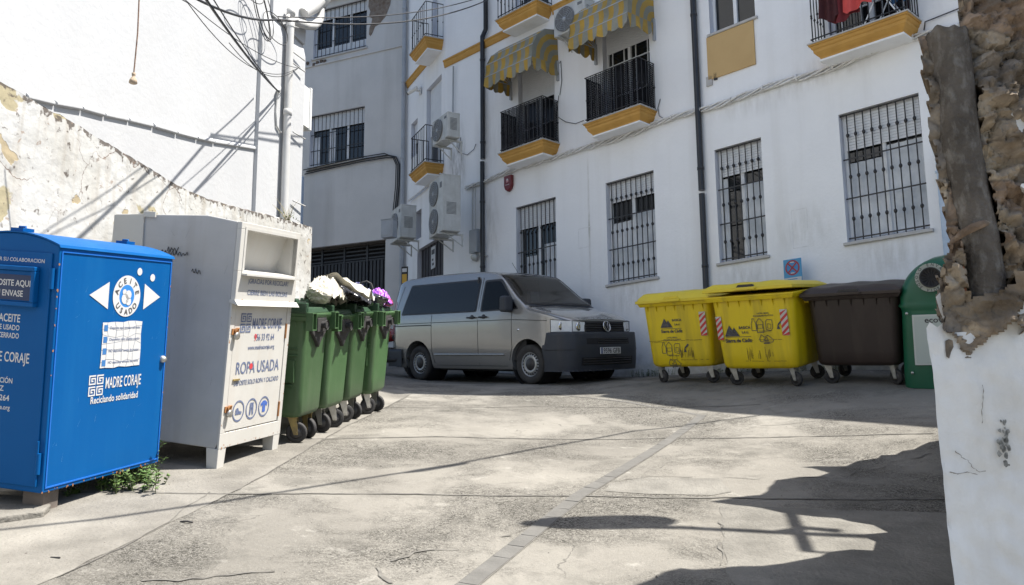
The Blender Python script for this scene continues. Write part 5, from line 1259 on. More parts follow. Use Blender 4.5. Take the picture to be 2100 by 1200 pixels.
    return root
M['g_bin'] = mat('green_plastic', (.058,.145,.050), .42, (.085,.18,.072), 2.2, .7, .08, 9, streak=((.16,.22,.13), .5, 7, .5))
M['g_lid'] = mat('dark_green_plastic', (.022,.055,.028), .45, (.035,.075,.04), 4, .5)
M['y_bin'] = mat('yellow_plastic', (.70,.53,.006), .42, (.60,.44,.008), 1.7, .6, .08, 9, streak=((.20,.15,.03), .5, 6, .45))
M['y_lid'] = mat('yellow_lid_plastic', (.68,.53,.02), .45, (.52,.41,.05), 3, .6, .05, 14)
M['br_bin'] = mat('brown_plastic', (.020,.012,.010), .5, (.034,.022,.018), 1.3, .6, .06, 12, streak=((.10,.075,.06), .35, 4, .5))
M['br_lid'] = mat('brown_lid_plastic', (.028,.018,.014), .5, (.045,.032,.026), 3, .5)
gd = Vector((math.sin(R_(9.6)), math.cos(R_(9.6)), 0)); GW, GD = 1.30, .67
g0 = Vector((-2.06, 8.50, 0)); gx_ = Vector((gd.y, -gd.x, 0))
for i in range(4):
    k_ = (1, 1.22, .92, 1.3)[i]; M['g_bin%d' % i] = mat('green_plastic', (.042*k_,.092*k_,.035*k_), .42, (.060*k_,.118*k_,.050*k_), 2.2+.5*i, .7, .08, 9, streak=((.12,.16,.10), (.35,.6,.45,.65)[i], 6+i, .5))
labs = ['first green wheeled bin, partly hidden by the white clothes container', 'second green wheeled bin from the white clothes container', 'third green wheeled bin from the white clothes container', 'last green wheeled bin in the row, next to the silver van']
for i in range(4):
    c = g0 + gd*(.34+.69*i) - gx_*(GW/2-.02+(0, .0, .02, -.03)[i]); c.z = 0
    G = gframe(c.x, c.y, 9.6 + (0,.8,-1.2,.5)[i], e=.8)
    bin_('wheeled_bin', labs[i], G, GW, GD, (1.40,1.37,1.385,1.38)[i], M['g_bin%d' % i], M['g_lid'], 'green wheeled bins in a row', lid='open', yaws=((-1.3,.2,-.4,.4),(-.9,-.2,.6,.4),(1.2,.7,-.2,.1),(.5,.9,-.1,.3))[i], front_pocket=True, side_panel=True, corner=.06, r=.105, fork=(M['brass'] if i == 0 else M['steel']))
GTOP = lambda i, x, z: (gframe(*(lambda c: (c.x, c.y))(g0 + gd*(.35+.71*i) - gx_*(GW/2)), 9.6, e=.8) @ Vector((x, 0, z)))
# yellow, brown bins
def nearbin(px, py, az, D, extra=0.0):
    q = ghit(px, py); d = Vector((math.sin(R_(az)), math.cos(R_(az)), 0)); c = q + d*(D*.39-.04+extra); return gframe(c.x, c.y, az, e=.9)
Y1 = bin_('wheeled_bin', 'yellow packaging bin with closed rounded lid standing next to the van', nearbin(1403,786,42,1.02), 1.27, 1.02, 1.37, M['y_bin'], M['y_lid'], 'yellow recycling bins', lid='dome', yaws=(-.3,.5,.9,.2))
Y2 = bin_('wheeled_bin', 'yellow packaging bin with a gaping lid next to the brown bin', nearbin(1563,793,45,1.05), 1.37, 1.05, 1.40, M['y_bin'], M['y_lid'], 'yellow recycling bins', lid='flat', ajar=5, yaws=(.5,-.3,.6,.8))
BR = bin_('wheeled_bin', 'dark brown organic waste bin between the yellow bin and the green glass bank', nearbin(1764,789,39,1.0), 1.27, 1.0, 1.32, M['br_bin'], M['br_lid'], None, lid='flat', yaws=(.3,-.5,.4,.9))
M['rw_r'] = mat('reflective_red', (.50,.04,.04), .4); M['rw_w'] = mat('reflective_white', (.50,.50,.48), .4)
def chevron(par, x, z0, z1, w_, y, tilt):
    m = MB(); h = z1-z0; m.add([(x-w_/2,y,z0),(x+w_/2,y,z0),(x+w_/2,y-tilt*h,z1),(x-w_/2,y-tilt*h,z1)], [(0,1,2,3)], mi=1)
    k = 4; s_ = h/k; yf = lambda z: y-tilt*(z-z0)-.002
    for i in range(-1, k+1):
        za = z0+i*s_; poly = [(x-w_/2,za+.0),(x+w_/2,za+w_*.9),(x+w_/2,za+w_*.9+s_*.5),(x-w_/2,za+s_*.5)]
        poly = [(a_, max(z0, min(z1, b_))) for a_, b_ in poly]
        if max(p[1] for p in poly)-min(p[1] for p in poly) > .005: m.add([(a_, yf(b_), b_) for a_, b_ in poly], [(0,1,2,3)], mi=0)
    m.build('reflective_strip', [M['rw_r'], M['rw_w']], par, recalc=False)
def bin_graphics(par, W, D, H, cx, logo_x, sc=1.0, stacked=False):
    zb, zr = .25, H-.14; db, dt = D*.78, D*.90; tl = (dt-db)/2/(zr-zb)
    yv = Vector((0,-tl,1)).normalized(); o = Vector((0, -db/2-.008, zb))
    def T_(x, z): return fm(o + yv*(z-zb) + Vector((x,0,0)), (1,0,0), yv)
    m = MB()
    lx, lz = (cx, .93) if stacked else (logo_x, .80)
    A_ = T_(lx-.09*sc, lz); s = .16*sc
    m.add([(-s*.7,-s*.45,0),(-s*.15,s*.55,0),(s*.15,s*.1,0),(s*.3,s*.35,0),(s*.8,-s*.45,0)], [(0,1,2,3,4)], A_, 0)
    m.text('BASICA', .055*sc, T_(lx+.13*sc, lz+.03), 'c', .03); m.text('S.A.U.', .045*sc, T_(lx+.13*sc, lz-.035), 'c', .03)
    m.add([(-.2*sc,-.085,0),(.2*sc,-.085,0),(.2*sc,-.079,0),(-.2*sc,-.079,0)], [(0,1,2,3)], T_(lx+.01, lz), 0)
    m.text('Sierra de Cádiz', .075*sc, T_(lx+.01, lz-.16*sc), 'c', .03, 0, 1, .42*sc)
    z2 = .60 if stacked else .93; gx0 = cx if stacked else cx+.10
    m.text('LATAS, BRIKS,', .03, T_(gx0, z2+.10), 'c', .02); m.text('ENVASES DE PLASTICO', .03, T_(gx0, z2+.065), 'c', .02)
    def outline(pts, T0, t=.004):
        for a, b in zip(pts, pts[1:]+pts[:1]):
            d = Vector((b[0]-a[0], b[1]-a[1], 0)); l = d.length or 1e-6; nn = Vector((-d.y, d.x, 0))/l*t; A3, B3 = Vector((a[0],a[1],0)), Vector((b[0],b[1],0))
            m.add([A3-nn, B3-nn, B3+nn, A3+nn], [(0,1,2,3)], T0, 0)
    # bottles, cartons, can outlines
    G_ = T_(gx0, z2-.07)
    outline([(-.20,-.06),(-.13,-.06),(-.13,.04),(-.15,.08),(-.15,.11),(-.18,.11),(-.18,.08),(-.20,.04)], G_); outline([(-.12,-.09),(-.02,-.09),(-.02,.06),(-.07,.11),(-.12,.06)], G_); outline([(-.11,-.03),(-.03,-.03),(-.03,.02),(-.11,.02)], G_, .003)
    outline([(.02,-.05),(.09,-.07),(.12,-.03),(.12,.08),(.05,.09),(.02,.06)], G_); outline([(.04,-.03),(.09,-.04),(.10,.02),(.05,.03)], G_, .003)
    m.add([(.18,-.05,0),(.23,-.05,0),(.21,.0,0),(.28,.06,0),(.26,.08,0),(.20,.02,0)], [(0,1,2,3,4,5)], G_, 0)
    z3 = z2-.25 if not stacked else .32
    m.text('NO INTRODUCIR', .022, T_(gx0, z3+.10), 'c', .02); G_ = T_(gx0, z3)
    outline([(-.09,-.04),(.09,-.05),(.11,-.02),(.03,.05),(-.02,.02),(-.07,.06),(-.10,.0)], G_); outline([(-.05,-.02),(.03,-.03),(.01,.02)], G_)
    m.add([(-.05,-.07,0),(.06,-.07,0),(.04,-.055,0),(-.04,-.055,0)], [(0,1,2,3)], G_, 0)
    m.build('printed_signs', M['txt_k'], par, recalc=False)
    chevron(par, W*.355, .72, 1.08, .105, -db/2-.012-tl*(.72-zb), tl)
    return tl, db
tl, db = bin_graphics(Y2, 1.37, 1.05, 1.40, .08, -.26); chevron(Y2, -1.37*.385, .68, 1.02, .09, -db/2-.012-tl*(.68-.25), tl)
bin_graphics(Y1, 1.30, 1.02, 1.37, -.10, 0, .9, stacked=True)
# grime scuffs on the yellow fronts
def scuffs(par, D, H, seed, W=1.3):
    zb, zr = .25, H-.14; db, dt = D*.78, D*.90; tl = (dt-db)/2/(zr-zb); rn = random.Random(seed); m = MB()
    for i in range(16):
        x = rn.uniform(-.15,.25)*1.0; z = rn.uniform(.36,.44); h = rn.uniform(.05,.16); w2 = rn.uniform(.004,.012)
        m.add([(x,-db/2-.0075-tl*(z-zb),z),(x+w2,-db/2-.0075-tl*(z-zb),z),(x+w2*.6,-db/2-.0075-tl*(z+h-zb),z+h),(x,-db/2-.0075-tl*(z+h-zb),z+h)], [(0,1,2,3)])
    for (xa, xb, z) in ((-W*.40,W*.38,.66),(-.18,W*.38,.36),(-W*.38,-.2,.64)):
        n = 14
        for i in range(n):
            if rn.random() < .3: continue
            x = xa+(xb-xa)*i/n; x2 = xa+(xb-xa)*(i+.9)/n; zz = z+rn.uniform(-.004,.004); m.add([(x,-db/2-.0075-tl*(zz-zb),zz),(x2,-db/2-.0075-tl*(zz-zb),zz),(x2,-db/2-.0075-tl*(zz+.006-zb),zz+.006),(x,-db/2-.0075-tl*(zz+.006-zb),zz+.006)], [(0,1,2,3)])
    m.build('scuff_marks', mat('scuff', (.16,.11,.03), .8), par, recalc=False)
scuffs(Y2, 1.05, 1.40, 1); scuffs(Y1, 1.02, 1.37, 2)

# ------------------------------------------------------------------ glass igloo
M['igloo'] = mat('igloo_green', (.005,.085,.042), .38, (.007,.105,.055), 2, .5, .05, 14)
q = ghit(1935, 799); IG = gframe(q.x+.42, q.y+.40, 32, e=.9)
ig = thing('glass_bank', 'green domed bottle bank with a round dark port, partly hidden by the broken wall', 'bottle bank', IG)
Wg, Dg, Hg = 1.25, 1.15, 1.64
m = MB()
def igf(u, v):
    a = 2*math.pi*u; z = Hg*v; e = 6.0
    if v <= .62: s = .97-.06*abs(v-.1) - .02*(v > .6); 
    else:
        t = (v-.62)/.38; s = .96*max(.02, math.sqrt(max(0, 1-t**2.4)))
    if .60 < v < .635: s *= 1.035
    c_, s_ = math.cos(a), math.sin(a); k = (abs(c_)**e+abs(s_)**e)**(-1/e)
    rx = s if v > .62 else s
    return (Wg/2*rx*k*c_, Dg/2*(.97 if v <= .62 else .5+.5*s)*k*s_*(1 if v < .999 else .6), z)
m.grid(igf, 72, 46); m.grid(lambda u, v: (igf(u,1)[0]*(1-v), igf(u,1)[1]*(1-v), Hg), 72, 2); m.build('body', M['igloo'], ig, weld=True)
# port ring
m = MB(); pc = (-.20, -Dg/2*.97+.03, 1.38); ax = Vector((0,-1,.18)).normalized(); T_ = fm(Vector(pc)+ax*.05, (1,0,0), Vector((0,.18,1)))
ring(m, T_, .178, .125, 0, 40); m.build('port_ring', mat('port_cream', (.36,.38,.33), .6, (.26,.28,.24), 9, .6), ig, recalc=False)
m = MB(); m.lathe([(.127,.05),(.127,.075),(.117,.08),(.105,.05),(.04,.04),(0,.038)], pc, ax, 28); 
for i in range(14):
    a = 2*math.pi*i/14; m.tube([T_ @ Vector((.02*math.cos(a),.02*math.sin(a),.0)), T_ @ Vector((.108*math.cos(a),.108*math.sin(a),.018))], .006, 4)
m.build('port', M['rubber'], ig)
m = MB(); m.arc_text('SOLO ENVASES', .048, .142, R_(195), -R_(19), T_ @ Matrix.Translation((0,0,.002)), 0); m.arc_text('DE VIDRIO', .048, .142, R_(212), R_(15), T_ @ Matrix.Translation((0,0,.002)), 0, inside=True); m.build('lettering', M['txt_k'], ig, recalc=False)
m = MB(); yb_ = -Dg/2*.97-.012; m.box(-.44,.40,yb_-.004,yb_+.05,.30,.93, mi=0); m.box(-.42,.38,yb_-.006,yb_-.0041,.32,.91, mi=1); lb = m.build('label_panel', [mat('label_grey', (.50,.53,.50), .5), mat('label_grey_inner', (.42,.47,.44), .5)], ig, bevel=.004)
ftext(lb, 'lettering', [('ecovidrio', -.10, .83, .10, .40, 'c', 0, .02), ('VIDRIO', 0, .5, .07, .3)], (0,yb_-.008,0), X_, Z_, M['txt_k'])
m = MB(); m.box(-.05,.05,yb_-.009,yb_-.007,.72,.765); m.build('red_tab', M['txt_r'], lb)
m = MB()
for (x0,z0_2,x1,z1_2) in ((-.2,.58,.2,.585),(-.2,.70,.2,.705),(-.2,.585,-.195,.70),(.195,.585,.2,.70),(-.12,.61,-.05,.68),(-.03,.60,.02,.67),(.05,.61,.12,.67)): m.box(x0,x1,yb_-.009,yb_-.007,z0_2,z1_2)
m.build('pictogram', M['txt_k'], lb)
m = MB(); m.lathe([(0,-.012),(.018,-.01),(.018,0)], (-.5,yb_+.015,.95), (0,1,0), 10); m.lathe([(0,-.012),(.018,-.01),(.018,0)], (-.48,yb_+.015,.2), (0,1,0), 10); m.build('bolt', M['steel'], ig)

# ------------------------------------------------------------------ rubbish bags on the bins
def blob(c, s, seed, amp=.25, sub=5, fr=2.2, squash=None, crease=.12):
    bm = bmesh.new(); bmesh.ops.create_icosphere(bm, subdivisions=sub, radius=1)
    for v in bm.verts:
        p = v.co.copy(); d = 1 + amp*noise.noise(p*fr*.6+Vector((seed,0,0))) + crease*(.25-abs(noise.noise(p*fr*1.3+Vector((0,seed,0)))))*1.6 + crease*.9*(.2-abs(noise.noise(p*fr*2.9+Vector((0,seed,5))))) + crease*.4*(.2-abs(noise.noise(p*fr*6+Vector((3,seed,5)))))
        v.co = Vector((p.x*s[0]*d, p.y*s[1]*d, p.z*s[2]*d)) + Vector(c)
    vs_ = [tuple(v.co) for v in bm.verts]; fs = [tuple(v.index for v in f.verts) for f in bm.faces]; bm.free(); return vs_, fs
def bag(name, label, c, s, mt, seed, tie=True, **k):
    c = Vector(c); root = thing(name, label, 'rubbish bag', Matrix.Translation(c - Vector((0,0,s[2]*.8))), None)
    m = MB(); v, f = blob((0,0,s[2]*.8), s, seed, **k); m.add(v, f, smooth=True); m.build('sack', mt, root)
    if tie:
        m = MB(); m.lathe([(.05,0),(.02,.03),(.018,.05),(.05,.09),(.07,.13)], (s[0]*.3,0,s[2]*1.62), (.3,0,1), 9); m.build('knot', mt, root)
    return root
M['bag_w'] = mat('white_plastic_sheet', (.52,.50,.45), .28, (.34,.31,.22), 3, .6, .3, 9, spec=.6)
M['bag_k'] = mat('black_plastic_sack', (.018,.018,.022), .22, (.03,.03,.035), 3, .5, .4, 9, spec=.7)
M['bag_p'] = mat('purple_plastic_sack', (.42,.12,.62), .3, (.30,.08,.5), 4, .5, .3, 10, spec=.6)
def heap(name, label, c, sx_, sy_, h, mt, seed, part='film'):
    root = thing(name, label, 'rubbish bag', Matrix.Translation(c)); m = MB()
    def f(u, v):
        a = 2*math.pi*u; r = v; q = Vector((math.cos(a)*r*2.2, math.sin(a)*r*2.2, seed)); wq = q + Vector((noise.noise(q*1.3), noise.noise(q*1.3+Vector((5,0,0))), 0))*.6
        rid = 1-abs(noise.noise(wq*1.5))*3.2; rid2 = 1-abs(noise.noise(wq*3.4+Vector((0,4,0))))*3
        rr = r*(1+.28*noise.noise(Vector((math.cos(a)*1.6, math.sin(a)*1.6, seed+3))))
        z = h*((1-r**2.2)*(.62+.35*noise.noise(q*.8)) + .22*rid*(1-r*.6) + .10*rid2)
        return (sx_*rr*math.cos(a), sy_*rr*math.sin(a), z - .10*(r > .92)*h)
    m.grid(f, 110, 40); m.build(part, mt, root, weld=True); return root
heap('rubbish_bag', 'crumpled white and cream plastic sack heaped on the green bins', Vector(P(668, 612, 9.3)), .24, .33, .27, M['bag_w'], 3.3, 'sack')
# drooping sheet part
bw = thing('plastic_sheet', 'stiff white plastic sheet leaning over the black sack on the green bins', 'plastic sheet', Matrix.Translation(P(700,600,9.5)))
m = MB(); m.grid(lambda u, v: ((u-.45)*.62, (v-.5)*.42+.03*math.sin(u*9), .16*math.sin(min(1,u*1.7)*math.pi*.55)*(1) - .30*max(0,u-.35) + .05*math.sin(v*8+u*5)-.02*abs(math.sin(u*14+v*3))+.02), 30, 20); m.build('sheet', M['bag_w'], bw)
heap('rubbish_bag', 'shiny black rubbish sack between the white sheet and the purple sack', Vector(P(708, 620, 9.9)), .28, .34, .20, M['bag_k'], 8.1, 'sack')
heap('rubbish_bag', 'small black and blue printed sack on the third green bin', Vector(P(740, 616, 10.4)), .18, .22, .24, mat('printed_sack', (.05,.05,.14), .25, (.50,.53,.65), 5, 1, .3, 10, lo=.52, hi=.56), 11.3, 'sack')
heap('rubbish_bag', 'bright purple rubbish sack on the last green bin', Vector(P(776, 624, 10.9)), .19, .22, .20, M['bag_p'], 15.7, 'sack')
m = MB(); a0 = Vector(P(737,590,10.2)); pts = [Vector(P(x,y,10.3)) for x, y in ((735,588),(741,580),(752,577),(761,582),(765,594))]; m.tube(pts, .012, 6); 
tag(m.build('bent_hose', M['rubber']), 'bent black hose sticking up out of the rubbish', 'hose')
m = MB(); pts = [Vector(P(x,y,10.8)) for x, y in ((795,610),(804,617),(806,625),(799,628),(786,622))]; m.tube(pts, .005, 5); tag(m.build('red_wire', mat('red_wire', (.6,.06,.04), .5)), 'thin red wire loop beside the purple sack', 'wire')
# crushed things inside rims
for i, (px, py, D_, s_, mt, lb, sd) in enumerate(((655,606,9.0,(.14,.2,.08),M['bag_w'],'small cream sack at the rim of the first green bin',21),(757,618,10.6,(.2,.2,.09),M['bag_k'],'flat black sack under the purple sack',23))):
    bag('rubbish_bag', lb, P(px,py,D_), s_, mt, sd, tie=False, amp=.4)

# ------------------------------------------------------------------ weed by the blue container
M['leaf'] = mat('weed_leaf', (.07,.14,.03), .55, (.12,.18,.05), 7, .7); M['stem'] = mat('weed_stem', (.12,.15,.06), .7)
def weed(px, py, w2, h, n, seed, label):
    q = ghit(px, py); rn = random.Random(seed); root = thing('weed', label, 'plant', Matrix.Translation(q), 'weeds by the containers')
    ms, ml = MB(), MB()
    for i in range(n):
        bx, by = rn.gauss(0, w2*.35), rn.gauss(0, w2*.2)*.6+bx_k*0 if False else rn.gauss(0, .05); hh2 = h*rn.uniform(.45,1.0)
        bz = gz(q.x+bx, q.y+by)-q.z; lean = Vector((rn.gauss(0,.25), rn.gauss(-.1,.2), 0)); pts = [Vector((bx,by,bz-.01)) + lean*(t*hh2) + Vector((0,0,hh2*(t-.15*t*t))) for t in (0,.25,.5,.75,1)]
        ms.tube(pts, [.003,.0028,.0022,.0018,.001], 4)
        for j in range(14):
            t = rn.uniform(.15,1); k = min(3, int(t*4)); p = pts[k].lerp(pts[k+1], t*4-k); a = rn.uniform(0, 6.28); up = rn.uniform(-.2,.7); d = Vector((math.cos(a), math.sin(a), up)).normalized(); l = rn.uniform(.022,.05); s_ = d.cross(Vector((0,0,1))).normalized()*l*.32; nn = Vector((0,0,1))*l*.12
            ml.add([p, p+d*l*.45+s_-nn*.5, p+d*l, p+d*l*.45-s_-nn*.5, p+d*l*.5+nn*.3], [(0,1,4),(1,2,4),(2,3,4),(3,0,4)])
    ms.build('stem', M['stem'], root); ml.build('leaves', M['leaf'], root, recalc=False)
bx_k = 0
weed(232, 1006, .50, .21, 40, 1, 'bushy green weed growing under the edge of the blue container')
weed(276, 990, .30, .20, 30, 2, 'leafy weed between the blue and the white container')
weed(303, 975, .08, .36, 12, 3, 'tall thin weed sprig at the far corner of the blue container')
weed(150, 1012, .05, .07, 6, 4, 'tiny weed by the wooden block under the blue container')
weed(88, 1038, .05, .05, 5, 5, 'tiny weed growing by the broken pale slab')
# pale broken slab at the left edge
q = ghit(20, 1050); m = MB(); sl_ = [(-.6,-.45),(.15,-.28),(.30,-.05),(.22,.12),(-.1,.25),(-.6,.22)]
T_ = gframe(q.x, q.y, 12); m.prism([(a_+.02*noise.noise(Vector((a_*9,b_*9,0))), b_) for a_, b_ in sl_], lambda a_,b_,d_: (a_,b_,d_), -.05, .045, T_)
tag(m.build('concrete_slab', M['smooth_conc'], bevel=.012), 'broken pale concrete slab at the foot of the blue container', 'slab')
# litter twigs
m = MB(); q = ghit(383,1073); m.tube([q+Vector((-.05,.02,.008)), q+Vector((0,0,.012)), q+Vector((.045,-.02,.006))], .006, 5); tag(m.build('twig', M['rubber']), 'short dark twig lying on the concrete', 'twig')
m = MB(); q = ghit(113,1146); m.tube([q+Vector((-.03,.01,.006)), q+Vector((.03,-.005,.006))], .005, 5); tag(m.build('twig', M['rubber']), 'tiny dark twig on the worn concrete away from the containers', 'twig')
# ------------------------------------------------------------------ van
fw = ghit(1092, 788); rw = ghit(869, 780)
fw = Vector(P(1090,788,14.4)); rw = Vector(P(868,780,16.5))
vx = (rw-fw).normalized(); side = -NA; vy = (side - vx*side.dot(vx)); farw = Vector(P(1240,775,15.5)); 
vy = (fw-farw); vy = Vector((side.x, side.y, -.075)); vy = (vy - vx*vy.dot(vx)).normalized(); vz = vx.cross(vy)
VO = fw - vx*.894 - vy*.86
VM = Matrix(((vx.x,vy.x,vz.x,VO.x),(vx.y,vy.y,vz.y,VO.y),(vx.z,vy.z,vz.z,VO.z),(0,0,0,1)))
van = thing('parked_van', 'silver passenger van with dark grey bumper and tinted side windows parked along the facade', 'van', VM)
def lerp_tab(tab, x):
    if x <= tab[0][0]: return tab[0][1]
    for a, b in zip(tab[:-1], tab[1:]):
        if x <= b[0]: f = (x-a[0])/(b[0]-a[0]); return a[1]+(b[1]-a[1])*f
    return tab[-1][1]
def smooth_tab(tab, x, w=.06):
    return sum(lerp_tab(tab, x+d*w) for d in (-1,-.5,0,.5,1))/5
Ttab = [(0,1.05),(.06,1.095),(.3,1.175),(.6,1.24),(.84,1.29),(.90,1.315),(1.2,1.52),(1.64,1.87),(1.80,1.95),(2.1,1.995),(2.8,2.03),(3.8,2.03),(4.5,2.0),(4.72,1.94),(4.80,1.83),(4.86,1.4)]
def T(x): return smooth_tab(Ttab, x, .05)
Ytab = [(.0,.72),(.06,.80),(.15,.865),(.3,.915),(.5,.942),(.8,.952),(4.3,.952),(4.6,.94),(4.78,.90),(4.86,.84)]
def yscale(x): return smooth_tab(Ytab, x, .04)/.952
ZY = [(.24,.86),(.32,.91),(.5,.938),(.75,.952),(1.0,.952),(1.12,.948),(1.25,.93),(1.5,.872),(1.78,.795),(1.9,.765),(2.05,.71)]
def yz(z): return smooth_tab(ZY, z, .03)
def sh(x, y):     # plan curvature of nose, windscreen and tail
    a = abs(y)/.95; nose = max(0, 1-x/1.0); ws = max(0, 1-abs(x-1.2)/.9)*.6
    return .17*a**3*nose + .10*a*a*ws - (.07*a**3*max(0,(x-4.4)/.46) if x > 4.4 else 0)
def crown(f): return .022*(1-f*f)
def section(x):
    t = T(x); s_ = yscale(x); zb = min(1.25, t-.075); ze = max(zb+.012, t-.062)
    zl = [.24,.30,.42,.60,.80,min(1.0,zb-.10),min(1.12,zb-.05),zb,zb+(ze-zb)*.33,zb+(ze-zb)*.66,ze]
    pts = [(yz(z)*s_, z) for z in zl]; ye = pts[-1][0]
    pts += [(ye-.018, t-.030),(ye-.055, t-.010),(ye-.12,t)] + [(f*(ye-.12), t+crown(f)*(ye)) for f in (.66,.33,0)]
    return pts
XS = [0,.03,.07,.12,.2,.3,.4,.5,.6,.7,.8,.86,.9,.95,1.05,1.15,1.25,1.35,1.45,1.55,1.62,1.7,1.8,1.9,2.0,2.2,2.4,2.7,3.0,3.3,3.6,3.9,4.2,4.4,4.5,4.58,4.65,4.71,4.76,4.80,4.83,4.86]
m = MB(); secs = []
for x in XS:
    p = section(x); full = [(y, z) for y, z in p] + [(-y, z) for y, z in reversed(p[:-1])]; secs.append([(x+sh(x,y), y, z) for y, z in full])
NS = len(secs[0]); vs_ = [p for s_ in secs for p in s_]
m.add(vs_, [(k*NS+i, k*NS+(i+1)%NS, (k+1)*NS+(i+1)%NS, (k+1)*NS+i) for k in range(len(XS)-1) for i in range(NS)] + [tuple(reversed(range(NS))), tuple((len(XS)-1)*NS+i for i in range(NS))])
M['silver'] = mat('silver_paint', (.31,.31,.305), .26, (.27,.27,.265), 1.5, .5, metal=.5, coat=1.0, spec=.5)
M['silver'].node_tree.nodes['Principled BSDF'].inputs['Coat Roughness'].default_value = .04
M['vplastic'] = mat('grey_bumper_plastic', (.020,.025,.036), .55, (.034,.039,.050), 4, .5, .05, 40)
M['vglass'] = mat('car_glass', (.006,.007,.008), .02, spec=.22); M['vglass'].node_tree.nodes['Principled BSDF'].inputs['IOR'].default_value = 1.42
def clear_glass():
    mm = bpy.data.materials.new('windscreen_glass'); mm.use_nodes = True; t = mm.node_tree; N = t.nodes; L = t.links; N.clear()
    o_ = N.new('ShaderNodeOutputMaterial'); x = N.new('ShaderNodeMixShader'); tr = N.new('ShaderNodeBsdfTransparent'); tr.inputs[0].default_value = (.70,.74,.74,1); gl = N.new('ShaderNodeBsdfGlossy'); gl.inputs['Roughness'].default_value = .02; fr = N.new('ShaderNodeFresnel'); fr.inputs[0].default_value = 1.45
    L.new(fr.outputs[0], x.inputs[0]); L.new(tr.outputs[0], x.inputs[1]); L.new(gl.outputs[0], x.inputs[2]); L.new(x.outputs[0], o_.inputs[0]); return mm
M['clear'] = clear_glass()
M['tint'] = mat('tinted_glass', (.007,.007,.007), .02, spec=.5); M['tint'].node_tree.nodes['Principled BSDF'].inputs['IOR'].default_value = 1.45
M['chrome'] = mat('chrome', (.65,.66,.68), .12, metal=1.0)
body = m.build('body', M['silver'], van); 
def arch_cut(o, r=.42):
    cs = []
    for x in (.894, 3.894):
        c = MB(); c.lathe([(r,-1.2),(r,1.2)], (x,0,.36), (0,1,0), 40, smooth=False)
        n_ = 40; b = len(c.v)-80; c.f.append(tuple(reversed(range(0,40)))); c.f.append(tuple(range(40,80))); c.mi += [0,0]; c.sm += [False,False]
        co = c.build('cut', M['dark']); co.matrix_world = VM; cs.append(co)
        bm_ = o.modifiers.new('b','BOOLEAN'); bm_.operation = 'DIFFERENCE'; bm_.object = co; bm_.solver = 'EXACT'
    bpy.context.view_layer.update(); bake(o)
    for c in cs: bpy.data.objects.remove(c)
arch_cut(body, .405); smooth_by_angle(body.data, 28)
def onside(x, z, off=.004, sgn=1):
    y = (yz(z)*yscale(x)+off)*sgn; return (x+sh(x,y), y, z)
def side_patch(poly, off, name, mt, par, sgn=1, thick=.006, r=.05, sub=.12):
    # rounded polygon in x,z draped on the body side
    pts = []
    n = len(poly)
    for i in range(n):
        a, b, c = Vector(poly[i-1]), Vector(poly[i]), Vector(poly[(i+1)%n]); d1, d2 = (a-b), (c-b); rr = min(r, d1.length*.45, d2.length*.45); p1, p2 = b+d1.normalized()*rr, b+d2.normalized()*rr
        for k in range(5): t = k/4; pts.append((1-t)**2*p1 + 2*t*(1-t)*b + t*t*p2)
    bm = bmesh.new(); vv = [bm.verts.new((p.x, 0, p.y)) for p in pts]; f = bm.faces.new(vv); bmesh.ops.triangulate(bm, faces=[f])
    for _ in range(3):
        es = [e for e in bm.edges if e.calc_length() > sub]
        if es: bmesh.ops.subdivide_edges(bm, edges=es, cuts=1); bmesh.ops.triangulate(bm, faces=bm.faces[:])
    for v in bm.verts: v.co = onside(v.co.x, v.co.z, off, sgn)
    me = bpy.data.meshes.new(name); bm.to_mesh(me); bm.free()
    for p in me.polygons: p.use_smooth = True
    me.materials.append(mt); o = link(bpy.data.objects.new(name, me)); o.parent = par
    return o
bm = bmesh.new(); bm.from_mesh(body.data)
bmesh.ops.delete(bm, geom=[f for f in bm.faces if .97 < f.calc_center_median().x < 1.72 and f.calc_center_median().z > T(f.calc_center_median().x)-.055-.07*abs(f.calc_center_median().y) and abs(f.calc_center_median().y) < .70], context='FACES'); bm.to_mesh(body.data); bm.free()
wins = {'door_window': [(1.10,1.30),(2.05,1.285),(2.05,1.80),(1.66,1.80)], 'rear_side_window': [(2.22,1.285),(4.40,1.29),(4.24,1.83),(2.22,1.83)]}
for sgn in (1, -1):
    o = side_patch([(1.06,1.275),(2.09,1.26),(2.09,1.835),(1.62,1.835)], .003, 'window_seal', M['black'], van, sgn)
    side_patch(wins['door_window'], .006, 'side_window', M['vglass'], o, sgn)
    o = side_patch([(2.19,1.262),(4.44,1.265),(4.26,1.86),(2.19,1.86)], .003, 'window_seal', M['black'], van, sgn)
    side_patch(wins['rear_side_window'], .006, 'side_window', M['tint'], o, sgn)
# windscreen
def top_pt(x, f, off=.0, inset=0.0):
    t = T(x); s_ = yscale(x); zb = min(1.25, t-.075); ze = max(zb+.012, t-.062); ye = yz(ze)*s_ - .085 - inset
    y = ye*f; z = t + crown(min(1,abs(f)*ye/(ye+.001)))*ye*.9; return Vector((x+sh(x,y), y, z)) + Vector((-.55,0,.83))*off
def top_patch(x0, x1, off, inset, name, mt, par, nu=16, nv=20):
    m = MB(); m.grid(lambda u, v: top_pt(x0+(x1-x0)*v, -1+2*u, off, inset), nu, nv); return m.build(name, mt, par)
m = MB(); x0, x1 = .955, 1.725
m.grid(lambda u, v: top_pt(x0+.045*v, -1+2*u, .007, -.03), 20, 1); m.grid(lambda u, v: top_pt(x1-.045*v, -1+2*u, .007, -.03), 20, 1)
for s_ in (-1, 1): m.grid(lambda u, v: top_pt(x0+(x1-x0)*v, s_*(1-.07*u), .007, -.03), 1, 16)
ws = m.build('windscreen_seal', M['black'], van)
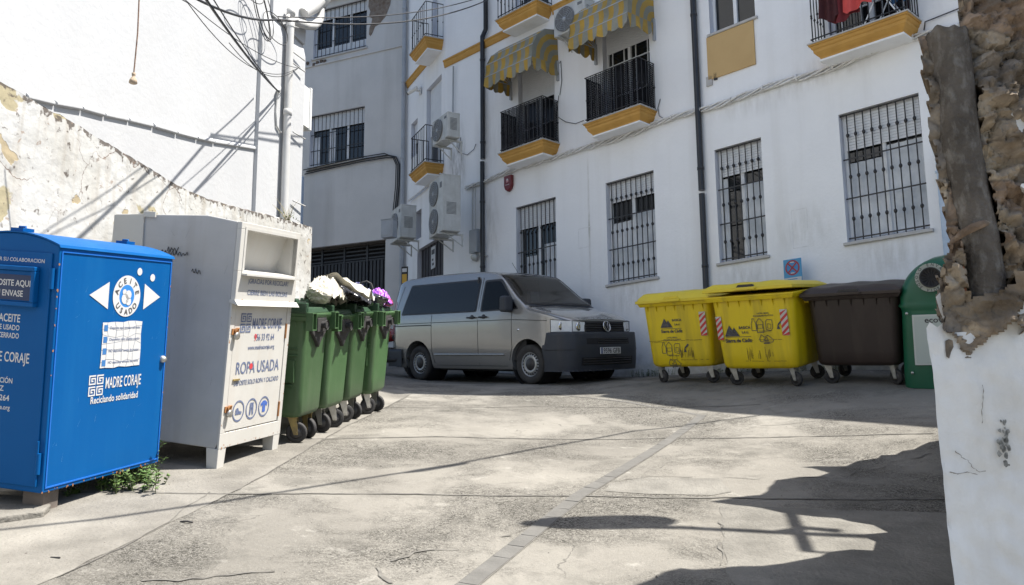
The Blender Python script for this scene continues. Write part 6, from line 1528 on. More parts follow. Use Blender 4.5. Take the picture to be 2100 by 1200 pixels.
cabm = mat('cabin_plastic', (.035,.035,.038), .7); seatm = mat('seat_fabric', (.09,.10,.12), .9, (.05,.055,.07), 20, .6)
m = MB(); m.frustum((.98,1.40,-.80,.80), .75, (1.0,1.32,-.76,.76), 1.24); m.tube([(1.12,-.45,1.26),(1.2,-.3,1.30),(1.2,-.1,1.30)], .05, 8); m.build('dashboard', cabm, van, bevel=.04)
m = MB(); m.box(2.25,2.28,-.80,.80,.4,1.9); m.box(1.0,2.28,-.80,.80,.40,.43); m.box(1.0,2.28,-.86,-.84,.4,1.24); m.box(1.0,2.28,.84,.86,.4,1.24); m.build('cabin_lining', cabm, van)
for y_ in (-.42, .42):
    m = MB(); m.frustum((1.88,2.06,y_-.24,y_+.24), .80, (2.0,2.12,y_-.20,y_+.20), 1.42); m.box(2.02,2.12,y_-.12,y_+.12,1.46,1.66); m.tube([(2.07,y_-.05,1.4),(2.07,y_-.05,1.5)], .012, 6); m.box(1.5,1.95,y_-.24,y_+.24,.68,.82); m.build('seat', seatm, van, bevel=.04)
m = MB(); T_ = Matrix.Translation((1.42,-.42,1.20)) @ Matrix.Rotation(R_(-55), 4, 'Y'); m.tube([T_ @ Vector((.19*math.cos(a), .19*math.sin(a), 0)) for a in [2*math.pi*i/24 for i in range(25)]], .014, 6); m.tube([T_ @ Vector((-.18,0,0)), T_ @ Vector((0,0,-.02)), T_ @ Vector((.18,0,0))], .016, 6); m.build('steering_wheel', cabm, van)
m = MB(); m.quad((1.10,.10,1.262),(1.22,.10,1.262),(1.22,.36,1.262),(1.10,.36,1.262)); m.build('dashboard_paper', M['txt_w'], van); top_patch(.98, 1.70, .010, .015, 'windscreen', M['clear'], van)
# bonnet seams, door seams and mouldings
def strip(pts, r, name, mt, par, off=.001): m = MB(); m.tube([onside(x, z, off) if len(p_ := (x,z)) == 2 else None for x, z in pts], r, 5); return m.build(name, mt, par)
def densify(pts, n=6): return [tuple(Vector(a).lerp(Vector(b), k/n)) for a, b in zip(pts[:-1], pts[1:]) for k in range(n)] + [pts[-1]]
m = MB()
for pl in ([(1.21,1.27),(1.21,.62),(1.30,.40)], [(2.14,1.88),(2.14,.30)], [(3.46,1.27),(3.46,.56),(3.40,.34)], [(1.38,.30),(3.36,.30)], [(1.21,1.10),(3.46,1.10)], [(3.46,1.10),(4.75,1.10)], [(.35,1.06),(1.21,1.10)], [(4.50,1.85),(4.66,1.35),(4.70,.60)]):
    m.tube([onside(x, z, -.001) for x, z in densify(pl)], .006, 5)
m.tube([onside(x, z, .001) for x, z in densify([(3.47,1.055),(4.72,1.055)])], .010, 5)
m.build('door_seam', M['black'], van)
m = MB()
def edge_pt(x, s_): p = section(x)[11]; y = p[0]*s_; return Vector((x+sh(x,y), y, p[1]+.001))
for s_ in (1,-1): m.tube([edge_pt(x, s_) for x in (.05,.12,.2,.3,.4,.5,.6,.7,.8,.88)], .005, 5)
m.build('bonnet_seam', M['black'], van)
m = MB(); m.tube([onside(x, z, .004) for x, z in densify([(1.42,.50),(3.38,.50)], 12)], .018, 6); m.build('side_moulding', M['silver'], van)
for x0 in (1.98, 2.30):
    m = MB(); 
    m.tube([onside(x0-.10,1.165,.035),onside(x0+.10,1.165,.035)], .016, 8); m.tube([onside(x0-.09,1.165,.0),onside(x0-.09,1.165,.035)], .014, 6); m.tube([onside(x0+.09,1.165,.0),onside(x0+.09,1.165,.035)], .014, 6)
    m.lathe([(.0,.004),(.045,.003),(.05,.0)], onside(x0,1.165,.0), (0,1,0), 16); m.build('door_handle', M['black'], van)
m = MB(); p = onside(1.05,.92,0); m.lathe([(.0,.012),(.02,.010),(.024,.0)], p, (0,1,0), 12); m.build('side_indicator', M['chrome'], van)
m = MB(); p = onside(3.9,1.5,.0)
# mirrors
for s_ in (1,-1):
    c = Vector(onside(1.27,1.35,.0,s_)); T_ = Matrix.Translation(c + Vector((0,s_*.13,.03)))
    m = MB(); m.frustum((-.10,.06,-.11,.11), -.15, (-.09,.06,-.11,.10), .13, T_); o = m.build('mirror', M['vplastic'], van, bevel=.045, segs=4)
    m = MB(); m.box(.062,.068,-.085,.085,-.11,.10,T_); m.build('mirror_glass', M['vglass'], o); m = MB(); m.box(-.03,.03,-.19 if s_ > 0 else .02,-.02 if s_ > 0 else .19,-.15,-.10,T_); m.build('mirror_arm', M['vplastic'], o)
# bumper shell
def bump_ring(z, out):
    pts = []
    for i in range(41):
        a = -1+2*i/40; y = .985*math.sin(a*math.pi/2)  # front sweep
    return pts
def bx(s_, z, out=0.0):
    """s_ in [-1,1] along the bumper from one wheel arch to the other"""
    k = abs(s_); L1 = .42   # straight side part
    prof = {}
    bul = .0 + .035*math.sin(min(1,max(0,(z-.22)/.66))*math.pi)
    if k > .62: t = (k-.62)/.38; x = .20+ (.33)*t; y = .955+bul*.5+out
    elif k > .40:
        t = (k-.40)/.22; an = t*math.pi/2; x = .20-.20*math.cos(an)*1.0+.0 ; x = .20*(1-math.cos(an))+.0-.0; y = .72+.235*math.sin(an); x += -.03*(1-t); y += (bul*.5+out)*t; x -= (bul+out)*(1-t)
    else: y = .72*k/.40; x = -.03 - (bul+out) - .045*(1-(k/.40)**2)
    return Vector((x, y*(1 if s_ >= 0 else -1), z))
m = MB(); zz = [.22,.25,.30,.36,.44,.54,.64,.71,.76,.81,.845,.86]
def bz(v): i = v*(len(zz)-1); k = min(int(i), len(zz)-2); return zz[k]+(zz[k+1]-zz[k])*(i-k)
def ztop(s_): t = min(1, max(0, (abs(s_)-.90)/.04)); return 1-.32*t
def bf(u, v):
    z = bz(v); s_ = -1+2*u; z = .22+(z-.22)*ztop(s_); return bx(s_, z, .0 if v < .95 else -.008)
m.grid(bf, 120, 11)
m.grid(lambda u, v: bx(-1+2*u, .22+.64*ztop(-1+2*u), -.008).lerp(Vector((max(.25, bx(-1+2*u,.8).x), bx(-1+2*u,.8).y*.9, .22+.65*ztop(-1+2*u))), v), 120, 2)
m.grid(lambda u, v: bx(-1+2*u, .22).lerp(Vector((.45, bx(-1+2*u,.22).y*.93, .22)), v), 80, 2)
bu = m.build('bumper', M['vplastic'], van, weld=True); smooth_by_angle(bu.data, 40)
# cut the arches roughly: remove bumper faces inside the arch circle
bm = bmesh.new(); bm.from_mesh(bu.data); bmesh.ops.delete(bm, geom=[f for f in bm.faces if (f.calc_center_median().x-.894)**2+(f.calc_center_median().z-.36)**2 < .41**2 and abs(f.calc_center_median().y) > .8], context='FACES'); bm.to_mesh(bu.data); bm.free()
m = MB()
def fpt(y, z, off): s_ = y/.72*.40; p = bx(s_, z, off); return p
for z in (.34,.38,.42): m.tube([fpt(y, z, .004) for y in [-.62+1.24*i/16 for i in range(17)]], .010, 5)
for z in (.68,.71,.74): m.tube([fpt(y, z, .003) for y in [-.52+.80*i/12 for i in range(13)]], .008, 5)
m.build('intake_slats', M['black'], bu)
m = MB(); m.grid(lambda u, v: fpt(-.66+1.32*u, .315+.13*v, .002), 20, 1); m.grid(lambda u, v: fpt(-.56+1.1*u, .66+.10*v, .0015), 20, 1); m.build('intake', M['dark'], bu)
m = MB(); 
for s0, s1 in ((.45,.95),(-.95,-.45)): m.tube([bx(s0+(s1-s0)*i/10, .575, .004) for i in range(11)], .006, 5)
m.build('bumper_crease', M['black'], bu)
# number plate
pc = fpt(-.05, .50, .028); m = MB(); PY = -.02
def plate_T(y, z, off): p = fpt(PY, .52, .026); return Vector((p.x-off, y, z))
yc = .0; px_ = fpt(0,.52,.0).x-.028
m.box(px_-.004, px_+.02, yc-.26, yc+.26, .495, .605); pl = m.build('number_plate', M['txt_w'], bu, bevel=.004)
m = MB(); m.box(px_-.0052, px_-.0041, yc+.215, yc+.258, .498, .602); m.build('plate_band', M['txt_b'], pl)
m = MB(); m.text('9596 GFB', .115, fm((px_-.0055, yc-.02, .512), (0,-1,0), (0,0,1)), 'c', .02, 0, 1, .43); m.build('lettering', M['txt_k'], pl, recalc=False)
# front face between bumper and bonnet: grille, lamps
def ff(y, z, off=0.0):     # body nose surface at x~0
    x = -.030 + sh(0, y) - off; lean = (z-.78)*.22; yy = abs(y)
    if yy > .70: x += (yy-.70)**1.5*1.4
    return Vector((x+lean-.02, y, z))
m = MB(); m.grid(lambda u, v: ff(-.50+1.0*u, .865+.175*v, .012), 20, 3); g_ = m.build('radiator_grille', M['dark'], van)
m = MB()
for z in (.89,.93,.97,1.01): m.tube([ff(-.49+.98*i/16, z, .020) for i in range(17)], .008, 6)
m.tube([ff(-.505,.865,.018), ff(-.505,1.03,.018)], .012, 6); m.tube([ff(.505,.865,.018), ff(.505,1.03,.018)], .012, 6); m.build('grille_slats', M['black'], g_)
m = MB(); m.grid(lambda u, v: ff(-.72+1.44*u, .85+.02*v, .012), 30, 1); m.build('nose_trim', M['vplastic'], van)
# emblem: ring with V over W
ec = ff(0, .955, .050); ET = fm(ec, (0,-1,0), Vector((.22,0,1))); m = MB()
m.tube([ET @ Vector((.088*math.cos(a), .088*math.sin(a), 0)) for a in [2*math.pi*i/32 for i in range(33)]], .0085, 6, caps=False)
for pl_ in ([(-.035,.072),(0,.006),(.035,.072)], [(-.072,.04),(-.034,-.062),(0,.0),(.034,-.062),(.072,.04)]): m.tube([ET @ Vector((x, y-.006, 0)) for x, y in pl_], .0085, 5)
m.build('emblem', M['chrome'], g_)
m = MB(); m.lathe([(0,.006),(.082,.006),(.082,.02)], ec, Vector((1,0,-.22)), 28); m.build('emblem_disc', M['black'], g_)
M['lamp'] = mat('lamp_reflector', (.55,.58,.62), .15, (.25,.27,.30), 9, .6, metal=.9, coat=1.0)
M['lampglass'] = mat('lamp_lens', (.78,.81,.84), .08, (.55,.58,.62), 9, .6, coat=1.0)
for s_ in (1,-1):
    # lamp follows the nose corner: polygon in (t along nose, z)
    def lp_(t, v, off):
        z0_ = .868; z1_ = 1.03 + .045*t; z = z0_+(z1_-z0_)*v
        if t < .42: Y = .50+.24*t/.42; x = sh(0, Y)
        else: xx = (t-.42)/.58*.27; Y = yscale(xx)*.95*.995; x = xx + sh(xx, Y)
        o_ = off+.022
        p = Vector((x-o_*(1-t*.6), (Y+o_*t*1.1)*s_, z)); return p
    m = MB(); m.grid(lambda u, v: lp_(u, v, .012), 12, 6); hl = m.build('headlight', M['lampglass'], van)
    m = MB(); 
    for tt, rr in ((.20,.070),(.66,.066)):
        c = lp_(tt, .5, .016); m.lathe([(0,.0),(rr*.55,-.004),(rr,-.001),(rr,.004)], c, (1,0,0), 18)
    m.build('reflector', M['chrome'], hl)
    m = MB(); 
    for a, b in (((0,0),(1,0)),((1,0),(1,1)),((1,1),(0,1)),((0,1),(0,0)),((.42,0),(.42,1))): m.tube([lp_(a[0]+(b[0]-a[0])*i/8, a[1]+(b[1]-a[1])*i/8, .014) for i in range(9)], .005, 5)
    m.build('lamp_bezel', M['black'], hl)
# interior hint seen through nothing: wipers, base cowl
m = MB(); m.tube([top_pt(.93,-.9,.016), top_pt(.90,-.2,.02), top_pt(.91,.1,.02)], .008, 5); m.tube([top_pt(.94,.0,.016), top_pt(.90,.6,.02), top_pt(.93,.8,.02)], .008, 5); m.build('wiper', M['black'], van)
m = MB(); m.grid(lambda u, v: top_pt(.875+.06*v, -.98+1.96*u, .008, .0), 16, 2); m.build('cowl', M['vplastic'], van)
# rear bumper corner + tail lamps
m = MB()
def rb(u, v):
    z = .26+.34*v; s_ = -1+2*u; k = abs(s_)
    if k > .55: t = (k-.55)/.45; x = 4.80-.42*t; y = .962
    elif k > .35: t = (k-.35)/.2; x = 4.80+.10*math.cos(t*math.pi/2); y = .80+.162*math.sin(t*math.pi/2)
    else: x = 4.90; y = .80*k/.35
    return (x, y*(1 if s_ >= 0 else -1), z)
m.grid(rb, 60, 6); m.grid(lambda u, v: Vector(rb(u,1)).lerp(Vector((4.5,rb(u,1)[1]*.93,.62)), v), 60, 1); m.build('rear_bumper', M['vplastic'], van, weld=True)
m = MB()
for s_ in (1,-1): m.grid(lambda u, v: Vector(onside(4.70+.10*u, 1.0+.55*v, .004, s_)), 3, 6)
m.build('tail_light', mat('tail_red', (.30,.02,.02), .2, coat=.8), van)
# wheel wells and underside
m = MB(); m.box(.5,4.6,-.70,.70,.20,.5); 
for x in (.894,3.894): m.lathe([(.415,-.90),(.415,-.5)], (x,0,.36), (0,1,0), 30); m.lathe([(.415,.5),(.415,.90)], (x,0,.36), (0,1,0), 30); m.box(x-.42,x+.42,-.56,.56,.36,.9)
m.build('underbody', M['dark'], van)
def vwheel(x, s_):
    y = s_*.80; c = (x, y, .335); m = MB(); a = (0, s_, 0)
    m.lathe([(.205,-.10),(.30,-.105),(.330,-.085),(.338,-.05),(.338,.05),(.330,.085),(.30,.105),(.235,.10),(.205,.085)], c, a, 40); t = m.build('wheel', M['rubber'], van)
    m = MB(); m.lathe([(.205,.085),(.200,.080),(.190,.045),(.175,.05),(.165,.075),(.13,.085),(.10,.080),(.095,.05),(.0,.05)], c, a, 40); m.lathe([(.205,.0),(.0,.0)], c, a, 20); m.build('rim', M['pipe_g'], t)
    m = MB(); m.lathe([(0,.098),(.085,.094),(.11,.078)], c, a, 24)
    for i in range(20):
        an = 2*math.pi*i/20; ca, sa = math.cos(an), math.sin(an); T_ = Matrix.Translation((x, y+s_*.070, .335)) @ Matrix.Rotation(-an, 4, 'Y'); m.box(.158,.184,-.012,.012,-.011,.011,T_)
    m.build('hub', M['black'], t)
    m = MB(); m.lathe([(.125,.090),(.128,.094),(.150,.088),(.153,.080)], c, a, 40); m.build('trim_ring', M['steel'], t)
for x in (.894, 3.894):
    for s_ in (1,-1): vwheel(x, s_)
m = MB()
for x in (1.9, 3.6): m.tube([(x,-.62,T(x)+.03),(x,.62,T(x)+.03)], .012, 6)
m = MB(); m.tube([(2.05,0,T(2.05)+.02),(2.2,0,T(2.2)+.2)], .004, 5); m.build('aerial', M['black'], van)
bpy.context.view_layer.update()

# ------------------------------------------------------------------ motorcycle behind the van
mp_ = ghit(818, 772) ; MC = gframe(-2.55, 17.35, 90+28, e=1.0)
mc = thing('motorcycle', 'dark motorcycle with a red tank half hidden behind the van', 'motorcycle', MC)
for y in (-.70, .70):
    m = MB(); m.lathe([(.23,-.05),(.28,-.055),(.31,-.03),(.31,.03),(.28,.055),(.23,.05)], (0,y,.31), (1,0,0), 28); t = m.build('wheel', M['rubber'], mc)
    m = MB(); m.lathe([(.23,-.02),(.235,.02)], (0,y,.31), (1,0,0), 28)
    for i in range(10): a = math.pi*2*i/10; m.tube([(0,y,.31),(0,y+.23*math.cos(a),.31+.23*math.sin(a))], .007, 4)
    m.lathe([(.05,-.04),(.05,.04)], (0,y,.31), (1,0,0), 12); m.build('rim', M['steel'], t)
m = MB(); m.tube([(0,-.7,.31),(0,-.50,.95)], .035, 8); m.tube([(-.07,-.7,.31),(-.07,-.52,.85)], .02, 8); m.tube([(0,.7,.31),(0,.2,.42),(0,-.1,.35),(0,-.4,.5),(0,-.48,.85)], .03, 8); m.tube([(0,.2,.42),(0,.5,.72)], .025, 6); m.box(-.14,.14,-.3,.15,.25,.55); m.build('frame', M['black'], mc, bevel=.02)
m = MB(); v, f = blob((0,-.15,.80), (.16,.34,.16), 2, amp=.05, crease=.0, sub=3); m.add(v, f, smooth=True); m.build('tank', mat('tank_red', (.25,.015,.015), .25, coat=.8), mc)
m = MB(); m.box(-.13,.13,.12,.72,.72,.82); m.build('saddle', M['rubber'], mc, bevel=.04)
m = MB(); m.tube([(-.36,-.42,1.02),(-.12,-.50,.98),(.12,-.50,.98),(.36,-.42,1.02)], .014, 6); m.build('handlebar', M['steel'], mc)
m = MB(); m.lathe([(0,-.08),(.09,-.07),(.10,.0),(.05,.08)], (0,-.62,.86), (0,1,0), 16); m.build('headlight', M['chrome'], mc)
m = MB(); m.tube([(.16,-.1,.3),(.18,.3,.32),(.2,.75,.42)], .04, 8); m.build('exhaust', M['rubber'], mc)

# ------------------------------------------------------------------ broken masonry wall at the right
D0 = 3.55
def RP(px, py, D=D0): return Vector(P(px, py, D))
RO = RP(1960, 1200); RU = Vector((1, -.10, 0)).normalized(); RY = Vector((0,0,1)).cross(RU)      # face to the viewer
org = Vector((RO.x, RO.y, gz(RO.x, RO.y)-.1)); RM = fm(org, RU, RY); Ri = RM.inverted()
def rl(px, py):      # pixel -> local (x, z) on the face plane
    d = Vector(ray(px, py)); c = Vector(CAM); t = (org-c).dot(RY)/d.dot(RY); p = Ri @ (c+d*t); return Vector((p.x, p.z))
ruin = thing('ruined_wall', 'broken end of a whitewashed rubble wall with a stone pipe bedded in it', 'wall', RM)
# outline of the remaining white plaster
pl_px = [(1985,1420),(1970,1240),(1964,1190),(1961,1165),(1953,1150),(1951,1128),(1945,1105),(1943,1060),(1938,1000),(1934,930),(1924,850),(1919,790),(1911,742),(1905,700),(1899,672),(1908,662),(1921,668),(1931,664),(1945,672),(1946,688),(1958,684),(1974,682),(1985,684),(1998,688),(2011,676),(2032,671),(2052,664),(2060,664),(2072,652),(2079,640),(2076,622),(2088,600),(2094,592),(2110,585),(2260,560),(2600,540),(2600,1420)]
P2 = [rl(*q) for q in pl_px]
M['wplaster'] = mat('aged_limewash', (.76,.76,.75), .9, (.62,.61,.59), 2.2, .7, .9, 5, spec=.15, streak=((.46,.42,.35), .6, 2.2, 1.0))
BACK2 = Ri.to_3x3() @ Vector((math.sin(R_(31)), math.cos(R_(31)), 0))
def shell(poly, y0, y1, mt, name, par, seed, sub=.05, amp=.012, edge=.01, rough_=.006, double=False):
    """sheet with thickness following poly; front gently uneven"""
    bm = bmesh.new(); vv = []
    out = []
    for i in range(len(poly)):
        a, b = poly[i], poly[(i+1)%len(poly)]; l = (b-a).length; n = max(1, int(l/.035))
        for k in range(min(n, 60)):
            p = a.lerp(b, k/min(n,60)); out.append(p + Vector((noise.noise(Vector((p.x*30,p.y*30,seed))), noise.noise(Vector((p.x*30,p.y*30,seed+7)))))*edge)
    vv = [bm.verts.new((p.x, 0, p.y)) for p in out]; f = bm.faces.new(vv); bmesh.ops.triangulate(bm, faces=[f])
    for _ in range(7):
        es = [e for e in bm.edges if e.calc_length() > sub and not e.is_boundary]
        if not es: break
        bmesh.ops.subdivide_edges(bm, edges=es, cuts=1); bmesh.ops.triangulate(bm, faces=[f for f in bm.faces if len(f.verts) > 3])
    r = bmesh.ops.extrude_face_region(bm, geom=bm.faces[:]); ev = [g for g in r['geom'] if isinstance(g, bmesh.types.BMVert)]
    evs = set(ev)
    for v in bm.verts:
        if v in evs: v.co += BACK2*(y1-y0)
        else:
            p = v.co; v.co.y = y0 + amp*noise.noise(Vector((p.x*2.5,p.z*2.5,seed))) + rough_*noise.noise(Vector((p.x*14,p.z*14,seed)))
    bmesh.ops.recalc_face_normals(bm, faces=bm.faces)
    me = bpy.data.meshes.new(name); bm.to_mesh(me); bm.free(); me.materials.append(mt); smooth_by_angle(me, 50)
    o = link(bpy.data.objects.new(name, me)); o.parent = par; return o
shell(P2, 0, .09, M['wplaster'], 'plaster', ruin, 3, amp=.022, rough_=.010, edge=.016, sub=.03)
# patches of plaster left high up
for k, pp_ in enumerate(([(2112,200),(2094,196),(2088,215),(2075,228),(2066,240),(2077,250),(2076,272),(2084,290),(2098,296),(2100,300),(2120,292),(2300,285),(2300,180)], [(2086,385),(2088,380),(2110,378),(2112,392),(2092,390)], [(1979,236),(1985,225),(1991,238),(1985,246)], [(1928,600),(1919,608),(1928,640),(1934,655),(1938,650),(1933,625)])):
    o = shell([rl(*q) for q in pp_], -.03 if k < 2 else -.0, .10, M['wplaster'], 'plaster_patch', ruin, 20+k, edge=.005)
# rubble mass: strongly displaced grid, with thickness
def mason():
    mm = bpy.data.materials.new('rubble_masonry'); mm.use_nodes = True; t = mm.node_tree; N = t.nodes; L = t.links
    b = N['Principled BSDF']; b.inputs['Roughness'].default_value = .95; b.inputs['Specular IOR Level'].default_value = .1
    tc = N.new('ShaderNodeTexCoord'); src = tc.outputs['Object']
    def nz(sc, det=6, dist=0.):
        n = N.new('ShaderNodeTexNoise'); n.inputs['Scale'].default_value = sc; n.inputs['Detail'].default_value = det; n.inputs['Distortion'].default_value = dist; L.new(src, n.inputs['Vector']); return n.outputs[0]
    r = N.new('ShaderNodeValToRGB'); L.new(nz(5, 9, .8), r.inputs[0]); e = r.color_ramp.elements
    e[0].position = .32; e[0].color = (.10,.082,.066,1); e[1].position = .68; e[1].color = (.33,.29,.245,1)
    for ps, cl in ((.42,(.165,.138,.112,1)),(.5,(.225,.195,.165,1)),(.58,(.275,.235,.19,1))): q = e.new(ps); q.color = cl
    x = N.new('ShaderNodeMix'); x.data_type = 'RGBA'; mr = N.new('ShaderNodeMapRange'); mr.inputs[1].default_value = .60; mr.inputs[2].default_value = .66; L.new(nz(2.3, 6, .4), mr.inputs[0]); L.new(mr.outputs[0], x.inputs[0]); L.new(r.outputs[0], x.inputs[6]); x.inputs[7].default_value = (.25,.18,.12,1)
    L.new(x.outputs[2], b.inputs['Base Color'])
    vw = N.new('ShaderNodeVectorMath'); vw.operation = 'MULTIPLY_ADD'; nn = N.new('ShaderNodeTexNoise'); nn.inputs['Scale'].default_value = 6; nn.inputs['Detail'].default_value = 4; L.new(src, nn.inputs['Vector']); L.new(nn.outputs['Color'], vw.inputs[0]); vw.inputs[1].default_value = (.16,.16,.16); mpv = N.new('ShaderNodeMapping'); mpv.inputs['Scale'].default_value = (1, .4, 1.7); L.new(src, mpv.inputs[0]); L.new(mpv.outputs[0], vw.inputs[2])
    vo = N.new('ShaderNodeTexVoronoi'); vo.inputs['Scale'].default_value = 3.8; L.new(vw.outputs[0], vo.inputs['Vector']); hs = N.new('ShaderNodeSeparateColor'); L.new(vo.outputs['Color'], hs.inputs[0])
    gr = N.new('ShaderNodeValToRGB'); L.new(hs.outputs[0], gr.inputs[0]); gr.color_ramp.interpolation = 'CONSTANT'; ge = gr.color_ramp.elements; ge[0].color = (.75,.70,.62,1); ge[1].position = .8; ge[1].color = (1.1,.92,.78,1)
    for ps, cl in ((.25,(1.25,1.2,1.1,1)),(.45,(.9,.92,.95,1)),(.62,(1.5,1.4,1.22,1))): q = ge.new(ps); q.color = cl
    mu = N.new('ShaderNodeMix'); mu.data_type = 'RGBA'; mu.blend_type = 'MULTIPLY'; mu.inputs[0].default_value = .85; L.new(x.outputs[2], mu.inputs[6]); L.new(gr.outputs[0], mu.inputs[7])
    ve = N.new('ShaderNodeTexVoronoi'); ve.feature = 'DISTANCE_TO_EDGE'; ve.inputs['Scale'].default_value = 3.8; L.new(vw.outputs[0], ve.inputs['Vector']); mr2 = N.new('ShaderNodeMapRange'); mr2.inputs[1].default_value = .0; mr2.inputs[2].default_value = .07; mr2.inputs[3].default_value = .8; mr2.inputs[4].default_value = 0; L.new(ve.outputs[0], mr2.inputs[0])
    mx3 = N.new('ShaderNodeMix'); mx3.data_type = 'RGBA'; L.new(mr2.outputs[0], mx3.inputs[0]); L.new(mu.outputs[2], mx3.inputs[6]); mx3.inputs[7].default_value = (.15,.125,.10,1); L.new(mx3.outputs[2], b.inputs['Base Color'])
    bp = N.new('ShaderNodeBump'); bp.inputs['Strength'].default_value = 1.0; bp.inputs['Distance'].default_value = .03; L.new(nz(16, 10, .6), bp.inputs['Height']); L.new(bp.outputs[0], b.inputs['Normal'])
    return mm
M['rubble'] = mason()
BACK = Ri.to_3x3() @ Vector((math.sin(R_(31)), math.cos(R_(31)), 0))
def inside(p, poly):
    c = False; n = len(poly); j = n-1
    for i in range(n):
        a, b = poly[i], poly[j]
        if (a.y > p[1]) != (b.y > p[1]) and p[0] < (b.x-a.x)*(p[1]-a.y)/(b.y-a.y)+a.x: c = not c
        j = i
    return c
def rubble(poly, ybase, amp, seed, name, thick=.5, sub=.011):
    pl_ = [rl(*q) for q in poly]; x0, x1 = min(p.x for p in pl_), min(1.1, max(p.x for p in pl_)); z0, z1 = min(p.y for p in pl_), max(p.y for p in pl_)
    nx_, nz_ = int((x1-x0)/sub)+1, int((z1-z0)/sub)+1; bm = bmesh.new(); idx = {}
    def V(i, j):
        if (i, j) not in idx:
            x, z = x0+i*sub, z0+j*sub; q = Vector((x*3.1, z*2.4, seed)); big = noise.noise(q) + .5*noise.noise(q*2.1)
            warp = Vector((noise.noise(q*3), noise.noise(q*3+Vector((9,0,0))), 0))*.35
            d_, pt_ = noise.voronoi(Vector((x*3.8, z*6, seed*1.0))+warp); cell = min(.35, d_[1]-d_[0])
            y = ybase + amp*big - amp*.8*(cell-.15) + amp*.42*noise.noise(q*6+Vector((0,z*4,0))) - amp*.18*abs(noise.noise(q*11)) + amp*.12*noise.noise(q*22) - amp*.2*abs(noise.noise(q*40)) + amp*.9*noise.noise(Vector((pt_[0][0]*7, pt_[0][1]*7, 1)))
            idx[(i, j)] = bm.verts.new((x, y, z))
        return idx[(i, j)]
    for i in range(nx_):
        for j in range(nz_):
            c = (x0+(i+.5)*sub, z0+(j+.5)*sub); w_ = (c[0]+.018*noise.noise(Vector((c[0]*22, c[1]*22, seed)))+.012*noise.noise(Vector((c[0]*60, c[1]*60, seed))), c[1]+.018*noise.noise(Vector((c[1]*22, c[0]*22, seed+3))))
            if inside(w_, pl_): bm.faces.new((V(i,j), V(i+1,j), V(i+1,j+1), V(i,j+1)))
    be = [e for e in bm.edges if len(e.link_faces) == 1]; r = bmesh.ops.extrude_edge_only(bm, edges=be)
    for v in [g for g in r['geom'] if isinstance(g, bmesh.types.BMVert)]: v.co += BACK*thick
    bmesh.ops.recalc_face_normals(bm, faces=bm.faces)
    me = bpy.data.meshes.new(name); bm.to_mesh(me); bm.free(); me.materials.append(M['rubble']); smooth_by_angle(me, 40)
    o = link(bpy.data.objects.new(name, me)); o.parent = ruin; return o
rubble([(1985,-350),(1984,-40),(1987,60),(1993,120),(2004,200),(2013,300),(2032,400),(2054,470),(2066,560),(2070,600),(2060,640),(2100,700),(2600,700),(2600,-350)], .02, .12, 2, 'rubble')
rubble([(1990,40),(2030,40),(2120,600),(2100,680),(2000,660),(1990,400)], .24, .05, 17, 'recess', .2, .02)
rubble([(1925,598),(1935,560),(1940,535),(1955,520),(1958,500),(1968,540),(1975,600),(1990,615),(2035,600),(2064,590),(2064,560),(2095,560),(2098,590),(2086,608),(2081,640),(2074,652),(2051,669),(2030,684),(2008,706),(1992,716),(1985,740),(1965,735),(1968,712),(1950,696),(1940,676),(1930,668),(1926,640)], -.055, .06, 5, 'rubble_ledge', .45)
rubble([(1893,62),(1889,80),(1894,100),(1899,130),(1906,150),(1910,200),(1909,229),(1912,262),(1921,285),(1927,290),(1929,316),(1940,387),(1950,440),(1954,475),(1954,516),(1938,541),(1933,595),(1928,640),(1936,668),(2000,680),(2015,560),(1990,420),(1965,300),(1952,200),(1940,100),(1925,66)], .045, .045, 9, 'pipe_mortar', .3)
# tile fragment and the leaning stone pipe
m = MB(); a, b = rl(1963,545), rl(1985,600); m.box(a.x, b.x, .0, .1, b.y, a.y); m.build('brick_fragment', mat('brick', (.38,.16,.08), .9, (.30,.13,.08), 14, .6, .3, 30), ruin, bevel=.01)
M['stonepipe'] = mat('mossy_stone', (.095,.083,.071), .95, (.16,.14,.12), 6, .7, 1.2, 34, spec=.1, lo=.42, hi=.62, streak=((.30,.285,.26), .7, 26, 12))
m = MB(); cpts = [(1938,60,43),(1946,110,42),(1957,200,41),(1968,300,40),(1987,400,39),(2006,480,38),(2018,560,38),(2024,640,38)]
def pf(u, v):
    i = v*(len(cpts)-1); k = min(int(i), len(cpts)-2); f = i-k; x = cpts[k][0]*(1-f)+cpts[k+1][0]*f; y = cpts[k][1]*(1-f)+cpts[k+1][1]*f; r = (cpts[k][2]*(1-f)+cpts[k+1][2]*f)/FPX*D0*1.02
    c = rl(x, y); a = 2*math.pi*u; rr = r*(1+.05*noise.noise(Vector((math.cos(a)*2, math.sin(a)*2, v*7)))+.03*noise.noise(Vector((math.cos(a)*6, math.sin(a)*6, v*24)))) ; top_ = 0
    if v < .02: rr *= 1
    zz_ = c.y + (.03*noise.noise(Vector((math.cos(a)*2, math.sin(a)*2, 5))) if v < .03 else 0)
    rr *= 1+.035*noise.noise(Vector((math.cos(a)*9, math.sin(a)*9, v*60))); return (c.x+.024+rr*math.cos(a), .045+rr*math.sin(a), zz_)
m.grid(pf, 48, 90); m.grid(lambda u, v: (rl(1937,58).x+.024+(pf(u,0)[0]-rl(1937,58).x-.024)*(1-v), .045+(pf(u,0)[1]-.045)*(1-v), pf(u,0)[2]-.03*math.sin(v*3)), 48, 4)
m.build('stone_pipe', M['stonepipe'], ruin, weld=True)
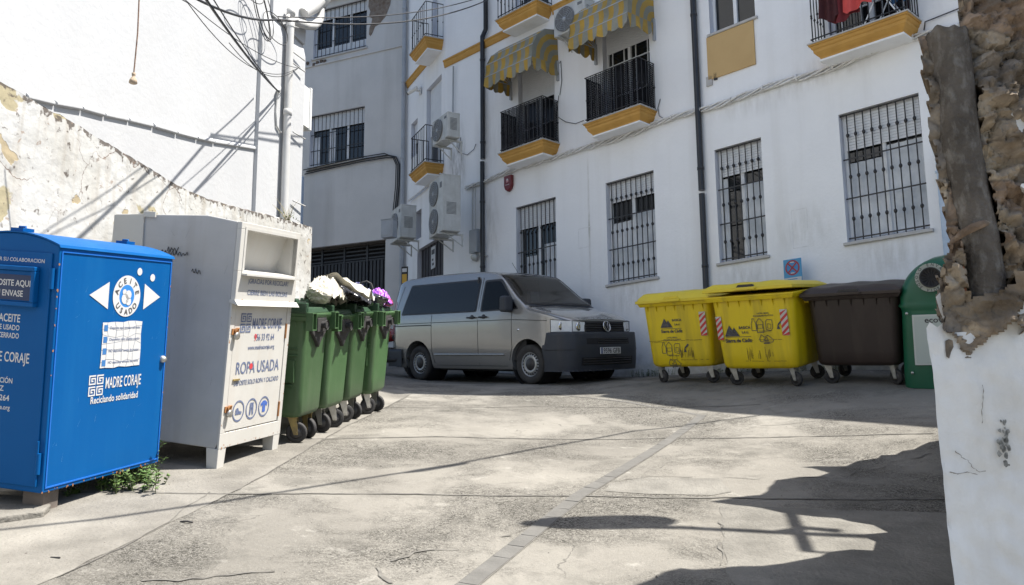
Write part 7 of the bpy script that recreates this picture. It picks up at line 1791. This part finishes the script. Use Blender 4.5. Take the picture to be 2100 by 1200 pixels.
# mortar collar where the pipe cracked
m = MB(); cc2 = [(1950,498),(1968,482),(1990,470),(2010,462),(2030,458)]; m.tube([Vector((rl(x,y).x, -.0+.012*math.sin(i*3), rl(x,y).y)) + Vector((0,-.04,0))*(1 if 0 < i < 4 else 0) for i, (x, y) in enumerate(cc2)], [.01,.017,.02,.017,.01], 6); m.build('mortar_collar', M['rubble'], ruin)
m = MB(); rn = random.Random(12)
for pts_ in ([(2010,790),(2014,815),(2009,842),(2013,868)],[(1958,925),(1972,938),(1984,944),(1996,960),(2008,968),(2020,966)],[(1948,968),(1964,972),(1984,968),(2004,973)]):
    q_ = [rl(*p) for p in densify(pts_, 4)]; m.tube([(p.x+rn.uniform(-.004,.004), -.008+.012*noise.noise(Vector((p.x*2.5,p.y*2.5,3)))*1.8, p.y) for p in q_], [.0018*rn.uniform(.2,1.1) for _ in q_], 4)
m.build('plaster_crack', mat('crack_dark', (.22,.20,.17), .95), ruin)
# chips of dirt in the lower plaster
m = MB(); rn = random.Random(4)
for i in range(34):
    x = 2054+rn.gauss(0,6); y = 915+rn.gauss(0,22); c = rl(x, y); r = rn.uniform(.003,.011); n = 7
    m.add([(c.x+r*math.cos(2*math.pi*k/n)*rn.uniform(.6,1.2), -.013, c.y+r*math.sin(2*math.pi*k/n)*rn.uniform(.7,1.9)) for k in range(n)], [tuple(range(n))])
m.build('chipped_spot', mat('chip_dark', (.14,.14,.13), .9, (.3,.3,.28), 40, 1), ruin, recalc=False)
m = MB(); c = [rl(x,y) for x,y in ((1936,700),(1943,696),(1951,699),(1953,712),(1948,722),(1944,736),(1938,732),(1936,716))]; m.add([(p.x,-.014,p.y) for p in c], [tuple(range(8))]); m.build('bare_spot', M['rubble'], ruin, recalc=False)

# body of the ruined wall running back from its end (throws the ragged shadow on the yard)
W0 = Vector((2.45, 4.35)); 
def wall_run():
    root = thing('rubble_wall', 'long jagged rubble wall running up the yard behind its whitewashed end', 'wall', Matrix.Translation((W0.x, W0.y, gz(W0.x, W0.y))))
    k = 1/math.tan(R_(SUN_EL)); sx_, sy_ = math.sin(R_(SUN_AZ)), math.cos(R_(SUN_AZ))
    # wall line heading about 31 deg right of straight ahead
    a = R_(30); d = Vector((math.sin(a), math.cos(a))); 
    targets = [gp(1300,1200),gp(1395,1165),gp(1420,1168),gp(1560,1162),gp(1640,1150),gp(1700,1133),gp(1745,1128),gp(1790,1130),gp(1795,1112),gp(1760,1098),gp(1820,1093),gp(1790,1078),gp(1740,1070),gp(1690,1055),gp(1600,1052),gp(1560,1043),gp(1455,1029),gp(1500,1022),gp(1560,1015),gp(1575,1000),gp(1590,985),gp(1650,978),gp(1700,970),gp(1640,958),gp(1735,956),gp(1760,945),gp(1800,940),gp(1850,925),gp(1925,904)]
    t2 = []
    for a2, b2 in zip(targets[:-1], targets[1:]):
        l2 = math.dist(a2, b2); n2 = max(1, int(l2/.12))
        for i2 in range(n2): f2 = i2/n2; t2.append((a2[0]+(b2[0]-a2[0])*f2+(.05*noise.noise(Vector((a2[0]*5+i2*1.7, a2[1]*5, 2))) if i2 else 0), a2[1]+(b2[1]-a2[1])*f2+(.11*noise.noise(Vector((a2[0]*5, a2[1]*5+i2*2.3, 8))) if i2 else 0)))
    targets = t2+[targets[-1]]
    tops = []
    for (gx2, gy2) in targets:
        # shadow point + t*(sun horizontally) meets the wall line
        # (gx2 + t sx, gy2 + t sy) = W0 + s d
        det = sx_*(-d.y) + d.x*sy_; rx, ry = W0.x-gx2, W0.y-gy2
        t = (rx*(-d.y) + d.x*ry)/det; s_ = (sx_*ry - sy_*rx)/det
        tops.append((s_, gz(gx2, gy2) + t/k))
    return root, a, d, tops
root, a_w, dW, tops = wall_run()
base_z = gz(W0.x, W0.y)
print('tops', [(round(s,2), round(z,2)) for s, z in tops])
prof = [(tops[0][0]-.6, -.6), (tops[0][0]-.6, tops[0][1]-base_z-.6)] + [(s, z-base_z) for s, z in tops] + [(tops[-1][0]+.8, tops[-1][1]-base_z-1.0), (tops[-1][0]+2.5, .9), (tops[-1][0]+2.5, -.6)]
m = MB(); nrm = Vector((dW.y, -dW.x))
m.prism(prof, lambda s_, z_, t_: (dW.x*s_+nrm.x*t_, dW.y*s_+nrm.y*t_, z_), 0, .25)
m.build('rubble_face', M['rubble'], root)
# street lamp on its post, out of the picture to the right; its shadow falls across the yard
k = 1/math.tan(R_(SUN_EL)); S3 = Vector((math.sin(R_(SUN_AZ))*k, math.cos(R_(SUN_AZ))*k, 1))
def up(px, py, H): q = ghit(px, py); return q + S3*H
tip, mid_, e_ = up(1062,1074,5.6), up(1400,1082,5.6), up(1800,1102,5.6)
pole_b = Vector((e_.x+.5, e_.y-.03, gz(e_.x+.5, e_.y)))
sl2 = thing('street_lamp', 'street lamp on a tall steel post reaching over the yard from the rubble wall', 'street lamp', Matrix.Translation(pole_b))
m = MB(); m.tube([(0,0,-.2),(0,0,3),(0,0,e_.z-pole_b.z+.5)], [.08,.07,.05], 12); m.build('post', M['steel'], sl2)
m = MB(); m.tube([Vector((0,0,e_.z-pole_b.z)), e_-pole_b, mid_-pole_b, up(1085,1077,5.6)-pole_b], [.045,.045,.042,.03], 8); m.build('arm', M['steel'], sl2)
m = MB()
dv = tip - up(1390,1068,5.6); c0_ = (tip + up(1390,1068,5.6))/2 - pole_b; hl_ = dv.length/2
def lf2(u, v): 
    a = 2*math.pi*u; t = -1+2*v; r = math.sqrt(max(0,1-abs(t)**2.2)); w2 = .17*r*(1.25-.45*(v)) ; return c0_ + dv.normalized()*hl_*t + Vector((-.08,1,0))*w2*math.cos(a) + Vector((0,0,1))*w2*.5*math.sin(a)
m.grid(lf2, 20, 24); m.build('lamp_head', M['pipe_g'], sl2)
# crossbar on the lamp arm
cb0, cb1 = up(1620,1050,5.5), up(1655,1132,5.5); m = MB(); m.tube([cb0-pole_b, cb1-pole_b], .045, 8); m.tube([up(1600,1092,5.5)-pole_b, up(1650,1084,5.5)-pole_b, up(1720,1090,5.5)-pole_b], .05, 6); m.tube([up(1650,1132,5.5)-pole_b, up(1800,1140,5.5)-pole_b], .022, 6); m.build('bracket', M['steel'], sl2)
# overhead cable across the yard whose shadow crosses the concrete
cp_ = [up(-60,1094,6.0+.0), up(200,1066,5.9), up(450,1030,5.85), up(700,989,5.8), up(900,958,5.8), up(1100,920,5.85), up(1300,884,5.9), up(1480,862,5.95), up(1620,843,6.0), up(1760,835,6.1)]
oc_ = thing('overhead_cable', 'overhead cable strung high across the yard with a small splice box', 'cable', Matrix.Translation(cp_[0]))
m = MB(); m.tube([p-cp_[0] for p in cp_], .022, 6); m.build('cable', M['cable_b'], oc_)
m = MB(); a = up(830,970,5.78)-cp_[0]; b = up(960,949,5.78)-cp_[0]; m.tube([a, a.lerp(b,.2), a.lerp(b,.85), b], [.02,.055,.05,.02], 8); m.build('splice_box', M['cable_b'], oc_)

# damp weeds along the facade foot, bits of litter
for (px, py, n_, sd, lb) in ((1336,772,10,41,'low weeds at the wall foot between van and yellow bin'),(1452,776,8,42,'sparse weeds at the wall foot behind the first yellow bin'),(1592,783,8,43,'sparse weeds at the wall foot behind the gaping yellow bin')):
    q = ghit(px, py); d_ = (12.5-(q.x*NA.x+q.y*NA.y)) - .04; q = q + NA*d_; root = thing('weed', lb, 'plant', Matrix.Translation((q.x, q.y, gz(q.x, q.y))), 'weeds along the facade foot'); rn = random.Random(sd); ml, ms = MB(), MB()
    for i in range(n_*4):
        o_ = uA*rn.uniform(-.5,.5); h = rn.uniform(.04,.14); ms.tube([o_, o_+Vector((rn.uniform(-.03,.03), rn.uniform(-.03,.0), h))], .002, 4)
        for j in range(6): a = rn.uniform(0,6.28); p = o_+Vector((0,0,h*rn.random())); dd_ = Vector((math.cos(a),math.sin(a),.4))*rn.uniform(.015,.035); s2 = dd_.cross(Vector((0,0,1)))*.35; ml.add([p, p+dd_*.5+s2, p+dd_, p+dd_*.5-s2], [(0,1,2,3)])
    ms.build('stem', M['stem'], root); ml.build('leaves', M['leaf'], root, recalc=False)
m = MB(); rn = random.Random(77)
for i in range(900):
    r = rn.random()
    if r < .35: px, py = rn.uniform(560,1300), 812+abs(rn.gauss(0,30))
    elif r < .7: px, py = rn.uniform(0,1900), rn.uniform(860,1195)
    else: px, py = rn.uniform(330,640), rn.uniform(880,1000)
    q = ghit(px, py); s2 = rn.uniform(.002,.008)*(1 if rn.random() > .06 else 2.0); a = rn.uniform(0,3.14); c, s_ = math.cos(a)*s2, math.sin(a)*s2; z = q.z+.0015; h = s2*rn.uniform(.3,.9); k = rn.uniform(.4,1)
    m.add([(q.x-c,q.y-s_,z),(q.x+s_*k,q.y-c*k,z),(q.x+c,q.y+s_,z),(q.x-s_*k,q.y+c*k,z),(q.x,q.y,z+h)], [(0,1,4),(1,2,4),(2,3,4),(3,0,4)], mi=0 if rn.random() < .6 else 1)
tag(m.build('gravel', [mat('grit_dark', (.10,.09,.08), .9), mat('grit_pale', (.34,.32,.28), .9)]), 'loose grit and crumbs of mortar scattered over the worn concrete', 'gravel', kind='stuff')
# ------------------------------------------------------------------ far-apart pieces of one mesh become parts of their own
KEEP = {'rust_spots','door_seam','guard','vent','grille_slats','scribble','scuff_marks','chipped_spot','leaves','stem','printed_signs','red_mark','loose_wires','thin_wires','ground'}
def split_far(o):
    me = o.data; n = len(me.vertices)
    par = list(range(n))
    def find(a):
        while par[a] != a: par[a] = par[par[a]]; a = par[a]
        return a
    for e in me.edges:
        a, b = find(e.vertices[0]), find(e.vertices[1])
        if a != b: par[a] = b
    roots = {}; isl = [0]*n
    for i in range(n): isl[i] = roots.setdefault(find(i), len(roots))
    k = len(roots)
    if k < 2 or k > 700: return
    co = np.empty(n*3); me.vertices.foreach_get('co', co); co = co.reshape(-1, 3); ia = np.array(isl)
    lo = np.full((k,3), 1e9); hi = np.full((k,3), -1e9); np.minimum.at(lo, ia, co); np.maximum.at(hi, ia, co)
    size = (hi-lo).max(1); gap = np.maximum(0, np.maximum(lo[:,None]-hi[None], lo[None]-hi[:,None])); near = np.sqrt((gap**2).sum(2)) <= np.maximum(.02, .5*np.maximum(size[:,None], size[None]))
    comp = -np.ones(k, int); c = 0
    for i in range(k):
        if comp[i] >= 0: continue
        st = [i]; comp[i] = c
        while st:
            a = st.pop()
            for b in np.nonzero(near[a] & (comp < 0))[0]: comp[b] = c; st.append(b)
        c += 1
    if c < 2 or c > 12: return
    name = o.name.split('.')[0]
    for q in range(1, c):
        d = o.copy(); d.data = me.copy(); link(d); d.name = name; bm = bmesh.new(); bm.from_mesh(d.data); bm.verts.ensure_lookup_table()
        bmesh.ops.delete(bm, geom=[v for v in bm.verts if comp[isl[v.index]] != q], context='VERTS'); bm.to_mesh(d.data); bm.free()
    bm = bmesh.new(); bm.from_mesh(me); bm.verts.ensure_lookup_table(); bmesh.ops.delete(bm, geom=[v for v in bm.verts if comp[isl[v.index]] != 0], context='VERTS'); bm.to_mesh(me); bm.free()
for o in [o for o in scene.objects if o.type == 'MESH' and o.parent and not o.children and o.name.split('.')[0] not in KEEP]: split_far(o)
# dry weed tuft on top of the garden wall
tuft = thing('dry_weed', 'dry tuft of weed growing on the garden wall against the corner pillar', 'plant', Matrix.Translation(gw.matrix_world @ Vector((topw_u := gi.__matmul__(plane_pt(GO, nL, 603, 455)).x, .1, topz(topw_u)))))
m = MB(); rn = random.Random(9)
for i in range(22):
    a = rn.uniform(-1.2,1.2); h = rn.uniform(.12,.38); m.tube([(0,0,-.02),(math.sin(a)*h*.4,rn.uniform(-.05,.05),h*.6),(math.sin(a)*h*.9,rn.uniform(-.1,.1),h)], [.004,.003,.001], 4)
m.build('stem', mat('dry_stem', (.30,.26,.15), .9), tuft)
m = MB()
for i in range(60):
    p = Vector((rn.gauss(0,.09), rn.gauss(0,.04), rn.uniform(0,.16))); d = Vector((rn.uniform(-1,1), rn.uniform(-1,1), rn.uniform(-.2,1))).normalized()*.035; s2 = Vector((0,0,1)).cross(d)*.3; m.add([p-s2, p+d, p+s2, p-d*.3], [(0,1,2,3)])
m.build('leaves', M['leaf'], tuft, recalc=False)
